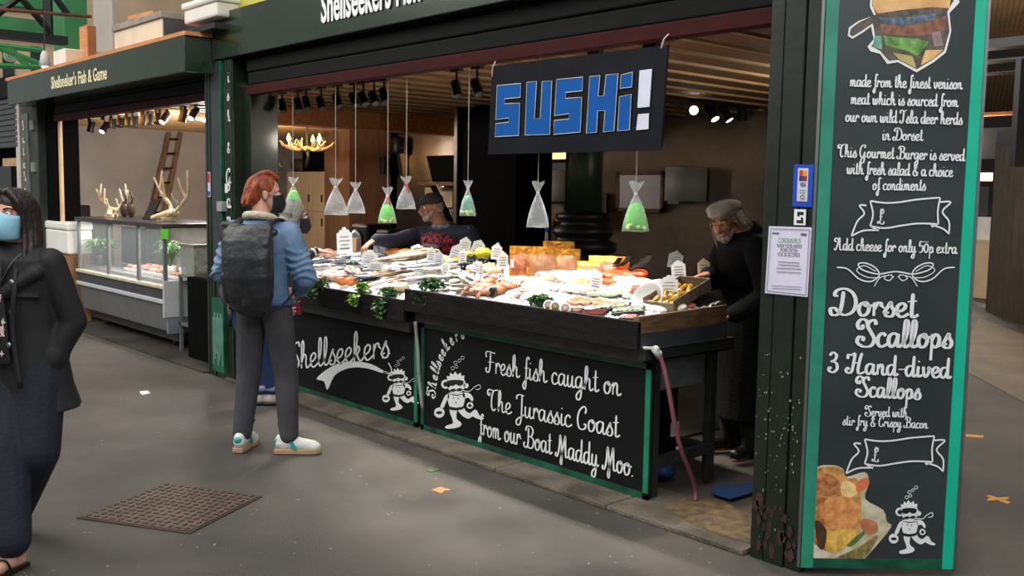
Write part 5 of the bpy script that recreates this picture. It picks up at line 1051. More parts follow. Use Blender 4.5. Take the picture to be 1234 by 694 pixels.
o = MB().box(-15.39, x0-.02, 8.3, YB-.06, .02, CEIL-.002).build('grey_partition', mat('grey_board', (128, 124, 116), .7)); tag(o, 'grey partition panel behind the head of the man in denim', 'partition')
cc = P(370, 172, 1, 7.0); ch = thing('antler_chandelier', 'chandelier of pale antlers with glowing bulbs hanging at the back left', 'chandelier', (cc[0], 7.0, cc[2]-.1))
m_ant = mat('antler', (206, 176, 130), .6, 0, .2, 12, c2=(160, 124, 82)); m_bulb = mat('warm_bulb', (255, 208, 130), .3, 0, 0, emit=10)
for k in range(6):
    a = k*math.pi/3+.2; d = np.array([math.cos(a), math.sin(a), 0]); b = MB(); o3 = np.array([cc[0], 7.0, cc[2]-.06])
    b.tube(crom([o3, o3+d*.14+UPV*-.04, o3+d*.28, o3+d*.38+UPV*.08], 5), [.024]*6+[.02]*5+[.014]*4+[.004], 8)
    b.tube(crom([o3+d*.2+UPV*-.03, o3+d*.24+UPV*.06, o3+d*.2+UPV*.12], 4), [.014]*5+[.010]*3+[.003], 6)
    s2_ = np.cross(d, UPV); b.tube(crom([o3+d*.26, o3+d*.32+s2_*.08+UPV*.02, o3+d*.34+s2_*.14+UPV*.08], 4), [.012]*5+[.008]*3+[.003], 6); b.build('antler_arm', m_ant, ch, True)
    if k % 2: continue
    b = MB(); q = o3+d*.25+UPV*.0; b.lathe([(.014, 0), (.014, .07)], q, 10); c2_ = b.build('candle_tube', mat('candle_cream', (226, 206, 160), .6), ch)
    b = MB(); b.lathe([(.012, .07), (.026, .10), (.024, .13), (.004, .18)], q, 12); b.build('bulb', m_bulb, c2_, True)
b = MB(); b.tube([(cc[0], 7.0, cc[2]-.06), (cc[0], 7.0, CEIL)], .012, 8); b.build('rod', m_lampb, ch); b = MB(); b.tube(crom([(cc[0], 7, cc[2]-.1), (cc[0]+.03, 7, cc[2]-.2), (cc[0]-.03, 7, cc[2]-.34)], 4), [.03]*4+[.025]*4+[.006], 8); b.build('pendant', m_lampb, ch, True)
for dx in (-.3, .3):
    l = bpy.data.lights.new('chandelier_glow', 'POINT'); l.energy = CHAND_W; l.color = (1, .62, .28); l.shadow_soft_size = .12; o = bpy.data.objects.new('chandelier_glow', l); COL.objects.link(o); o.parent = ch; o.location = (dx, -.1, .14)
# screen, shelf and odds behind the capped man
q = WB(450, 199, .3); t = thing('wall_screen', 'small black screen on the steel wall with a dangling cable', 'screen', (q[0], YB-.2, q[2]-.1)); b = MB(); b.box(q[0]-.19, q[0]+.19, YB-.26, YB-.2, q[2]-.13, q[2]+.13); b.build('housing', m_blkp, t, bevel=.01); b = MB(); b.box(q[0]-.03, q[0]+.03, YB-.2, YB-.002, q[2]-.03, q[2]+.03); b.build('bracket', m_blkp, t); b = MB(); b.tube(crom([(q[0]+.05, YB-.2, q[2]-.12), (q[0]+.02, YB-.1, q[2]-.4), (q[0]-.02, YB-.06, q[2]-.7)], 6), .01, 6); b.build('cable', m_blkp, t, True)
q = WB(478, 175, .15); b = MB(); b.lathe([(.09, -.12), (.1, -.1), (.1, .1), (.06, .13)], (q[0], YB-.13, q[2]), 16); t = thing('wall_speaker', 'dark lamp-like fitting high on the steel wall between two bag strings', 'fitting', (q[0], YB-.13, q[2]-.2)); b.build('head', m_lampb, t, True); b = MB(); b.tube([(q[0], YB-.13, q[2]-.1), (q[0], YB-.05, q[2]-.5)], .02, 8); b.build('arm', m_lampb, t)
q0 = WB(506, 219, .4); q1 = WB(550, 219, .4)
ws = thing('wall_shelf', 'wooden bracket shelf holding a box, left of the black pillar', 'shelf', ((q0[0]+q1[0])/2, YB-.2, q0[2]-.4)); b = MB(); b.box(q0[0], q1[0], YB-.45, YB-.002, q0[2]-.05, q0[2]); b.build('board', m_wood, ws); b = MB(); b.prism([(q0[0]+.25, YB-.42, q0[2]-.05), (q0[0]+.33, YB-.42, q0[2]-.05), (q1[0]-.03, YB-.42, q0[2]-.62), (q1[0]-.1, YB-.42, q0[2]-.62)], (0, .06, 0)); b.build('diagonal_bracket', m_blk2, ws)
b = MB(); b.prism([(q0[0]+.35, YB-.44, q0[2]+.001), (q1[0], YB-.44, q0[2]+.001), (q1[0], YB-.44, q0[2]+.36), (q0[0]+.2, YB-.44, q0[2]+.36)], (0, .3, 0)); o = b.build('dark_box', m_blk2); tag(o, 'dark slant-sided box on the wooden bracket shelf', 'box')
flat_on_wall('framed_paper', 'pale paper sheet on the steel wall under the bracket shelf', 'paper', [(512, 226), (545, 250)], m_cream, mat('tan_paper', (180, 164, 138), .6), dep=.02, fr=.02)
for i, (px, py, w_, h_, m_, nm, lab) in enumerate([(442, 290, .30, .34, m_blkp, 'black_machine', 'round-fronted black machine at the back beside the stretched arm'), (470, 287, .22, .3, m_blkp, 'till', 'dark till under the lowest green bag')]):
    q = P(px, py+14, 1, 5.6); t = thing(nm, lab, 'machine', (q[0], 5.6, .9)); b = MB(); b.box(q[0]-w_/2, q[0]+w_/2, 5.5, 5.8, .9, 1.02+h_); b.build('body', m_, t, bevel=.03); b = MB(); b.lathe([(.09, 0), (.10, .02), (.07, .03), (.001, .03)], (q[0]-.02, 5.5, 1.0+h_*.6), 20, rot('X', math.pi/2)); b.build('dial', m_steel2, t, True)
    o = MB().box(q[0]-w_/2-.2, q[0]+w_/2+.2, 5.4, 5.9, .02, .9).build('work_table', m_blk2); tag(o, 'black table under the '+nm.replace('_', ' ')+' at the back', 'table')
# coat hanger near the post
q = P(331, 190, 1, 4.8); b = MB(); b.tube([q+np.array([0, 0, .22]), q+np.array([0, 0, .06])], .004, 6); b.tube(crom([q+np.array([0, 0, .06]), q+np.array([-.1, 0, -.07]), q+np.array([-.17, 0, -.09]), q+np.array([-.19, 0, -.05])], 4), .005, 6); b.tube(crom([q+np.array([0, 0, .06]), q+np.array([.1, 0, -.07]), q+np.array([.17, 0, -.09]), q+np.array([.19, 0, -.05])], 4), .005, 6); b.tube([q+np.array([-.1, 0, -.07]), q+np.array([.1, 0, -.07])], .004, 6); b.tube([q+np.array([0, 0, .22]), (q[0], 4.8, CEIL)], .002, 5)
o = b.build('wire_hanger', m_steel2, smooth=True); tag(o, 'wire hanger hung from the ceiling above the red-haired man', 'hanger')
# ------------------------------------------------------------------ people
V3 = lambda *a: np.array(a, float)
m_skin = mat('skin_fair', (214, 164, 138), .5, 0, .06, 10, spec=.35); m_skin2 = mat('skin_tanned', (168, 112, 84), .5, 0, .08, 10, spec=.35); m_skin3 = mat('skin_ruddy', (190, 128, 104), .5, 0, .08, 10, spec=.35)
def hand_prims(wr, d, n, side, curl=.6, k=1.0):
    """palm, four fingers of unequal length and a thumb; d to the fingers, n out of the palm, side = +1 thumb on d x n"""
    wr = V3(*wr); d = V3(*d); d /= np.linalg.norm(d); n = V3(*n); n = n-d*np.dot(n, d); n /= np.linalg.norm(n); s = np.cross(d, n)*side; R = np.stack([d, s, n], 1)
    pr = [('e', wr+d*.048*k, (.052*k, .042*k, .015*k), R), ('c', wr-d*.01, .024*k, wr+d*.03*k, .022*k)]
    for i, L in enumerate((.072, .080, .074, .058)):
        off = .033-.022*i; p = wr+(d*(.088-.006*abs(i-1.3))+s*off)*k; dd = d+s*(.14-.09*i); dd /= np.linalg.norm(dd); a = curl*.45
        for j, fr in enumerate((.45, .3, .25)):
            q = p+(dd*math.cos(a)+n*math.sin(a))*L*fr*k; pr.append(('c', p, (.0095-.001*j)*k, q, (.0087-.001*j)*k)); p = q; a += curl*.75
    p = wr+(d*.025+s*.034)*k; t1 = p+(d*.028+s*.026+n*.008)*k; t2 = t1+(d*.030+s*.006+n*.014*curl)*k
    return pr+[('c', wr+d*.02*k, .017*k, p, .014*k), ('c', p, .0125*k, t1, .011*k), ('c', t1, .0105*k, t2, .009*k)]
def head_R(yaw=0, pitch=0, roll=0): return rot('Z', yaw)@rot('X', pitch)@rot('Y', roll)
def head_prims(c, R, beard=False, k=1.0):
    T = lambda *p: c+R@(V3(*p)*k)
    pr = [('e', T(0, -.012, .03), V3(.074, .094, .088)*k, R), ('e', T(0, .03, -.04), V3(.056, .062, .068)*k, R), ('e', T(0, .064, -.09), V3(.024, .02, .02)*k, R),
          ('c', T(0, .088, .012), .010*k, T(0, .112, -.026), .0135*k), ('e', T(.014, .098, -.03), .010*k), ('e', T(-.014, .098, -.03), .010*k),
          ('c', T(-.04, .073, .03), .012*k, T(.04, .073, .03), .012*k), ('e', T(.04, .062, -.02), V3(.022, .02, .02)*k), ('e', T(-.04, .062, -.02), V3(.022, .02, .02)*k),
          ('e', T(0, .088, -.056), V3(.024, .010, .006)*k, R), ('e', T(0, .086, -.068), V3(.021, .010, .007)*k, R)]
    for s in (-1, 1): pr += [('e', T(s*.076, -.005, -.005), V3(.010, .02, .033)*k, R), ('e', T(s*.082, -.012, .012), V3(.008, .014, .016)*k, R)]
    return pr
def eyes(c, R, par, iris=(60, 44, 30), k=1.0):
    for s in (-1, 1):
        o = c+R@(V3(s*.032, .076, .010)*k); b = MB(); b.ell(o, .0125*k); b.cur = 1; b.ell(o+R@(V3(0, .0085, 0)*k), .0062*k); b.build('eye', [mat('eye_white', (226, 222, 216), .2), mat('iris_dark', iris, .15)], par, True, local=True)
        b = MB(); b.tube([c+R@(V3(s*.018, .090, .032)*k), c+R@(V3(s*.035, .086, .038)*k), c+R@(V3(s*.052, .072, .031)*k)], .0045*k, 6); b.build('eyebrow', mat('brow_brown', (70, 46, 32), .8), par, True, local=True)
def torso(pel, nk, rt, W_=1.0, D_=1.0, g=0, prof=None, lo=0):
    up = nk-pel; L = np.linalg.norm(up); up = up/L; ax = V3(*rt); ax = ax-up*np.dot(ax, up); ax /= np.linalg.norm(ax); ay = np.cross(up, ax)
    prof = prof or [(-.14, .150, .10), (0, .168, .115), (.22, .148, .105), (.42, .150, .108), (.68, .175, .118), (.88, .178, .105), (.99, .12, .075), (1.06, .06, .055)]
    return [('l', [ring(pel+up*L*t, ax*(w*W_+g), ay*(d*D_+g)) for t, w, d in prof if t >= lo])]
def limb(a, ra, b, rb, c, rc): return [('c', a, ra, b, rb), ('c', b, rb, c, rc)]
def foot_prims(an, dr, k=1.0):
    dr = V3(*dr); dr /= np.linalg.norm(dr); f = V3(an[0], an[1], 0)
    return [('c', an, .038*k, f+dr*.0+UPV*.045, .040*k), ('c', f-dr*.04+UPV*.035, .034*k, f+dr*.10+UPV*.03, .036*k), ('c', f+dr*.10+UPV*.03, .036*k, f+dr*.17+UPV*.022, .022*k)]
def rz_of(d): return math.atan2(-d[0], d[1])
def facing(deg):                                  # 0 = away from the camera, + turns to the right of the picture
    a = math.radians(deg); return FH*math.cos(a)+RH*math.sin(a)
def strands(c, R, pts_list, r0, r1): 
    out = []
    for pts in pts_list:
        P_ = [c+R@V3(*p) for p in pts]; q = crom(P_, 4); rr = np.linspace(r0, r1, len(q)); out.append(('t', q, list(rr)))
    return out

# --- man in the denim jacket, from behind
rzd = rz_of(facing(16)); L0 = V3(-5.745, 3.0, 0)
dm = thing('person', 'person in blue denim jacket with wavy red hair and white trainers, back to us', 'person', L0, rzd)
pel, nk = V3(0, -.01, .95), V3(0, -.035, 1.50); hc = V3(.015, .0, 1.665); HR = head_R(-1.0, -.1)
J = dict(shl=V3(-.185, -.02, 1.42), ell=V3(-.30, .0, 1.15), wrl=V3(-.17, .2, 1.04), shr=V3(.185, -.02, 1.42), elr=V3(.285, .02, 1.14), wrr=V3(.12, .22, 1.02),
         hil=V3(-.09, 0, .92), knl=V3(-.13, .02, .50), anl=V3(-.15, -.03, .09), hir=V3(.09, 0, .92), knr=V3(.13, .04, .50), anr=V3(.17, .0, .09))
pr = torso(pel, nk, (1, 0, 0))+[('c', nk-UPV*.03, .058, hc+HR@V3(0, -.02, -.06), .056)]+head_prims(hc, HR)
pr += limb(J['shl'], .05, J['ell'], .042, J['wrl'], .027)+limb(J['shr'], .05, J['elr'], .042, J['wrr'], .027)+limb(J['hil'], .08, J['knl'], .055, J['anl'], .036)+limb(J['hir'], .08, J['knr'], .055, J['anr'], .036)
dl, dr_ = V3(-.15, 1, 0), V3(.95, .35, 0); pr += foot_prims(J['anl'], dl, .9)+foot_prims(J['anr'], dr_, .9)
pr += hand_prims(J['wrl'], (.9, .45, -.1), (0, -1, 0), 1, .8, .95)+hand_prims(J['wrr'], (-.9, .45, -.1), (0, -1, 0), -1, .8, .95)
blob('body', pr, m_skin, dm, .006, 3); eyes(hc, HR, dm)
m_den = mat('blue_denim', (126, 154, 186), .8, 0, .18, 7, .35, 120, c2=(92, 122, 158)); m_dend = mat('denim_seam', (70, 100, 140), .8)
pf = [(.02, .185, .125), (.06, .178, .125), (.25, .170, .125), (.45, .182, .13), (.7, .205, .135), (.88, .215, .12), (.98, .15, .09), (1.03, .085, .07)]
jk = torso(pel, nk, (1, 0, 0), 1, 1, 0, pf)+limb(J['shl'], .082, J['ell'], .070, J['ell']*.25+J['wrl']*.75, .056)+limb(J['shr'], .082, J['elr'], .070, J['elr']*.25+J['wrr']*.75, .056)
for k in range(5):                                    # sleeve creases
    for s, a_, b_ in (('l', J['shl'], J['ell']), ('r', J['shr'], J['elr'])):
        c = a_+(b_-a_)*(.35+.16*k); pr_ring = [c+V3(.078*math.cos(t), .078*math.sin(t), .02*math.sin(2*t+k)) for t in np.linspace(0, 6.28, 13)]; jk.append(('t', pr_ring, .010))
jk_o = blob('denim_jacket', jk, m_den, dm, .007, 3)
b = MB(); ax_ = V3(1, 0, 0); b.tube([pel+V3(.188*math.cos(a), .130*math.sin(a), .035) for a in np.linspace(0, 2*math.pi, 25)], .022, 8, 1.0); b.build('waistband', m_dend, jk_o, True, local=True)
b = MB(); b.tube(crom([nk+V3(.085, .06, -.05), nk+V3(.095, .0, .01), nk+V3(.05, -.075, .035), nk+V3(-.05, -.075, .035), nk+V3(-.095, 0, .01), nk+V3(-.085, .06, -.05)], 5), .026, 10); b.build('fleece_collar', mat('cream_fleece', (206, 196, 174), .9, 0, .1, 40, .5, 120), jk_o, True, local=True)
for x, z in ((-.15, 1.30), (.15, 1.30)):
    b = MB(); b.tube([V3(x-.06, -.158+.01, z+.02), V3(x, -.168+.012, z-.005), V3(x+.05, -.16+.01, z+.01)], .004, 6); b.build('yoke_seam', m_dend, jk_o, True, local=True)
b = MB(); b.lathe([(.012, 0), (.012, .006), (.001, .008)], pel+V3(.12, -.125, .04), 12, rot('X', math.pi/2)); b.build('metal_button', m_steel2, jk_o, local=True)
m_trs = mat('charcoal_trousers', (66, 66, 70), .85, 0, .15, 6, .3, 120)
tr = torso(pel, nk, (1, 0, 0), 1, 1, .012, [(-.16, .150, .105), (0, .165, .118), (.12, .160, .115)])+limb(J['hil'], .100, J['knl'], .080, J['anl']+UPV*.03, .062)+limb(J['hir'], .100, J['knr'], .080, J['anr']+UPV*.03, .062)
for an_, kn_ in ((J['anl'], J['knl']), (J['anr'], J['knr'])):
    for k in range(4): tr.append(('t', [kn_*(1-.22*k)+an_*.22*k+V3((.072-.003*k)*math.cos(t), (.072-.003*k)*math.sin(t), .025*math.sin(t*2+k)-.02) for t in np.linspace(0, 6.28, 13)], .006))
blob('trousers', tr, m_trs, dm, .007, 4)
def trainer(an, dr, par):
    dr = V3(*dr); dr /= np.linalg.norm(dr); sd = np.cross(dr, UPV); f = V3(an[0], an[1], 0); R = np.stack([sd, dr, UPV], 1)
    o = blob('trainer', [('c', f-dr*.05+UPV*.07, .04, f+dr*.05+UPV*.068, .043), ('c', f+dr*.05+UPV*.065, .043, f+dr*.155+UPV*.05, .036), ('e', f+dr*.16+UPV*.045, (.042, .045, .032), R), ('c', f-dr*.05+UPV*.095, .036, f-dr*.03+UPV*.06, .04)], mat('trainer_white', (222, 224, 218), .5, 0, .05), par, .005, 3)
    out = [(-.034, -.09), (.034, -.09), (.044, -.03), (.042, .05), (.050, .12), (.044, .18), (.02, .207), (-.02, .207), (-.044, .18), (-.050, .12), (-.042, .05), (-.044, -.03)]
    b = MB(); b.prism([f+R@V3(x, y, .004) for x, y in out], (0, 0, .030)); b.build('gum_sole', mat('gum_rubber', (176, 150, 116), .6, 0, .08), o, bevel=.004, local=True)
    for s in (-1, 1): b = MB(); b.prism([f+R@V3(s*.047, y, z) for y, z in ((.03, .04), (.058, .04), (.035, .085), (.010, .085))], R@V3(s*.004, 0, 0)); b.build('teal_stripe', mat('teal_leather', (40, 160, 158), .5, 0, .05), o, local=True)
    b = MB(); b.ell(f-dr*.078+UPV*.085, (.026, .018, .022), R); b.build('teal_heel_tab', MATS['teal_leather'], o, True, local=True)
    b = MB(); b.tube([an+UPV*.0, an+UPV*.05], [.046, .046], 14); b.build('navy_sock', mat('navy_sock', (36, 48, 84), .9), par, True, local=True)
trainer(J['anl'], dl, dm); trainer(J['anr'], dr_, dm)
hp = [('e', hc+HR@V3(0, -.03, .045), (.088, .098, .085), HR), ('e', hc+HR@V3(0, -.075, -.01), (.082, .06, .075), HR)]; rn = random.Random(5)
for i in range(46):
    a = rn.uniform(-2.7, -.45)+0; z = rn.uniform(-.01, .1); rr = .09*math.sqrt(max(.15, 1-(max(0, z-.02)/.12)**2)); c0_ = V3(rr*math.cos(a)*.95, rr*math.sin(a)*1.1-.015, z)
    hp += strands(hc, HR, [[c0_, c0_*1.06+V3(.012*rn.uniform(-1, 1), -.01, -.04), c0_*1.06+V3(.02*rn.uniform(-1, 1), -.02, -.085)]], .018, .008)
for i in range(16):
    x = rn.uniform(-.07, .07); hp += strands(hc, HR, [[V3(x*.4, .07, .11), V3(x*.8, .0, .142), V3(x*1.2, -.08, .10), V3(x*1.2, -.115, .02)]], .016, .012)
blob('red_wavy_hair', hp, mat('auburn_hair', (168, 82, 46), .6, 0, .3, 30, .6, 60, c2=(112, 50, 28), stretch=(1, 1, .35)), dm, .005, 2)
def face_mask(c, R, m, par, nm='face_mask', loop=True):
    b = MB(); n = 14; rows = []
    for j in range(9):
        v = j/8; z = .0-.105*v; rows.append([c+R@V3(.073*(1-.22*v)*math.sin(u), (.078+.035*math.sin(math.pi*(v*.75+.12)))*max(.0, math.cos(u))**.8*1.03-.0+.012, z-.01*math.sin(math.pi*v)*abs(math.sin(u))+(.018*math.cos(u)**4 if j == 0 else 0)) for u in np.linspace(-1.35, 1.35, n)])
    vs = [q for r in rows for q in r]; b.add(vs, [(j*n+i, j*n+i+1, (j+1)*n+i+1, (j+1)*n+i) for j in range(8) for i in range(n-1)])
    o = b.build(nm, m, par, True, local=True); s = o.modifiers.new('thick', 'SOLIDIFY'); s.thickness = .004; s.offset = 1
    if loop:
        for sx in (-1, 1): b = MB(); b.tube(crom([c+R@V3(sx*.07, .03, -.01), c+R@V3(sx*.085, -.01, .03), c+R@V3(sx*.088, -.03, .0), c+R@V3(sx*.062, .03, -.08)], 4), .002, 5); b.build('ear_loop', m, o, True, local=True)
    return o
face_mask(hc, HR, mat('black_mask', (20, 20, 22), .7), dm)
# backpack
bp = thing('backpack', 'black roll-top backpack worn on the back of the person in the denim jacket', 'backpack', L0, rzd)
m_bpk = mat('black_tarpaulin', (34, 36, 39), .42, 0, .2, 5, .5, 14)
BK = V3(.035, 0, .075)
bo = [('l', [ring(V3(.035-.02*(z-1.1), -.222-.03*math.sin(3.1*min(max((z-.92)/.6, 0), 1)), z), V3(w, 0, .02*(z > 1.4)), V3(0, d, 0), 24) for z, w, d in ((.915, .07, .04), (.95, .125, .07), (1.04, .16, .09), (1.16, .172, .098), (1.28, .175, .09), (1.38, .172, .07), (1.45, .168, .045), (1.48, .15, .03))]),
      ('c', V3(-.145, -.215, 1.475), .024, V3(.20, -.215, 1.435), .022), ('c', V3(-.155, -.21, 1.455), .03, V3(-.115, -.23, 1.32), .04), ('c', V3(.06, -.30, 1.0), .03, V3(.07, -.315, 1.2), .03), ('c', V3(.16, -.26, 1.36), .035, V3(-.08, -.315, 1.24), .012), ('c', V3(-.09, -.27, 1.02), .03, V3(-.10, -.29, 1.16), .03)]
bb_ = blob('bag_body', bo, m_bpk, bp, .007, 3)
b = MB(); b.tube(crom([V3(.12, -.27, 1.30)+BK, V3(.03, -.31, 1.22)+BK, V3(-.07, -.315, 1.13)+BK, V3(-.12, -.28, 1.10)+BK], 5), .012, 8, .4); b.build('flap_fold', mat('black_webbing', (22, 22, 24), .6), bp, True, local=True)
b = MB(); b.obox(V3(-.06, -.325, 1.15)+BK, (.03, .012, .022)); b.build('buckle', m_lampb, bp, local=True)
for sx in (-1, 1):
    b = MB(); b.tube(crom([V3(sx*.10, -.19, 1.43), V3(sx*.115, -.12, 1.49), V3(sx*.12, .0, 1.505), V3(sx*.125, .11, 1.42), V3(sx*.14, .145, 1.25)], 5), .03, 8, .3); b.build('shoulder_strap', mat('black_webbing', (22, 22, 24), .6), bp, True, local=True)
    b = MB(); b.tube(crom([V3(sx*.14, -.19, .92), V3(sx*.2, -.08, 1.0), V3(sx*.2, .03, 1.06)], 5), .011, 6, .4); b.build('lower_strap', MATS['black_webbing'], bp, True, local=True)
b = MB(); b.tube([V3(-.10, -.24, .95), V3(-.105, -.235, .84)], .018, 6, .3); b.build('hanging_strap', MATS['black_webbing'], bp, True, local=True)

# --- woman in the black coat, walking towards us at the left
wl = V3(-4.86, 1.33, 0); fd = -FH*.93-RH*.28; fd /= np.linalg.norm(fd); rzw = rz_of(fd)
wm = thing('person', 'person with long dark hair, black coat and pale blue mask at the left edge', 'person', wl, rzw)
def wloc(p): return rot_z(-rzw)@(V3(*p)-wl)
f1 = wloc(P(14, 664, 2, .09)); f1w = wloc(P(18, 690, 2, .0)); f2 = wloc(P(18, 622, 2, .10))
pel, nk = V3(0, 0, .93), V3(0, .03, 1.42); hc = V3(0, .06, 1.565); HR = head_R(.18, -.05)
J = dict(shl=V3(-.165, .02, 1.35), ell=V3(-.225, -.05, 1.08), wrl=V3(-.135, .02, .87), shr=V3(.165, .02, 1.35), elr=V3(.22, -.03, 1.09), wrr=V3(.16, .07, .88),
         hil=V3(-.08, 0, .90), knl=V3(-.10, .06, .50), anl=f2, hir=V3(.08, 0, .90), knr=None, anr=f1)
J['anl'] = f2; J['anr'] = f1; J['knr'] = (J['hir']+f1)/2+V3(0, .04, .02); J['knl'] = V3(-.13, .10, .50)
fr_ = V3(0, 1, 0); prw = torso(pel, nk, (1, 0, 0), .93, .95)+[('c', nk-UPV*.03, .05, hc+HR@V3(0, -.02, -.06), .05)]+head_prims(hc, HR, k=.96)
prw += limb(J['shl'], .045, J['ell'], .038, J['wrl'], .024)+limb(J['shr'], .045, J['elr'], .038, J['wrr'], .024)+limb(J['hil'], .08, J['knl'], .05, J['anl'], .033)+limb(J['hir'], .08, J['knr'], .05, J['anr'], .033)
def bare_foot(an, dr, k=.92):
    dr = V3(*dr); dr /= np.linalg.norm(dr); sd = np.cross(dr, UPV); f = V3(an[0], an[1], 0); o = [('c', an, .034, f+dr*.01+UPV*.05, .034), ('c', f-dr*.045+UPV*.04, .030, f+dr*.07+UPV*.045, .032), ('c', f+dr*.07+UPV*.042, .034, f+dr*.13+UPV*.034, .028)]
    for i in range(5): q = f+dr*(.145-.010*abs(i-.6))+sd*(-.036+.018*i); o.append(('c', q+UPV*.03, .013, q+dr*(.035 if i == 0 else .028)+UPV*.024, .011 if i == 0 else .0085))
    return o
prw += bare_foot(J['anr'], fr_)+bare_foot(J['anl'], fr_)+hand_prims(J['wrl'], (.35, .1, -1), (1, 0, 0), -1, .5, .92)+hand_prims(J['wrr'], (-.2, .3, -1), (-1, 0, 0), 1, .5, .92)
blob('body', prw, m_skin, wm, .0055, 3); eyes(hc, HR, wm, k=.96)
m_coat = mat('black_coat', (27, 27, 30), .75, 0, .15, 5, .12, 25); m_nvy = mat('navy_trousers', (24, 28, 42), .85, 0, .12, 5, .25, 60)
pf = [(-.52, .245, .185), (-.30, .215, .16), (0, .195, .145), (.25, .180, .135), (.5, .18, .135), (.75, .195, .135), (.9, .19, .12), (1.0, .12, .09), (1.05, .085, .07)]
ct_ = torso(pel, nk, (1, 0, 0), 1, 1, 0, pf, lo=-9)+limb(J['shl'], .070, J['ell'], .060, J['ell']*.2+J['wrl']*.8, .056)+limb(J['shr'], .070, J['elr'], .060, J['elr']*.2+J['wrr']*.8, .056)
ct_ += [('c', J['ell']*.2+J['wrl']*.8, .066, J['ell']*.3+J['wrl']*.7, .066), ('c', V3(-.16, .10, 1.31), .03, V3(-.03, .155, 1.22), .03), ('c', V3(.16, .10, 1.31), .03, V3(.03, .155, 1.22), .03), ('b', V3(-.105, .128, 1.205), (.16, .022, .012), rot('Z', .35))]
co = blob('black_coat', ct_, m_coat, wm, .007, 3)
b = MB(); rows = []                                        # open front: the floral blouse between the lapels
for j in range(13):
    v = j/12; z = 1.36-.46*v; w_ = .045+.035*min(1, v*1.5); rows.append([V3(.015+x*w_, .145+.028*(1-(x*.8)**2)+(.02 if v > .2 else .02*v/.2)-(.0 if v < .85 else .01), z) for x in np.linspace(-1, 1, 7)])
vs = [q for r in rows for q in r]; b.add(vs, [(j*7+i, j*7+i+1, (j+1)*7+i+1, (j+1)*7+i) for j in range(12) for i in range(6)]); bl = b.build('floral_blouse', mat('black_blouse', (24, 24, 28), .7), wm, True, local=True); sd_ = bl.modifiers.new('thick', 'SOLIDIFY'); sd_.thickness = .008; sd_.offset = -1
bl.modifiers.new('soft', 'SUBSURF').levels = 1
rn = random.Random(3); b = MB()
for i in range(34):
    v = rn.random(); z = 1.33-.43*v; w_ = (.045+.035*min(1, v*1.5))*.85; x = rn.uniform(-1, 1); y = .145+.028*(1-(x*.8)**2)+(.02 if v > .2 else .02*v/.2)+.004; a = rn.uniform(0, 6); r_ = rn.uniform(.010, .02)
    b.prism([V3(.015+x*w_+r_*math.cos(t+a)*(1 if k % 2 else .45), y, z+r_*1.2*math.sin(t+a)*(1 if k % 2 else .45)) for k, t in enumerate(np.linspace(0, 6.28, 9)[:-1])], (0, .003, 0))
b.build('petal_print', mat('pale_petal', (222, 196, 194), .7, 0, .08), bl, local=True)
for x, y, z in ((-.085, .165, 1.14), (-.065, .168, .99), (-.085, .16, 1.27)): b = MB(); b.lathe([(.014, 0), (.014, .006), (.006, .010), (.001, .010)], V3(x, y, z), 14, rot('X', -math.pi/2)); b.build('silver_button', m_steel2, co, True, local=True)
b = MB(); b.tube(crom([V3(-.06, .10, 1.40), V3(-.10, .165, 1.24), V3(-.09, .17, 1.05), V3(-.12, .17, .80)], 5), .012, 6, .5); b.build('lapel_edge', mat('coat_edge', (20, 20, 22), .7), co, True, local=True)
tw_ = torso(pel, nk, (1, 0, 0), .93, .95, .012, [(-.18, .15, .11), (0, .168, .12), (.1, .155, .115)])+limb(J['hil'], .115, J['knl'], .105, J['anl']+UPV*.06, .095)+limb(J['hir'], .115, J['knr'], .105, J['anr']+UPV*.055, .085)
blob('wide_trousers', tw_, m_nvy, wm, .008, 3)
for an in (J['anr'], J['anl']):
    f = V3(an[0], an[1], 0); out = [(-.03, -.075), (.03, -.075), (.036, 0), (.044, .09), (.042, .16), (.02, .195), (-.02, .195), (-.042, .16), (-.044, .09), (-.036, 0)]
    b = MB(); b.prism([f+V3(x, y, .002) for x, y in out], (0, 0, .016)); sn = b.build('sandal_sole', m_blkp, wm, bevel=.003, local=True)
    for pts in ([(-.046, .05, .02), (-.03, .07, .075), (.02, .115, .074), (.048, .13, .02)], [(.046, .05, .02), (.03, .07, .075), (-.02, .115, .074), (-.048, .13, .02)], [(-.046, .15, .015), (0, .16, .058), (.046, .15, .015)]): b = MB(); b.tube(crom([f+V3(*p) for p in pts], 5), .008, 6, .45); b.build('sandal_strap', m_blkp, sn, True, local=True)
hp = [('e', hc+HR@V3(0, -.022, .045), (.086, .098, .078), HR), ('e', hc+HR@V3(0, -.06, -.02), (.082, .055, .09), HR)]
for i in range(44):
    s = -1 if i % 2 else 1; x = s*rn.uniform(.06, .088); y = rn.uniform(-.085, .03)
    hp += strands(hc, HR, [[V3(s*.012, .05, .115), V3(x*.9, y+.03, .06), V3(x*1.05, y+.01, -.06), V3(x*1.15+.01*s, y+.045, -.17), V3(x*1.15+s*rn.uniform(-.01, .03), y+.075, -.27-rn.uniform(0, .09))]], .016, .010)
blob('long_dark_hair', hp, mat('dark_brown_hair', (42, 31, 27), .45, 0, .25, 30, .5, 60, stretch=(1, 1, .3)), wm, .006, 2)
mk = face_mask(hc, HR, mat('blue_surgical_mask', (150, 204, 226), .7, 0, .05, 20), wm)
for z in (-.03, -.05, -.07): b = MB(); b.tube(crom([hc+HR@V3(x, .117-.9*abs(x)**1.6*3, z+.0) for x in np.linspace(-.05, .05, 7)], 3), .0022, 5); b.build('pleat', mat('mask_pleat', (120, 180, 210), .7), mk, True, local=True)
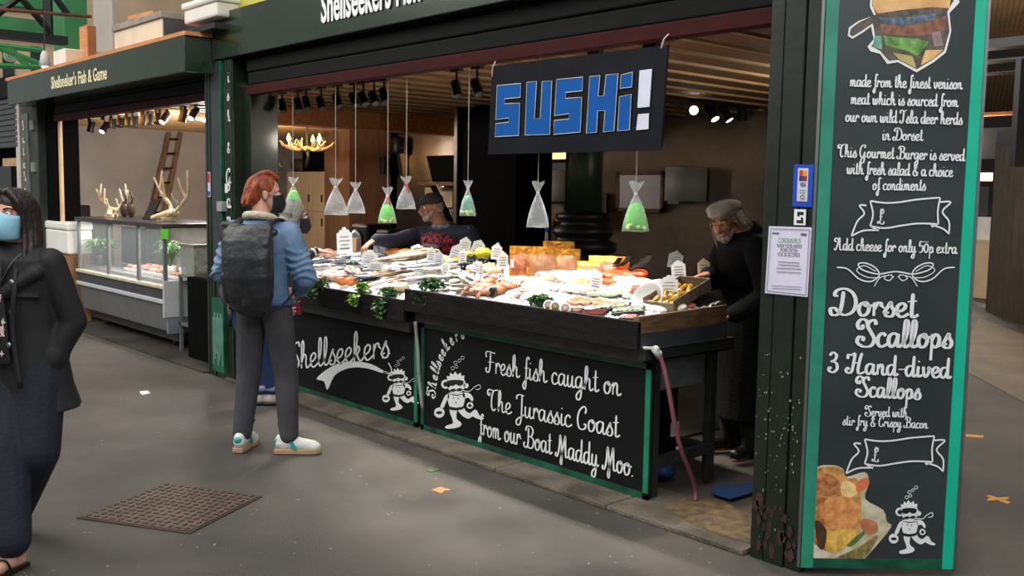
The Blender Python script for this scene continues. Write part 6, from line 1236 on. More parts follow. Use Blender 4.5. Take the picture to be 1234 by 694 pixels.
hb = thing('handbag', 'grey-black handbag at the left edge against the floral blouse', 'bag', wl, rzw); b = MB(); b.obox(V3(.09, .21, .98), (.17, .07, .17), rot('Z', .2), .85); b.build('bag_body', mat('slate_leather', (60, 62, 72), .4, 0, .1, 6, .2, 40), hb, bevel=.015, local=True); b = MB(); b.tube(crom([V3(.02, .2, 1.06), V3(-.02, .19, 1.22), V3(-.08, .12, 1.38), V3(-.11, .02, 1.425), V3(-.06, -.1, 1.38)], 5), .006, 6); b.build('strap', m_blkp, hb, True, local=True)

# --- stallholder in cap and checked gilet, reaching over the ice
c_ = P(540, 300, 1, 5.28); sl = V3(c_[0], 5.28, .02); fc = -FH*.55-RH*.55; fc = V3(.30, -1, 0); fc /= np.linalg.norm(fc); rzs = rz_of(fc)
sm_ = thing('person', 'person in dark cap, checked gilet and brown apron stretching one arm over the fish', 'person', sl, rzs)
def sloc(p): return rot_z(-rzs)@(V3(*p)-sl)
pel, nk = V3(0, -.05, .90), sloc(P(535, 273, 1, 5.2)); hc = sloc(P(520, 250, 1, 5.12)); hdir = rot_z(-rzs)@(-RH*.9-FH*.42); HR = head_R(math.atan2(-hdir[0], hdir[1]), -.15)
shR = sloc(P(506, 283, 1, 5.12)); shL = sloc(P(566, 282, 1, 5.25)); wr = sloc(P(452, 289, 1, 4.62)); elR = (shR+wr)/2+V3(.03, .02, -.035); elL = shL+V3(-.07, -.04, -.28); wrL = elL+V3(.08, .2, -.12)
hd = sloc(P(436, 300, 1, 4.50))-wr
J = dict(hil=V3(-.09, -.05, .88), hir=V3(.09, -.05, .88)); rt_ = shR-shL
prs = torso(pel, nk, rt_, 1.08, 1.15)+[('c', shR, .05, nk-UPV*.08, .06), ('c', shL, .05, nk-UPV*.08, .06)]+[('c', nk-UPV*.03, .062, hc+HR@V3(0, -.02, -.06), .06)]+head_prims(hc, HR)+limb(shR, .052, elR, .044, wr, .03)+limb(shL, .052, elL, .044, wrL, .03)
for s in (-1, 1): prs += limb(V3(s*.09, -.05, .88), .085, V3(s*.11, 0, .48), .06, V3(s*.12, -.05, .09), .04)+foot_prims(V3(s*.12, -.05, .09), (s*.2, 1, 0))
prs += hand_prims(wr, hd, (0, .0, -1), -1, .55, 1.08)+hand_prims(wrL, (.3, .8, -.3), (0, 0, -1), 1, .5)
blob('body', prs, m_skin2, sm_, .0055, 3); eyes(hc, HR, sm_)
m_navy = mat('navy_sweatshirt', (26, 34, 52), .85, 0, .12, 6, .3, 60)
tt = torso(pel, nk, rt_, 1.18, 1.2, .012)+[('c', shR, .078, nk-UPV*.07, .085), ('c', shL, .078, nk-UPV*.07, .085)]+limb(shR, .078, elR, .066, elR*.06+wr*.94, .048)+limb(shL, .078, elL, .07, elL*.1+wrL*.9, .052); blob('navy_top', tt, m_navy, sm_, .007, 3)
tl = [('e', pel-UPV*.04, (.175, .13, .10))]
for s in (-1, 1): tl += limb(V3(s*.09, -.05, .88), .102, V3(s*.11, 0, .48), .08, V3(s*.12, -.05, .12), .065)
blob('dark_trousers', tl, m_trs, sm_, .009, 3)
# checked gilet: red and black squares worked into one material
mc = bpy.data.materials.new('red_black_check'); mc.use_nodes = True; nt = mc.node_tree; bs = nt.nodes['Principled BSDF']; bs.inputs['Roughness'].default_value = .85
tc = nt.nodes.new('ShaderNodeTexCoord'); ck = nt.nodes.new('ShaderNodeTexChecker'); ck.inputs['Scale'].default_value = 28; ck.inputs[1].default_value = (*lin((150, 26, 44)), 1); ck.inputs[2].default_value = (*lin((34, 14, 20)), 1); nt.links.new(tc.outputs['Object'], ck.inputs[0]); nt.links.new(ck.outputs[0], bs.inputs['Base Color'])
up = nk-pel; L_ = np.linalg.norm(up); up /= L_; ax = rt_-up*np.dot(rt_, up); ax /= np.linalg.norm(ax); ay = np.cross(up, ax)
gp = [(.02, .198, .158), (.25, .18, .150), (.45, .182, .156), (.7, .198, .165), (.86, .175, .148), (.96, .11, .10)]
gi = [('l', [ring(pel+up*L_*t, ax*(w*1.26), ay*(d*1.28), 28) for t, w, d in gp])]; blob('checked_gilet', gi, mc, sm_, .007, 2)
b = MB(); rows = []
for j in range(15):
    v = j/14; t = .82-.95*v; w_ = (.085 if v < .25 else .085+.075*min(1, (v-.25)/.2)); yd = np.interp(t, [.02, .25, .45, .7, .86], [.158, .150, .156, .165, .148])*1.28+.014
    rows.append([pel+up*L_*t+ax*x*w_+ay*yd*math.sqrt(max(0, 1-(x*w_/.25)**2)) for x in np.linspace(-1, 1, 11)])
vs = [q for r in rows for q in r]; b.add(vs, [(j*11+i, (j+1)*11+i, (j+1)*11+i+1, j*11+i+1) for j in range(14) for i in range(10)]); ap = b.build('brown_apron', mat('dark_brown_apron', (84, 66, 58), .7, 0, .12), sm_, True, local=True); sd_ = ap.modifiers.new('thick', 'SOLIDIFY'); sd_.thickness = .008
for s in (-1, 1): b = MB(); b.tube(crom([rows[0][0 if s < 0 else 10], pel+up*L_*.93+ax*s*.09+ay*.11, pel+up*L_*1.03+ax*s*.08, pel+up*L_*.98+ax*s*.05-ay*.1], 5), .009, 6); b.build('neck_strap', m_blkp, ap, True, local=True)
b = MB(); b.tube(crom([shR+V3(0, 0, .07), (shR+elR)/2+V3(0, .02, .066), elR+V3(0, 0, .062), (elR+wr)/2+V3(0, 0, .054), wr+V3(0, 0, .045)], 5), .005, 6); b.build('pale_piping', mat('piping_grey', (150, 150, 150), .7), sm_, True, local=True)
b = MB(); b.tube(crom([shL+V3(-.02, .05, .06), (shL+elL)/2+V3(-.055, .05, 0), elL+V3(-.06, .03, 0)], 5), .005, 6); b.build('pale_piping', MATS['piping_grey'], sm_, True, local=True)
cp = [('e', hc+HR@V3(0, -.012, .062), (.086, .104, .066), HR), ('c', hc+HR@V3(-.03, .09, .055), .010, hc+HR@V3(-.03, .155, .042), .008), ('c', hc+HR@V3(.03, .09, .055), .010, hc+HR@V3(.03, .155, .042), .008), ('c', hc+HR@V3(0, .09, .058), .012, hc+HR@V3(0, .165, .042), .008), ('c', hc+HR@V3(-.055, .07, .05), .01, hc+HR@V3(-.045, .135, .04), .008), ('c', hc+HR@V3(.055, .07, .05), .01, hc+HR@V3(.045, .135, .04), .008)]
blob('dark_cap', cp, mat('dark_brown_cap', (46, 40, 36), .8, 0, .2, 14), sm_, .005, 3)
gb = mat('grey_beard', (176, 170, 162), .8, 0, .2, 50, .5, 90, c2=(110, 104, 98))
bd = [('e', hc+HR@V3(0, .058, -.082), (.045, .036, .036), HR), ('c', hc+HR@V3(-.066, .02, -.03), .014, hc+HR@V3(-.035, .06, -.085), .022), ('c', hc+HR@V3(.066, .02, -.03), .014, hc+HR@V3(.035, .06, -.085), .022), ('c', hc+HR@V3(-.028, .094, -.048), .009, hc+HR@V3(.028, .094, -.048), .009)]
blob('grey_beard', bd, gb, sm_, .005, 2); blob('grey_hair', [('e', hc+HR@V3(0, -.05, .0), (.080, .058, .062), HR)], gb, sm_, .006, 2)
sc = [('t', crom([nk+ax*.075*math.cos(a)+ay*.075*math.sin(a)+up*(.02*math.sin(a)) for a in np.linspace(0, 6.0, 9)], 3), .028)]; sco = blob('checked_scarf', sc, mat('scarf_navy', (38, 42, 60), .9, 0, .5, 60, c2=(120, 122, 130), lo=.5, hi=.62), sm_, .006, 2)

# --- stallholder in beret and long black coat, stooping at the right end
c_ = P(887, 300, 1, 5.25); sl = V3(c_[0], 5.25, .02); fc = V3(.12, -1, 0); fc = -FH*.35-RH*.94+V3(0, 0, 0); fc = V3(-.35, -1, 0); fc /= np.linalg.norm(fc); rzs = rz_of(fc)
rm = thing('person', 'person in pale beret, glasses and long black coat stooping over the crate at the right', 'person', sl, rzs)
def sloc(p): return rot_z(-rzs)@(V3(*p)-sl)
pel = V3(0, -.12, .90); nk = sloc(P(893, 280, 1, 5.12)); hc = sloc(P(874, 266, 1, 5.03)); hdir = rot_z(-rzs)@(-RH*.62-FH*.78); HR = head_R(math.atan2(-hdir[0], hdir[1]), -.38, .12)
shR = nk+V3(.17, -.02, -.09); shL = nk+V3(-.17, .0, -.09); elR = shR+V3(.07, .04, -.28); wr = sloc(P(850, 330, 1, 4.80)); wr = sloc(P(853, 331, 1, 4.90)); elR = (shR+wr)/2+V3(.10, -.04, -.13); elL = shL+V3(-.08, -.04, -.28); wrL = elL+V3(.12, .18, -.13); rt_ = V3(1, 0, 0)
prr = torso(pel, nk, rt_, 1.05, 1.1)+[('c', nk-UPV*.03, .06, hc+HR@V3(0, -.02, -.06), .058)]+head_prims(hc, HR)+limb(shR, .05, elR, .042, wr, .028)+limb(shL, .05, elL, .042, wrL, .028)
for s in (-1, 1): prr += limb(V3(s*.09, -.12, .88), .085, V3(s*.10, -.06, .48), .06, V3(s*.12, -.10, .09), .04)+foot_prims(V3(s*.12, -.10, .09), (s*.25, 1, 0))
prr += hand_prims(wr, V3(.1, .8, -.15), (-.2, 0, -1), -1, .75)+hand_prims(wrL, V3(.5, .7, -.3), (0, 0, -1), 1, .6)
blob('body', prr, m_skin3, rm, .0055, 3); eyes(hc, HR, rm)
pf = [(-1.05, .25, .20), (-.6, .235, .185), (-.2, .215, .165), (.1, .20, .155), (.4, .195, .155), (.7, .215, .16), (.88, .215, .14), (.98, .14, .105), (1.03, .09, .08)]
up = nk-pel; L_ = np.linalg.norm(up); up /= L_
cr_ = [('l', [ring((pel+up*L_*t if t > 0 else pel+UPV*L_*t), V3(1, 0, 0)*w, np.cross(up if t > 0 else UPV, V3(1, 0, 0))*d) for t, w, d in pf])]+limb(shR, .085, elR, .072, elR*.12+wr*.88, .056)+limb(shL, .085, elL, .075, elL*.1+wrL*.9, .058)
cr_ += [('t', crom([nk+V3(-.11, .05, -.06), nk+V3(-.10, -.05, .02), nk+V3(0, -.10, .045), nk+V3(.10, -.05, .02), nk+V3(.11, .05, -.06)], 4), .032)]
blob('long_black_coat', cr_, mat('deep_black_coat', (12, 12, 14), .85, 0, .2, 6, .2, 60, spec=.2), rm, .008, 3)
tl = []
for s in (-1, 1): tl += limb(V3(s*.09, -.12, .88), .10, V3(s*.10, -.06, .48), .085, V3(s*.12, -.10, .10), .07)
blob('black_trousers', tl, mat('deep_black_cloth', (20, 20, 22), .85), rm, .008, 3)
for s in (-1, 1): f = V3(s*.12, -.10, 0); blob('dark_shoe', [('c', f+UPV*.08, .05, f+UPV*.05, .05), ('c', f-V3(0, .04, 0)+UPV*.048, .046, f+V3(s*.03, .15, 0)+UPV*.045, .042)], m_blkp, rm, .007, 2)
be = [('e', hc+HR@V3(0, -.02, .082), (.108, .118, .040), HR@rot('X', .12)), ('e', hc+HR@V3(0, -.005, .055), (.084, .098, .04), HR), ('e', hc+HR@V3(0, .06, .075), (.07, .055, .03), HR)]
blob('pale_beret', be, mat('pale_grey_felt', (176, 168, 156), .9, 0, .12, 20, .3, 90), rm, .006, 4)
hl = [('e', hc+HR@V3(0, -.06, -.005), (.082, .055, .07), HR)]; rn = random.Random(9)
for i in range(26):
    s = -1 if i % 2 else 1; y = rn.uniform(-.09, .02); hl += strands(hc, HR, [[V3(s*.075, y, .04), V3(s*.09, y-.01, -.03), V3(s*(.095+rn.uniform(0, .03)), y-.015, -.10), V3(s*(.10+rn.uniform(0, .04)), y-.01, -.16-rn.uniform(0, .03))]], .015, .008)
blob('long_grey_hair', hl, mat('long_grey_hair', (128, 116, 102), .7, 0, .25, 40, .5, 80, c2=(82, 72, 62)), rm, .006, 2)
bd = [('e', hc+HR@V3(0, .062, -.09), (.038, .03, .036), HR), ('c', hc+HR@V3(-.06, .03, -.05), .012, hc+HR@V3(-.03, .06, -.09), .02), ('c', hc+HR@V3(.06, .03, -.05), .012, hc+HR@V3(.03, .06, -.09), .02), ('c', hc+HR@V3(-.026, .095, -.048), .008, hc+HR@V3(.026, .095, -.048), .008)]; blob('greying_beard', bd, gb, rm, .005, 2)
gl = MB()
for s in (-1, 1): gl.tube([hc+HR@V3(s*.033+.023*math.cos(a), .099-.004*abs(math.cos(a)), .008+.018*math.sin(a)) for a in np.linspace(0, 2*math.pi, 17)], .0025, 5)
gl.tube([hc+HR@V3(-.010, .102, .012), hc+HR@V3(.010, .102, .012)], .0025, 5)
for s in (-1, 1): gl.tube([hc+HR@V3(s*.056, .096, .012), hc+HR@V3(s*.078, .05, .012), hc+HR@V3(s*.082, -.01, .012)], .0025, 5)
gl.build('glasses', mat('gold_wire', (196, 160, 100), .25, .8), rm, True, local=True)

# --- grey-haired customer mostly hidden behind the man in denim
hl_ = V3(-7.03, 3.45, 0); fc = RH*.75+V3(0, .6, 0); fc /= np.linalg.norm(fc); rzs = rz_of(fc)
hd_ = thing('person', 'grey-haired person with a dark sleeve and phone, mostly hidden behind the denim jacket', 'person', hl_, rzs)
def sloc(p): return rot_z(-rzs)@(V3(*p)-hl_)
pel, nk = V3(0, -.02, .88), sloc(P(347, 283, 1, 3.60)); hc = nk+V3(0, .05, .135); HR = head_R(-.1, -.2)
shR = nk+V3(.16, 0, -.08); shL = nk+V3(-.16, .02, -.08); wrL = sloc(P(381, 302, 1, 4.0)); elL = (shL+wrL)/2+V3(-.05, -.05, -.12); elR = shR+V3(.05, -.03, -.27); wrR = elR+V3(-.14, -.05, -.20)
anl, anr = sloc(P(314, 474, 2, .09)), sloc(P(330, 474, 2, .09)); prh = torso(pel, nk, (1, 0, 0), .95)+[('c', nk-UPV*.03, .052, hc+HR@V3(0, -.02, -.06), .05)]+head_prims(hc, HR, k=.96)
prh += limb(shR, .045, elR, .038, wrR, .025)+limb(shL, .045, elL, .038, wrL, .025)
kl, kr = (V3(-.08, -.02, .86)+anl)/2+V3(0, .03, 0), (V3(.08, -.02, .86)+anr)/2+V3(0, .03, 0)
prh += limb(V3(-.08, -.02, .86), .08, kl, .055, anl, .036)+limb(V3(.08, -.02, .86), .08, kr, .055, anr, .036)+foot_prims(anl, (0, 1, 0), .9)+foot_prims(anr, (0, 1, 0), .9)
prh += hand_prims(wrL, rot_z(-rzs)@(RH*.9+FH*.3-UPV*.12), (0, 0, -1), 1, .45)+hand_prims(wrR, (0, .9, -.2), (-1, 0, 0), 1, .9)
blob('body', prh, m_skin, hd_, .0055, 3); eyes(hc, HR, hd_)
tt = torso(pel, nk, (1, 0, 0), 1.05, 1.1, .014)+limb(shR, .068, elR, .06, elR*.1+wrR*.9, .045)+limb(shL, .068, elL, .056, elL*.3+wrL*.7, .044); blob('dark_jacket', tt, mat('dark_grey_jacket', (44, 42, 46), .8, 0, .15), hd_, .008, 3)
tl = torso(pel, nk, (1, 0, 0), .95, 1, .012, [(-.16, .15, .105), (0, .168, .12), (.1, .16, .115)])+limb(V3(-.08, -.02, .86), .098, kl, .075, anl+UPV*.05, .07)+limb(V3(.08, -.02, .86), .098, kr, .075, anr+UPV*.05, .07); blob('blue_jeans', tl, mat('blue_jeans', (44, 68, 116), .8, 0, .2, 8), hd_, .008, 3)
for an in (anl, anr):
    b = MB(); b.tube([an+UPV*.03, an+UPV*.075], [.075, .074], 14); b.build('turn_up', mat('pale_turn_up', (150, 164, 190), .8), hd_, True, local=True)
    f = V3(an[0], an[1], 0); blob('shoe', [('c', f-V3(0, .04, 0)+UPV*.05, .042, f+V3(0, .14, 0)+UPV*.045, .038), ('c', f+UPV*.085, .045, f+UPV*.06, .045)], mat('white_shoe', (206, 200, 190), .5), hd_, .006, 2); b = MB(); b.box(f[0]-.045, f[0]+.045, f[1]-.085, f[1]+.18, .003, .028); b.build('shoe_sole', m_blkp, hd_, bevel=.008, local=True)
blob('grey_hair', [('e', hc+HR@V3(0, -.025, .035), (.092, .10, .09), HR), ('e', hc+HR@V3(0, -.05, -.05), (.085, .065, .09), HR), ('c', hc+HR@V3(.05, .0, .02), .045, hc+HR@V3(.055, -.01, -.11), .03), ('c', hc+HR@V3(-.05, .0, .02), .045, hc+HR@V3(-.055, -.01, -.11), .03)], mat('ash_grey_hair', (150, 146, 142), .7, 0, .2, 40, .5, 70), hd_, .006, 2)
face_mask(hc, HR, MATS['black_mask'], hd_)
b = MB(); d_ = wrL-elL; d_ /= np.linalg.norm(d_); b.tube([wrL-d_*.05, wrL-d_*.02], .034, 12); b.build('white_cuff', mat('white_cuff', (220, 214, 206), .8), hd_, True, local=True)
b = MB(); b.tube([wrL-d_*.02, wrL+d_*.005], .033, 12); b.build('black_band', m_blkp, hd_, True, local=True)
rb = P(358, 372, 1, 3.75); b = MB(); Rb_ = rot_z(YAW); b.prism([rb+Rb_@V3(x, 0, z) for x, z in ((-.03, .05), (.015, .055), (.035, -.03), (.03, -.05), (-.045, -.045))], Rb_@V3(0, .06, 0)); t = thing('red_purse', 'small dark red purse hanging beside the right hip of the denim jacket', 'purse', rb-UPV*.05); b.build('pouch', mat('dark_red_leather', (128, 28, 36), .5, 0, .15), t, bevel=.008); b = MB(); b.tube(crom([rb+UPV*.05, rb+UPV*.16, rb+UPV*.34+V3(-.02, 0, 0)], 4), .005, 6); b.build('strap', m_blkp, t, True)
# ------------------------------------------------------------------ the game stall
m_cab = mat('cabinet_grey', (116, 118, 118), .4, .25, .06, 4); m_cabl = mat('cabinet_pale', (186, 190, 194), .4, 0, .04); m_gl = glass('cabinet_glass', (220, 230, 230), .16, .04, .22, .05)
fx0, fx1, fy, fd_ = -12.55, -9.9, 4.05, 4.95
fr = thing('display_fridge', 'long grey serve-over fridge with glass front in the game stall', 'fridge', ((fx0+fx1)/2, 4.5, 0))
b = MB(); b.prism([(fx0, fy+.06, .20), (fx0, fy, .50), (fx0, fd_, .50), (fx0, fd_, .20)], (fx1-fx0, 0, 0)); b.build('lower_body', m_cab, fr, bevel=.01)
b = MB(); b.box(fx0+.05, fx1-.05, fy+.16, fd_-.05, .09, .20); b.build('plinth', mat('plinth_dark', (60, 60, 58), .5), fr)
b = MB(); b.box(fx0, fx1, fy-.01, fd_, .545, .655); b.build('front_panel', mat('panel_dark_grey', (78, 78, 80), .4, .3), fr, bevel=.004)
b = MB(); b.box(fx0, fx1, fy-.025, fy+.1, .50, .545); b.build('bumper_rail', m_cabl, fr, bevel=.008)
b = MB(); b.box(fx0, fx1, fy-.03, fd_, .655, .69); b.build('ledge', mat('cream_ledge', (200, 192, 170), .4), fr, bevel=.006)
b = MB(); b.box(fx1-.012, fx1+.02, fy-.02, fd_, .36, .74); b.build('end_panel', m_cabl, fr, bevel=.004); b = MB(); b.box(fx1-.012, fx1+.012, fy+.02, fd_, .19, .36); b.build('lower_end_panel', mat('blue_grey_panel', (120, 130, 140), .4), fr)
b = MB(); b.box(fx0+.02, fx1-.04, fy+.01, fy+.018, .69, 1.27); b.build('front_glass', m_gl, fr); b = MB(); b.box(fx1-.022, fx1-.014, fy+.02, fd_-.05, .74, 1.27); b.build('end_glass', m_gl, fr)
for x in (fx0, fx0+1.0, fx0+1.9, fx1-.04): b = MB(); b.box(x, x+.035, fy, fy+.035, .69, 1.28); b.build('glass_post', m_cab, fr)
b = MB(); b.box(fx1-.05, fx1-.015, fd_-.06, fd_-.02, .69, 1.28); b.build('glass_post', m_cab, fr)
b = MB(); b.box(fx0-.02, fx1+.01, fy-.02, fd_, 1.28, 1.325); b.build('top_slab', mat('top_dark', (52, 52, 54), .3), fr, bevel=.006)
b = MB(); b.box(fx0, fx1-.05, fd_-.06, fd_, .69, 1.28); b.build('back_panel', mat('fridge_inside', (150, 146, 138), .4), fr); b = MB(); b.box(fx0+.03, fx1-.05, fy+.05, fd_-.08, .69, .73); b.build('display_deck', m_steel2, fr)
b = MB(); b.box(fx0+.1, fx0+.85, fd_-.4, fd_-.38, .76, 1.2); b.build('black_inner_board', m_blk2, fr)
for x in (fx0+.3, fx1-.3):
    for y in (fy+.25, fd_-.2): b = MB(); b.tube([(x-.02, y, .045), (x+.02, y, .045)], .045, 14); b.build('castor', m_blkp, fr, True); 
l = bpy.data.lights.new('fridge_tube', 'AREA'); l.shape = 'RECTANGLE'; l.size = 2.4; l.size_y = .06; l.energy = 26; l.color = (1, .92, .84); o = bpy.data.objects.new('fridge_tube', l); COL.objects.link(o); o.parent = fr; o.location = (0, -.25, 1.26)
b = MB(); b.box(P(193, 285, 1, 4.03)[0], P(202, 285, 1, 4.03)[0], 4.035, 4.045, P(197, 288, 1, 4.03)[2]-.0, P(197, 276, 1, 4.03)[2]); o = b.build('green_label', mat('lime_card', (92, 190, 50), .5)); tag(o, 'small bright green label at the top right of the fridge glass', 'label')
def plant(x, y, z, r, h, label, pot, n=70, seed=0, broad=.012):
    rn = random.Random(seed); t = thing('potted_plant', label, 'plant', (x, y, z)); b = MB(); b.lathe([(.06, 0), (.085, .13), (.075, .13), (.06, .11), (.001, .11)], (x, y, z), 16); b.build('pot', pot, t, True); b = MB()
    for i in range(n):
        a = rn.uniform(0, 6.28); L = h*rn.uniform(.6, 1.1); o3 = np.array([x, y, z+.11]); d = np.array([math.cos(a), math.sin(a), 0])*r*rn.uniform(.4, 1.1)
        q = crom([o3, o3+d*.45+UPV*L*.75, o3+d+UPV*L*rn.uniform(.45, .85)], 4); b.tube(q, list(np.linspace(broad, broad*.3, len(q))), 4, .3)
    b.build('foliage', mat('plant_green', (78, 128, 54), .5, 0, .3, 14, c2=(40, 84, 34)), t); return t
q = P(121, 318, 1, 4.3); plant(q[0], 4.3, .73, .24, .26, 'leafy green plant at the left end of the glass fridge', m_blkp, 80, 1, .03)
q = P(203, 328, 1, 4.3); plant(q[0]+.05, 4.3, .73, .20, .34, 'fern-like plant in a white pot at the right end of the glass fridge', m_wpl, 80, 2, .014)
q = P(227, 328, 1, 4.35); b = MB(); b.lathe([(.05, 0), (.075, .13), (.065, .13), (.05, .02), (.001, .02)], (min(q[0], fx1-.15), 4.35, .73), 16); o = b.build('white_pot', m_wpl, smooth=True); tag(o, 'empty white pot right of the fern in the glass fridge', 'pot')
for i in range(9):
    x = fx0+1.05+.17*i; mcol = [mat('raw_meat', (168, 84, 76), .4, 0, .3, 24, c2=(120, 50, 48)), mat('pale_meat', (208, 160, 140), .4, 0, .2, 24), mat('brown_pie', (166, 120, 76), .6, 0, .2, 20)][i % 3]
    t = thing('meat_tray', 'small tray of game on the deck inside the glass fridge', 'tray', (x, 4.4, .73), 0, 'meat trays in the glass fridge'); b = MB(); b.box(x-.075, x+.075, 4.25, 4.6, .732, .76); b.build('tray', m_wpl, t, bevel=.004); b = MB()
    for k in range(3): b.ell((x, 4.31+.11*k, .775), (.065, .05, .03))
    b.build('meat', mcol, t, True)
def stag(px, py, label, s=1.0, turn=0, Y=4.4):
    p = P(px, py, 1, Y); p[2] = 1.325; t = thing('antlered_skull', label, 'skull', p, turn); mb_ = mat('bone', (232, 220, 190), .6, 0, .1, 12, c2=(204, 186, 148))
    blob('skull', [('e', (0, .05, .085), (.075*s, .10*s, .065*s)), ('c', V3(0, -.02, .08), .05*s, V3(0, -.24*s, .045), .028*s), ('e', V3(.055*s, -.02, .09), .03*s), ('e', V3(-.055*s, -.02, .09), .03*s), ('b', V3(0, -.02, .02), (.10, .2, .04))], mb_, t, .008, 3)
    for sx in (-1, 1):
        b = MB(); main = crom([V3(sx*.04, .08, .13)*s, V3(sx*.13, .12, .24)*s, V3(sx*.25, .10, .36)*s, V3(sx*.31, .04, .55)*s], 6); b.tube(main, list(np.linspace(.022, .008, len(main)))[:-1]+[.003], 8)
        for i, d in ((4, V3(sx*.0, -.14, .12)), (9, V3(-sx*.05, -.08, .22)), (13, V3(-sx*.03, .02, .22))): b.tube(crom([main[i], main[i]+d*.55*s, main[i]+d*s+UPV*.03], 4), [.014]*4+[.012]*4+[.003], 7)
        b.build('antler', mb_, t, True, local=True)
stag(135, 262, 'left-hand antlered skull lying on the fridge top', .62, .9); stag(203, 266, 'right-hand antlered skull with tall pale antlers on the fridge top', .88, .3)
q = P(180, 262, 1, 4.45); t = thing('menu_stand', 'dark angled board standing between the two antlered skulls', 'stand', (q[0], 4.45, 1.325)); b = MB(); b.prism([(q[0]-.14, 4.42, 1.325), (q[0]+.12, 4.42, 1.325), (q[0]+.16, 4.52, 1.56), (q[0]-.08, 4.52, 1.56)], (0, .015, 0)); b.build('board', m_blkp, t); b = MB(); b.box(q[0]-.1, q[0]+.1, 4.42, 4.6, 1.325, 1.34); b.build('foot', m_blkp, t)
for i, px in enumerate((150, 158)): q = P(px, 262, 1, 4.5); b = MB(); b.ell((q[0], 4.5, 1.325+.1), (.05, .05, .1)); b.tube(crom([(q[0], 4.5, 1.45), (q[0]+.06, 4.5, 1.56), (q[0]+.03, 4.48, 1.64)], 4), .012, 6); o = b.build('dark_antler_ornament', mat('dark_brown_horn', (60, 44, 32), .5), smooth=True); tag(o, ('left','right')[i]+'-hand dark horn ornament beside the left antlered skull', 'ornament')
# things round the fridge
q0 = P(47, 300, 1, 3.95); q1 = P(83, 303, 1, 3.95); q1[0] = min(q1[0], -12.59); zt_ = P(60, 266, 1, 3.95)[2]; zb_ = P(60, 303, 1, 3.95)[2]
t = thing('polystyrene_box', 'white polystyrene box just behind the woman in the black coat', 'box', ((q0[0]+q1[0])/2, 4.1, zb_)); b = MB(); b.box(q0[0], q1[0], 3.95, 4.25, zb_, zt_-.1); b.build('box', m_wpl, t, bevel=.025); b = MB(); b.box(q0[0]-.01, q1[0]+.01, 3.94, 4.26, zt_-.1, zt_); b.build('lid', m_wpl, t, bevel=.025)
b = MB(); b.box(q0[0]+.1, q1[0]-.02, 3.98, 4.22, .015, zb_); o = b.build('carton_stack', mat('brown_card', (150, 108, 70), .8, 0, .15), bevel=.006); tag(o, 'brown carton under the white polystyrene box', 'carton')
q0 = P(58, 262, 0, -15.0); q1 = P(108, 262, 0, -15.0); zt_ = P(80, 247, 0, -15.0)[2]
t = thing('black_case', 'black case with an arched handle on the white side wall of the game stall', 'case', (-15.0, (q0[1]+q1[1])/2, q0[2])); b = MB(); b.box(-15.25, -14.95, q0[1], q1[1], q0[2]-.02, zt_); b.build('case', m_blkp, t, bevel=.02); ym = P(70, 250, 0, -15)[1]; b = MB(); b.tube(crom([(-15.1, ym-.18, zt_-.02), (-15.1, ym-.08, zt_+.12), (-15.1, ym+.08, zt_+.18), (-15.1, ym+.2, zt_-.02)], 5), .022, 8); b.build('handle', m_blkp, t, True)
o = MB().box(-15.39, -14.9, q0[1]-.1, q1[1]+.3, .0, q0[2]-.02).build('side_counter', mat('grey_counter', (90, 88, 84), .6)); tag(o, 'grey counter along the white side wall carrying the black case', 'counter')
q = P(75.5, 219, 0, -15.39); t = thing('wall_box', 'small grey electrical box on the white side wall', 'box', q); b = MB(); b.box(-15.40, -15.34, q[1]-.14, q[1]+.14, q[2]-.1, q[2]+.1); b.build('box', mat('grey_plastic', (150, 152, 150), .5), t, bevel=.01); b = MB(); b.box(-15.345, -15.335, q[1]-.1, q[1]+.1, q[2]-.06, q[2]+.06); b.build('cover', mat('cover_grey', (120, 122, 122), .5), t)
# ladder against the side wall
la0, la1 = P(178, 290, 0, -14.85), P(204, 160, 0, -15.25); lb0, lb1 = P(193, 290, 0, -14.85), P(218, 160, 0, -15.25)
ex = (la0[2]-.02)/(la1[2]-la0[2]); la0 = la0-(la1-la0)*ex; lb0 = lb0-(lb1-lb0)*ex
t = thing('ladder', 'wooden ladder leaning on the white side wall behind the antlered skulls', 'ladder', (la0+lb0)/2); m_lad = mat('ladder_wood', (150, 116, 84), .7, 0, .15)
for a_, c_ in ((la0, la1), (lb0, lb1)): b = MB(); b.tube([a_, c_], .035, 4); b.build('stile', m_lad, t)
for k in range(11): b = MB(); f = .06+.09*k; b.tube([la0+(la1-la0)*f, lb0+(lb1-lb0)*f], .02, 6); b.build('rung', mat('dark_rung', (50, 40, 32), .6), t)
# trolley and black panel next to the post
q = P(224, 425, 2, 0); tx0, tx1 = max(-9.86, P(212, 420, 1, 4.2)[0]), P(236, 420, 1, 4.2)[0]
t = thing('steel_stand', 'narrow grey steel stand with an open tub between fridge and post', 'stand', ((tx0+tx1)/2, 4.4, .015))
for x in (tx0, tx1-.03):
    for y in (4.18, 4.6): b = MB(); b.box(x, x+.03, y, y+.03, .015, .80); b.build('leg', m_cab, t)
for z in (.28, .78): b = MB(); b.box(tx0, tx1, 4.18, 4.63, z, z+.03); b.build('shelf', m_cab, t)
b = MB(); b.box(tx0+.02, tx1-.01, 4.2, 4.6, .81, 1.10); b.build('clear_tub', glass('dull_plastic', (140, 144, 136), .5, .3), t); b = MB(); b.box(tx0, tx1, 4.19, 4.62, 1.10, 1.13); b.build('tub_lid', mat('grey_lid', (120, 120, 114), .5), t, bevel=.008)
xa = P(229, 400, 1, 4.1)[0]; o = MB().box(xa, -8.56, 4.08, 4.16, .016, .82).build('black_screen_panel', m_blk2); tag(o, 'low black panel beside the dark green post', 'panel')
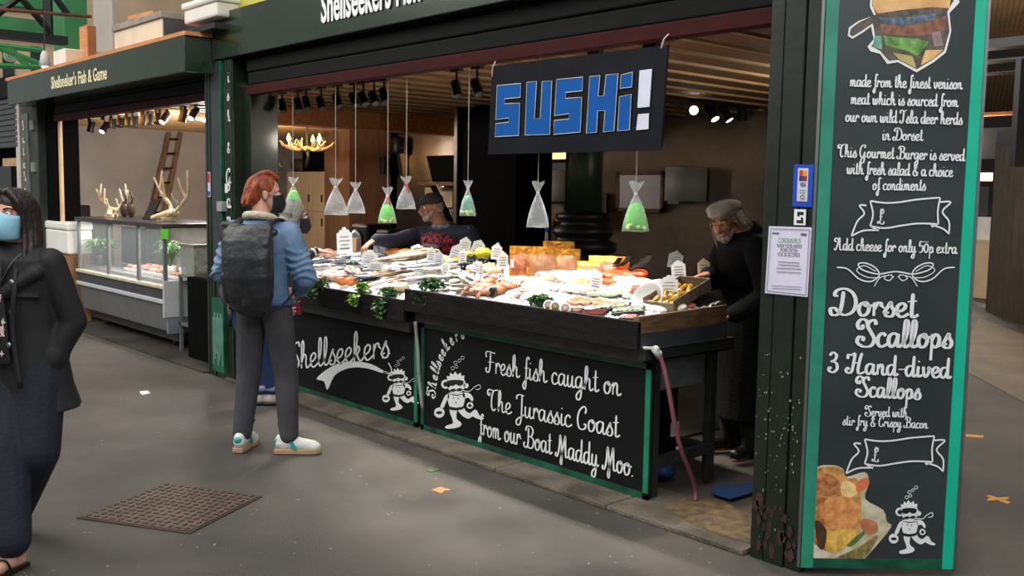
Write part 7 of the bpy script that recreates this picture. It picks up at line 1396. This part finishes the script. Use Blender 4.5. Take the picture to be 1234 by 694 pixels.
# ------------------------------------------------------------------ on the roof of the game stall
struct(MB().box(-15.5, -8.33, 4.6, 9.0, 2.9, 3.03).build('roof_game', m_blk2)); struct(MB().prism([(-8.2, 4.02, 3.0), (-2.62, 4.02, 3.0), (-4.15, 9.0, 3.0), (-8.2, 9.0, 3.0)], (0, 0, .15)).build('roof_main', m_blk2))
def rbox(name, label, cat, pa, pb, ptop, Y, dep, m, m_side=None, z0=3.036, lid=None, bev=.006):
    x0, x1 = P(pa, 60, 1, Y)[0], P(pb, 60, 1, Y)[0]; z1 = P((pa+pb)/2, ptop, 1, Y)[2]
    t = thing(name, label, cat, ((x0+x1)/2, Y+dep/2, z0)); b = MB(); b.box(x0, x1, Y, Y+dep, z0, z1-(.06 if lid else 0)); b.build('body', m, t, bevel=bev)
    if m_side: b = MB(); b.box(x1, x1+.012, Y+.01, Y+dep, z0, z1-.01); b.build('side_panel', m_side, t)
    if lid: b = MB(); b.box(x0-.02, x1+.02, Y-.02, Y+dep+.02, z1-.06, z1); b.build('lid', lid, t, bevel=bev)
    return t
m_pcard = mat('pale_carton', (214, 196, 172), .8, 0, .06, 3); m_wbox = mat('white_carton', (222, 216, 206), .7, 0, .04)
rbox('carton', 'small white carton at the left on the game stall roof', 'carton', 64, 78, 60, 3.75, .5, m_wbox, m_pcard)
rbox('timber_offcut', 'upright orange timber board on the game stall roof', 'timber', 96, 105, 31, 3.95, .10, m_owood, mat('dark_ply', (150, 92, 56), .6))
rbox('cream_carton', 'large pale carton with a grey right side on the game stall roof', 'carton', 138, 196, 22, 3.72, .55, m_pcard, mat('grey_side', (70, 72, 76), .5, .2), lid=mat('grey_strip', (140, 134, 124), .6))
rbox('polystyrene_box', 'white polystyrene box with ribs at the right end of the game stall roof', 'box', 222, 262, -2, 3.75, .5, m_wbox, None, z0=3.14, lid=m_wpl, bev=.02)
rbox('black_tray', 'flat black tray under the white polystyrene box on the roof', 'tray', 224, 258, 31, 3.73, .55, m_blkp)
x0, x1 = P(138, 40, 1, 3.8)[0], P(180, 40, 1, 3.8)[0]; zz = P(167, 22, 1, 3.72)[2]
for k in (0, 2): b = MB(); b.obox(((x0+x1)/2+.1*k, 3.98, zz+.0205+.02*k), (x1-x0-.2*k, .35, .04), rot_z(.05*k)); o = b.build('plank', m_owood); tag(o, ('bottom', 'middle', 'top')[k]+' orange plank of the stack on the large pale carton', 'plank')
o = MB().box(P(280, 10, 1, 3.95)[0], P(330, 10, 1, 3.95)[0], 3.95, 4.0, 3.2, 3.75).build('yellow_panel', mat('lime_yellow_board', (196, 190, 70), .6)); tag(o, 'lime yellow board behind the left end of the main fascia', 'board')
x0 = P(113, 40, 1, 4.75)[0]; x1 = P(136, 40, 1, 4.75)[0]; o = MB().box(x0, x1, 4.75, 4.8, 3.03, 6.5).build('grey_pillar', mat('pale_grey_pillar', (164, 160, 150), .7, 0, .05, 2)); tag(o, 'pale grey pillar rising behind the game stall fascia', 'pillar')
# ------------------------------------------------------------------ market hall behind, left
def far(name, label, cat, a, c, X, dep, m, parent=None):
    p, q = P(a[0], c[1], 0, X), P(c[0], a[1], 0, X); xm_ = (a[0]+c[0])/2; b = MB(); b.box(X-dep, X, p[1], q[1], P(xm_, c[1], 0, X)[2], P(xm_, a[1], 0, X)[2])
    if parent is not None: return b.build(name, m, parent)
    o = b.build(name, m); tag(o, label, cat); return o
m_stone = mat('warm_stone', (216, 190, 158), .85, 0, .08, .8); m_lgreen = mat('market_green', (64, 140, 82), .5, 0, .12, 1); m_dkb = mat('dark_iron', (26, 34, 30), .5)
fb = thing('market_building', 'pale stone building with green cornices far behind the game stall', 'building', (-30, 3, 0))
p, q = P(-60, 300, 0, -30), P(300, 0, 0, -30); MB().box(-34, -30, p[1], q[1]+10, 0, 14).build('facade', m_stone, fb)
for (a, c) in (((-40, 20), (63, 41)), ((-40, -6), (62, 6))): far('cornice', '', '', a, c, -29.7, .3, m_lgreen, fb)
for k in range(5): far('window', '', '', (-30+34*k, 56), (-18+34*k, 96), -29.95, .05, mat('dark_window', (40, 50, 56), .2), fb)
far('green_column', 'bright green iron column behind the pale grey pillar', 'column', (80, -60), (103, 110), -24, .8, m_lgreen)
far('dark_column', 'near-black column between the green column and the stone building', 'column', (62, -60), (79, 50), -25, .5, m_dkb)
tr_ = thing('iron_truss', 'dark iron roof truss with diagonal braces at the upper left', 'truss', (-22, 3, 5))
far('bottom_chord', '', '', (-40, 37), (82, 47), -22, .3, m_dkb, tr_)
for a, c in (((24, -4), (62, 40)), ((24, -4), (-20, 30)), ((66, -4), (82, 18))): b = MB(); b.tube([P(*a, 0, -21.9), P(*c, 0, -21.9)], .07, 4); b.build('brace', m_dkb, tr_)
b = MB(); b.tube([P(-20, 10, 0, -20), P(110, 20, 0, -20)], .035, 6); o = b.build('tie_rod', mat('rusty_rod', (130, 84, 72), .6, .4)); tag(o, 'thin rusty tie rod crossing in front of the green column', 'rod')
gt = thing('scroll_bracket', 'green iron bracket with a spiral scroll at the far left', 'bracket', (-18, 3, 4.5))
for a, c in (((-10, 54), (58, 81)), ((-10, 79), (58, 81)), ((-10, 54), (52, 61)), ((8, 55), (34, 80))): b = MB(); b.tube([P(*a, 0, -18), P(*c, 0, -18)], .05, 6); b.build('bar', m_lgreen, gt)
sp = [P(14+(1.2+.55*t)*math.cos(t*1.1), 66.5+(1.2+.5*t)*math.sin(t*1.1), 0, -18) for t in np.linspace(0, 15, 40)]; b = MB(); b.tube(sp, .018, 6); b.build('scroll', mat('pale_green_iron', (150, 170, 140), .5), gt, True)
q = P(54, 72, 0, -17); t = thing('flood_lamp', 'white flood lamp hanging beside the green scroll bracket', 'lamp', q); b = MB(); b.lathe([(.09, -.10), (.06, .08), (.03, .14)], q, 14); b.build('shade', m_wbox, t, True); b = MB(); b.tube([q+UPV*.12, q+UPV*2.2], .012, 5); b.build('cable', m_blkp, t); b = MB(); b.ell(q-UPV*.10, .06); b.build('globe', mat('lamp_globe', (240, 236, 220), .3, 0, 0, emit=1.2), t, True)
# neighbouring stall at the far left
o = MB().box(-24, x0 if False else -15.6, 4.45, 4.7, 0, 3.2).build('dark_stall_wall', m_blk2); tag(o, 'dark wall of the neighbouring stall at the far left', 'wall')
xa, xb = P(-30, 150, 1, 4.2)[0], P(20.5, 150, 1, 4.2)[0]; sh = thing('roller_shutter', 'half-open slatted shutter at the far left edge', 'shutter', ((xa+xb)/2, 4.2, 2.0)); z0 = P(10, 178, 1, 4.2)[2]; z1 = P(10, 118, 1, 4.2)[2]; b = MB()
for k in range(9): z = z0+(z1-z0)*k/9; b.box(xa, xb, 4.19, 4.23, z+.01, z+(z1-z0)/9-.012); 
b.cur = 0; b.box(xa, xb, 4.215, 4.225, z0, z1); b.build('curtain', mat('shutter_grey', (84, 86, 86), .4, .4), sh); b = MB(); b.box(xa, xb, 4.15, 4.4, z1, z1+.3); b.build('housing', m_black, sh)
for i, (a, c, lab) in enumerate([((4, 190), (21, 221), 'tan carton seen under the half-open shutter'), ((-12, 200), (13, 228), 'dark carton in front of the tan one under the shutter')]):
    p, q = P(a[0], c[1], 1, 4.3-.1*i), P(c[0], a[1], 1, 4.3-.1*i); b = MB(); b.box(p[0], q[0], 4.3-.1*i, 4.4-.1*i, p[2], q[2]); o = b.build('carton', [mat('tan_card', (196, 160, 120), .7), m_blkp][i]); tag(o, lab, 'carton')
    b = MB(); b.box(p[0], q[0], 4.3-.1*i, 4.4-.1*i, 0, p[2]); o = b.build('stack_crate', m_blk2); tag(o, 'dark crate carrying the '+('tan', 'dark')[i]+' carton at the far left', 'crate')
# ------------------------------------------------------------------ passage on the right
Wp, Wn = np.array([-6.39, 15.51, 0]), np.array([.787, .617, 0]); Wd = np.array([.617, -.787, 0])
def WP(px, py, o=0): return PN(px, py, Wp-Wn*o*-1, Wn)
m_cor = mat('corrugated_brown_steel', (104, 94, 82), .5, .4, .1, 3)
wt = thing('passage_wall', 'tall brown metal panelled wall along the passage at the right', 'wall', Wp)
b = MB(); n = 60
vs = []
for z in (0, 2.5):
    for i in range(n+1): vs.append(Wp+Wd*(8*i/n)+Wn*(.03 if i % 2 else 0)+UPV*z)
b.add(vs, [(i, i+1, n+2+i, n+1+i) for i in range(n)]); b.build('cladding', m_cor, wt)
for px in (1195, 1206, 1226): 
    p = PN(px, 380, Wp+Wn*.12, Wn); b = MB(); b.box(p[0]-.07, p[0]+.07, p[1]-.07, p[1]+.07, 0, 2.75); b.build('upright', m_blkp, wt)
p, q = PN(1200, 296, Wp+Wn*.1, Wn), PN(1290, 310, Wp+Wn*.1, Wn); q[2] = p[2]; b = MB(); b.tube([p, q], .045, 8); b.build('hand_rail', m_blkp, wt, True)
def yfar(name, label, cat, a, c, Y, dep, m, **k):
    p, q = P(a[0], c[1], 1, Y), P(c[0], a[1], 1, Y); b = MB(); b.box(p[0], q[0], Y, Y+dep, min(p[2], q[2]), max(p[2], q[2])); o = b.build(name, m); tag(o, label, cat); return o
hall = thing('market_hall', 'dark far end of the market hall beyond the passage', 'building', (-16, 47, 0)); p, q = P(1100, 400, 1, 43), P(1400, 0, 1, 43); MB().box(p[0]-6, q[0]+30, 43, 44, 0, 16).build('end_wall', mat('dark_brown_far', (54, 44, 36), .8), hall); 
yfar('cream_kiosk', 'cream kiosk front glimpsed at the end of the passage', 'kiosk', (1160, 290), (1194, 372), 17.5, 1.2, m_cream)
yfar('white_counter', 'white counter top glimpsed above the cream kiosk', 'counter', (1160, 262), (1194, 291), 17.8, .9, m_wbox)
yfar('recess_block', 'dark block for the recess above the white counter at the passage end', 'screen', (1160, 225), (1192, 262), 18.2, .5, mat('dark_recess', (48, 44, 42), .5))  # solid dark box stands in for the open recess
kp, kq = P(1160, 218, 1, 17.4), P(1195, 208, 1, 17.4); t = thing('kiosk_lamp', 'glowing lamp strip over the kiosk at the passage end', 'lamp', (kp[0], 17.45, 0)); MB().box(kp[0], kq[0], 17.4, 17.46, min(kp[2], kq[2]), max(kp[2], kq[2])).build('tube', mat('kiosk_glow', (255, 226, 184), .4, 0, 0, emit=2.2), t); MB().box(kp[0], kp[0]+.06, 17.4, 17.46, 0, max(kp[2], kq[2])).build('pole', m_blkp, t)
def soffit(label, pts, z, m, nrib=26):
    c = [P(x, y, 2, z) for x, y in pts]; b = MB(); n = nrib*2; vs = []
    for v in (0, 1):
        for i in range(n+1): u = i/n; a_ = c[0]*(1-u)+c[1]*u; d_ = c[3]*(1-u)+c[2]*u; vs.append(a_*(1-v)+d_*v+UPV*(.06 if i % 2 else 0))
    b.add(vs, [(i, i+1, n+2+i, n+1+i) for i in range(n)]); o = b.build('canopy', m); tag(o, label, 'canopy')
m_tan = mat('tan_corrugated', (196, 166, 130), .7, 0, .1, 2)
soffit('upper corrugated canopy over the passage at the top right', [(1185, 48), (1330, 40), (1420, -60), (1190, -60)], 6.0, m_tan)
soffit('lower corrugated canopy over the passage, above the lamp strip', [(1170, 136), (1300, 140), (1330, 84), (1176, 88)], 5.0, m_tan)
for i, (a, c, Y) in enumerate([((1170, 36), (1300, 60), 15), ((1170, 62), (1300, 76), 14.5), ((1170, 80), (1300, 89), 14), ((1150, 150), (1300, 192), 19)]): yfar('steel_beam', ('topmost', 'second from the top', 'third from the top', 'lowest, thickest')[i]+' dark steel beam across the passage at the top right', 'beam', a, c, Y, .3, m_blkp)
yfar('orange_fascia', 'orange fascia strip under the lower canopy at the right', 'fascia', (1170, 130), (1300, 140), 18.6, .2, mat('orange_sign', (216, 130, 66), .6))  # orange is the base colour of the strip
yfar('dark_stanchion', 'dark steel stanchion at the right edge above the passage', 'stanchion', (1216, 70), (1231, 200), 13.5, .3, m_blkp)
# ------------------------------------------------------------------ on the ground
mh = [P(*q, 2, 0) for q in ((200, 583), (316, 599), (228, 644), (92, 625))]
t = thing('manhole_cover', 'square rusty brown manhole cover in the tarmac at lower left', 'manhole cover', sum(mh)/4); b = MB(); b.prism([q+UPV*.0 for q in mh], (0, 0, .006)); b.build('frame', mat('rusty_frame', (66, 56, 50), .7, 0, .2), t)
cN = sum(mh)/4; inn_ = [cN+(q-cN)*.95 for q in mh]; b = MB(); b.prism([q+UPV*.004 for q in inn_], (0, 0, .006)); b.build('plate', mat('rusty_plate', (102, 84, 72), .7, 0, .25, 9, .3, 60, c2=(78, 64, 56)), t); b = MB()
for i in range(13):
    for j in range(13):
        u, v = (i+.5+.0*(j % 2))/13, (j+.5)/13; c = inn_[0]*(1-u)*(1-v)+inn_[1]*u*(1-v)+inn_[2]*u*v+inn_[3]*(1-u)*v; e1 = (inn_[1]-inn_[0])/13*.32; e2 = (inn_[3]-inn_[0])/13*.32
        b.prism([c-e1*.9-e2*.45+UPV*.010, c+e1*.9-e2*.45+UPV*.010, c+e1*.9+e2*.45+UPV*.010, c-e1*.9+e2*.45+UPV*.010] if (i+j) % 2 else [c-e1*.45-e2*.9+UPV*.010, c+e1*.45-e2*.9+UPV*.010, c+e1*.45+e2*.9+UPV*.010, c-e1*.45+e2*.9+UPV*.010], (0, 0, .004))
b.build('raised_studs', mat('dark_studs', (62, 50, 44), .6), t)
b = MB(); rn = random.Random(4)
for i in range(150):
    px, py = rn.uniform(60, 1000), rn.uniform(425, 690); g_ = P(px, py, 2, 0.0)
    if g_[1] > 3.8 or g_[1] < .6: continue
    r = rn.uniform(.003, .010); b.prism([g_+V3(r*math.cos(a)*rn.uniform(.6, 1.2), r*math.sin(a)*rn.uniform(.6, 1.2), .0005) for a in (0, 1.3, 2.5, 3.8, 5)], (0, 0, .002))
o = b.build('trodden_litter', mat('pale_litter', (140, 136, 128), .8, 0, .2, 40)); tag(o, 'pale specks of trodden litter and gum on the tarmac', 'litter', kind='stuff')
def flat(nm, pts, m, label, cat, h=.003, z=0): o = MB().prism([P(*q, 2, z)+UPV*.0006 for q in pts], (0, 0, h)).build(nm, m); tag(o, label, cat); return o
flat('paper_scrap', [(168, 472), (178, 471), (181, 474), (171, 476)], m_white, 'white paper scrap on the tarmac near the fridge', 'litter')
flat('dead_leaf', [(519, 591), (527, 588), (532, 587), (537, 589), (545, 591), (536, 592), (532, 595), (526, 593)], mat('ochre_leaf', (176, 128, 70), .7, 0, .2, 30), 'ochre dead leaf on the tarmac in front of the right panel', 'leaf')
flat('green_sprig', [(513, 566), (520, 563), (528, 565), (532, 567), (524, 568), (518, 569)], m_par, 'green herb sprig fallen on the kerb below the panels', 'herb', z=.0)
m_tape = mat('orange_tape', (222, 150, 40), .6, 0, .08); flat('tape_mark', [(1164, 523.5), (1185, 525), (1185, 528), (1164, 526.5)], m_tape, 'straight orange tape mark on the passage floor', 'tape mark')
t = thing('tape_cross', 'orange crossed tape mark on the floor at lower right', 'tape mark', P(1203, 602, 2, 0)); 
for q, h in (([(1188, 598), (1193, 597), (1218, 605), (1214, 607.5)], .002), ([(1189, 604), (1191, 601), (1215, 599.5), (1216, 602)], .004)): MB().prism([P(*w, 2, 0)+UPV*.0005 for w in q], (0, 0, h)).build('tape_strip', m_tape, t)
flat('concrete_patch', [(1150, 440), (1300, 520), (1330, 440), (1180, 383)], mat('warm_concrete', (112, 98, 84), .7, 0, .12, 2), 'lighter concrete strip of floor at the far end of the passage', 'floor strip')
flat('wet_sand_patch', [(800, 612), (830, 598), (868, 603), (903, 622), (905, 655), (870, 645), (835, 632)], mat('wet_sand', (124, 102, 68), .8, 0, .25, 14, .4, 80, c2=(78, 64, 46)), 'tan patch of wet grit on the kerb at the foot of the hose', 'grit', z=.028)['kind'] = 'stuff'
flat('blue_sheet', [(858, 586), (905, 582), (912, 592), (880, 602), (860, 596)], mat('blue_tarpaulin', (26, 70, 118), .5, 0, .1), 'flat blue plastic sheet on the stall floor at the right', 'sheet', z=.02)
q = P(798, 580, 1, 4.45); b = MB(); b.ell((q[0]-.05, 4.5, .03+.04), (.09, .08, .05), None, 14, 8); b.ell((q[0]-.12, 4.52, .06), (.07, .07, .04)); o = b.build('blue_bag', MATS['blue_tarpaulin'], smooth=True); tag(o, 'crumpled blue plastic bag under the right counter', 'bag')

t = thing('hall_fill_lamp', 'added warm fill lamp above the passage, out of sight behind the menu board', 'lamp', (-4.6, 12.2, 3.6)); b = MB(); b.lathe([(.12, -.2), (.16, 0), (.05, .15)], (-4.6, 12.2, 3.6), 12); b.build('shade', m_blkp, t, True); b = MB(); b.tube([(-4.6, 12.2, 3.7), (-4.6, 12.2, 5.0)], .01, 6); b.build('rod', m_blkp, t)  # unseen lamp added to brighten the passage
l = bpy.data.lights.new('hall_fill_glow', 'POINT'); l.energy = 130; l.color = (1, .82, .6); l.shadow_soft_size = .2; o = bpy.data.objects.new('hall_fill_glow', l); COL.objects.link(o); o.parent = t; o.location = (0, 0, -.35)

t = thing('hall_fill_lamp', 'added warm fill lamp farther down the market hall, behind the menu board edge', 'lamp', (-8.6, 19.0, 3.2)); b = MB(); b.lathe([(.12, -.2), (.16, 0), (.05, .15)], (-8.6, 19.0, 3.2), 12); b.build('shade', m_blkp, t, True); b = MB(); b.tube([(-8.6, 19.0, 3.3), (-8.6, 19.0, 6.0)], .01, 6); b.build('rod', m_blkp, t)  # second unseen lamp, added to light the canopies from below
l = bpy.data.lights.new('hall_fill_glow', 'POINT'); l.energy = 700; l.color = (1, .84, .64); l.shadow_soft_size = .25; o = bpy.data.objects.new('hall_fill_glow', l); COL.objects.link(o); o.parent = t; o.location = (0, 0, -.4)
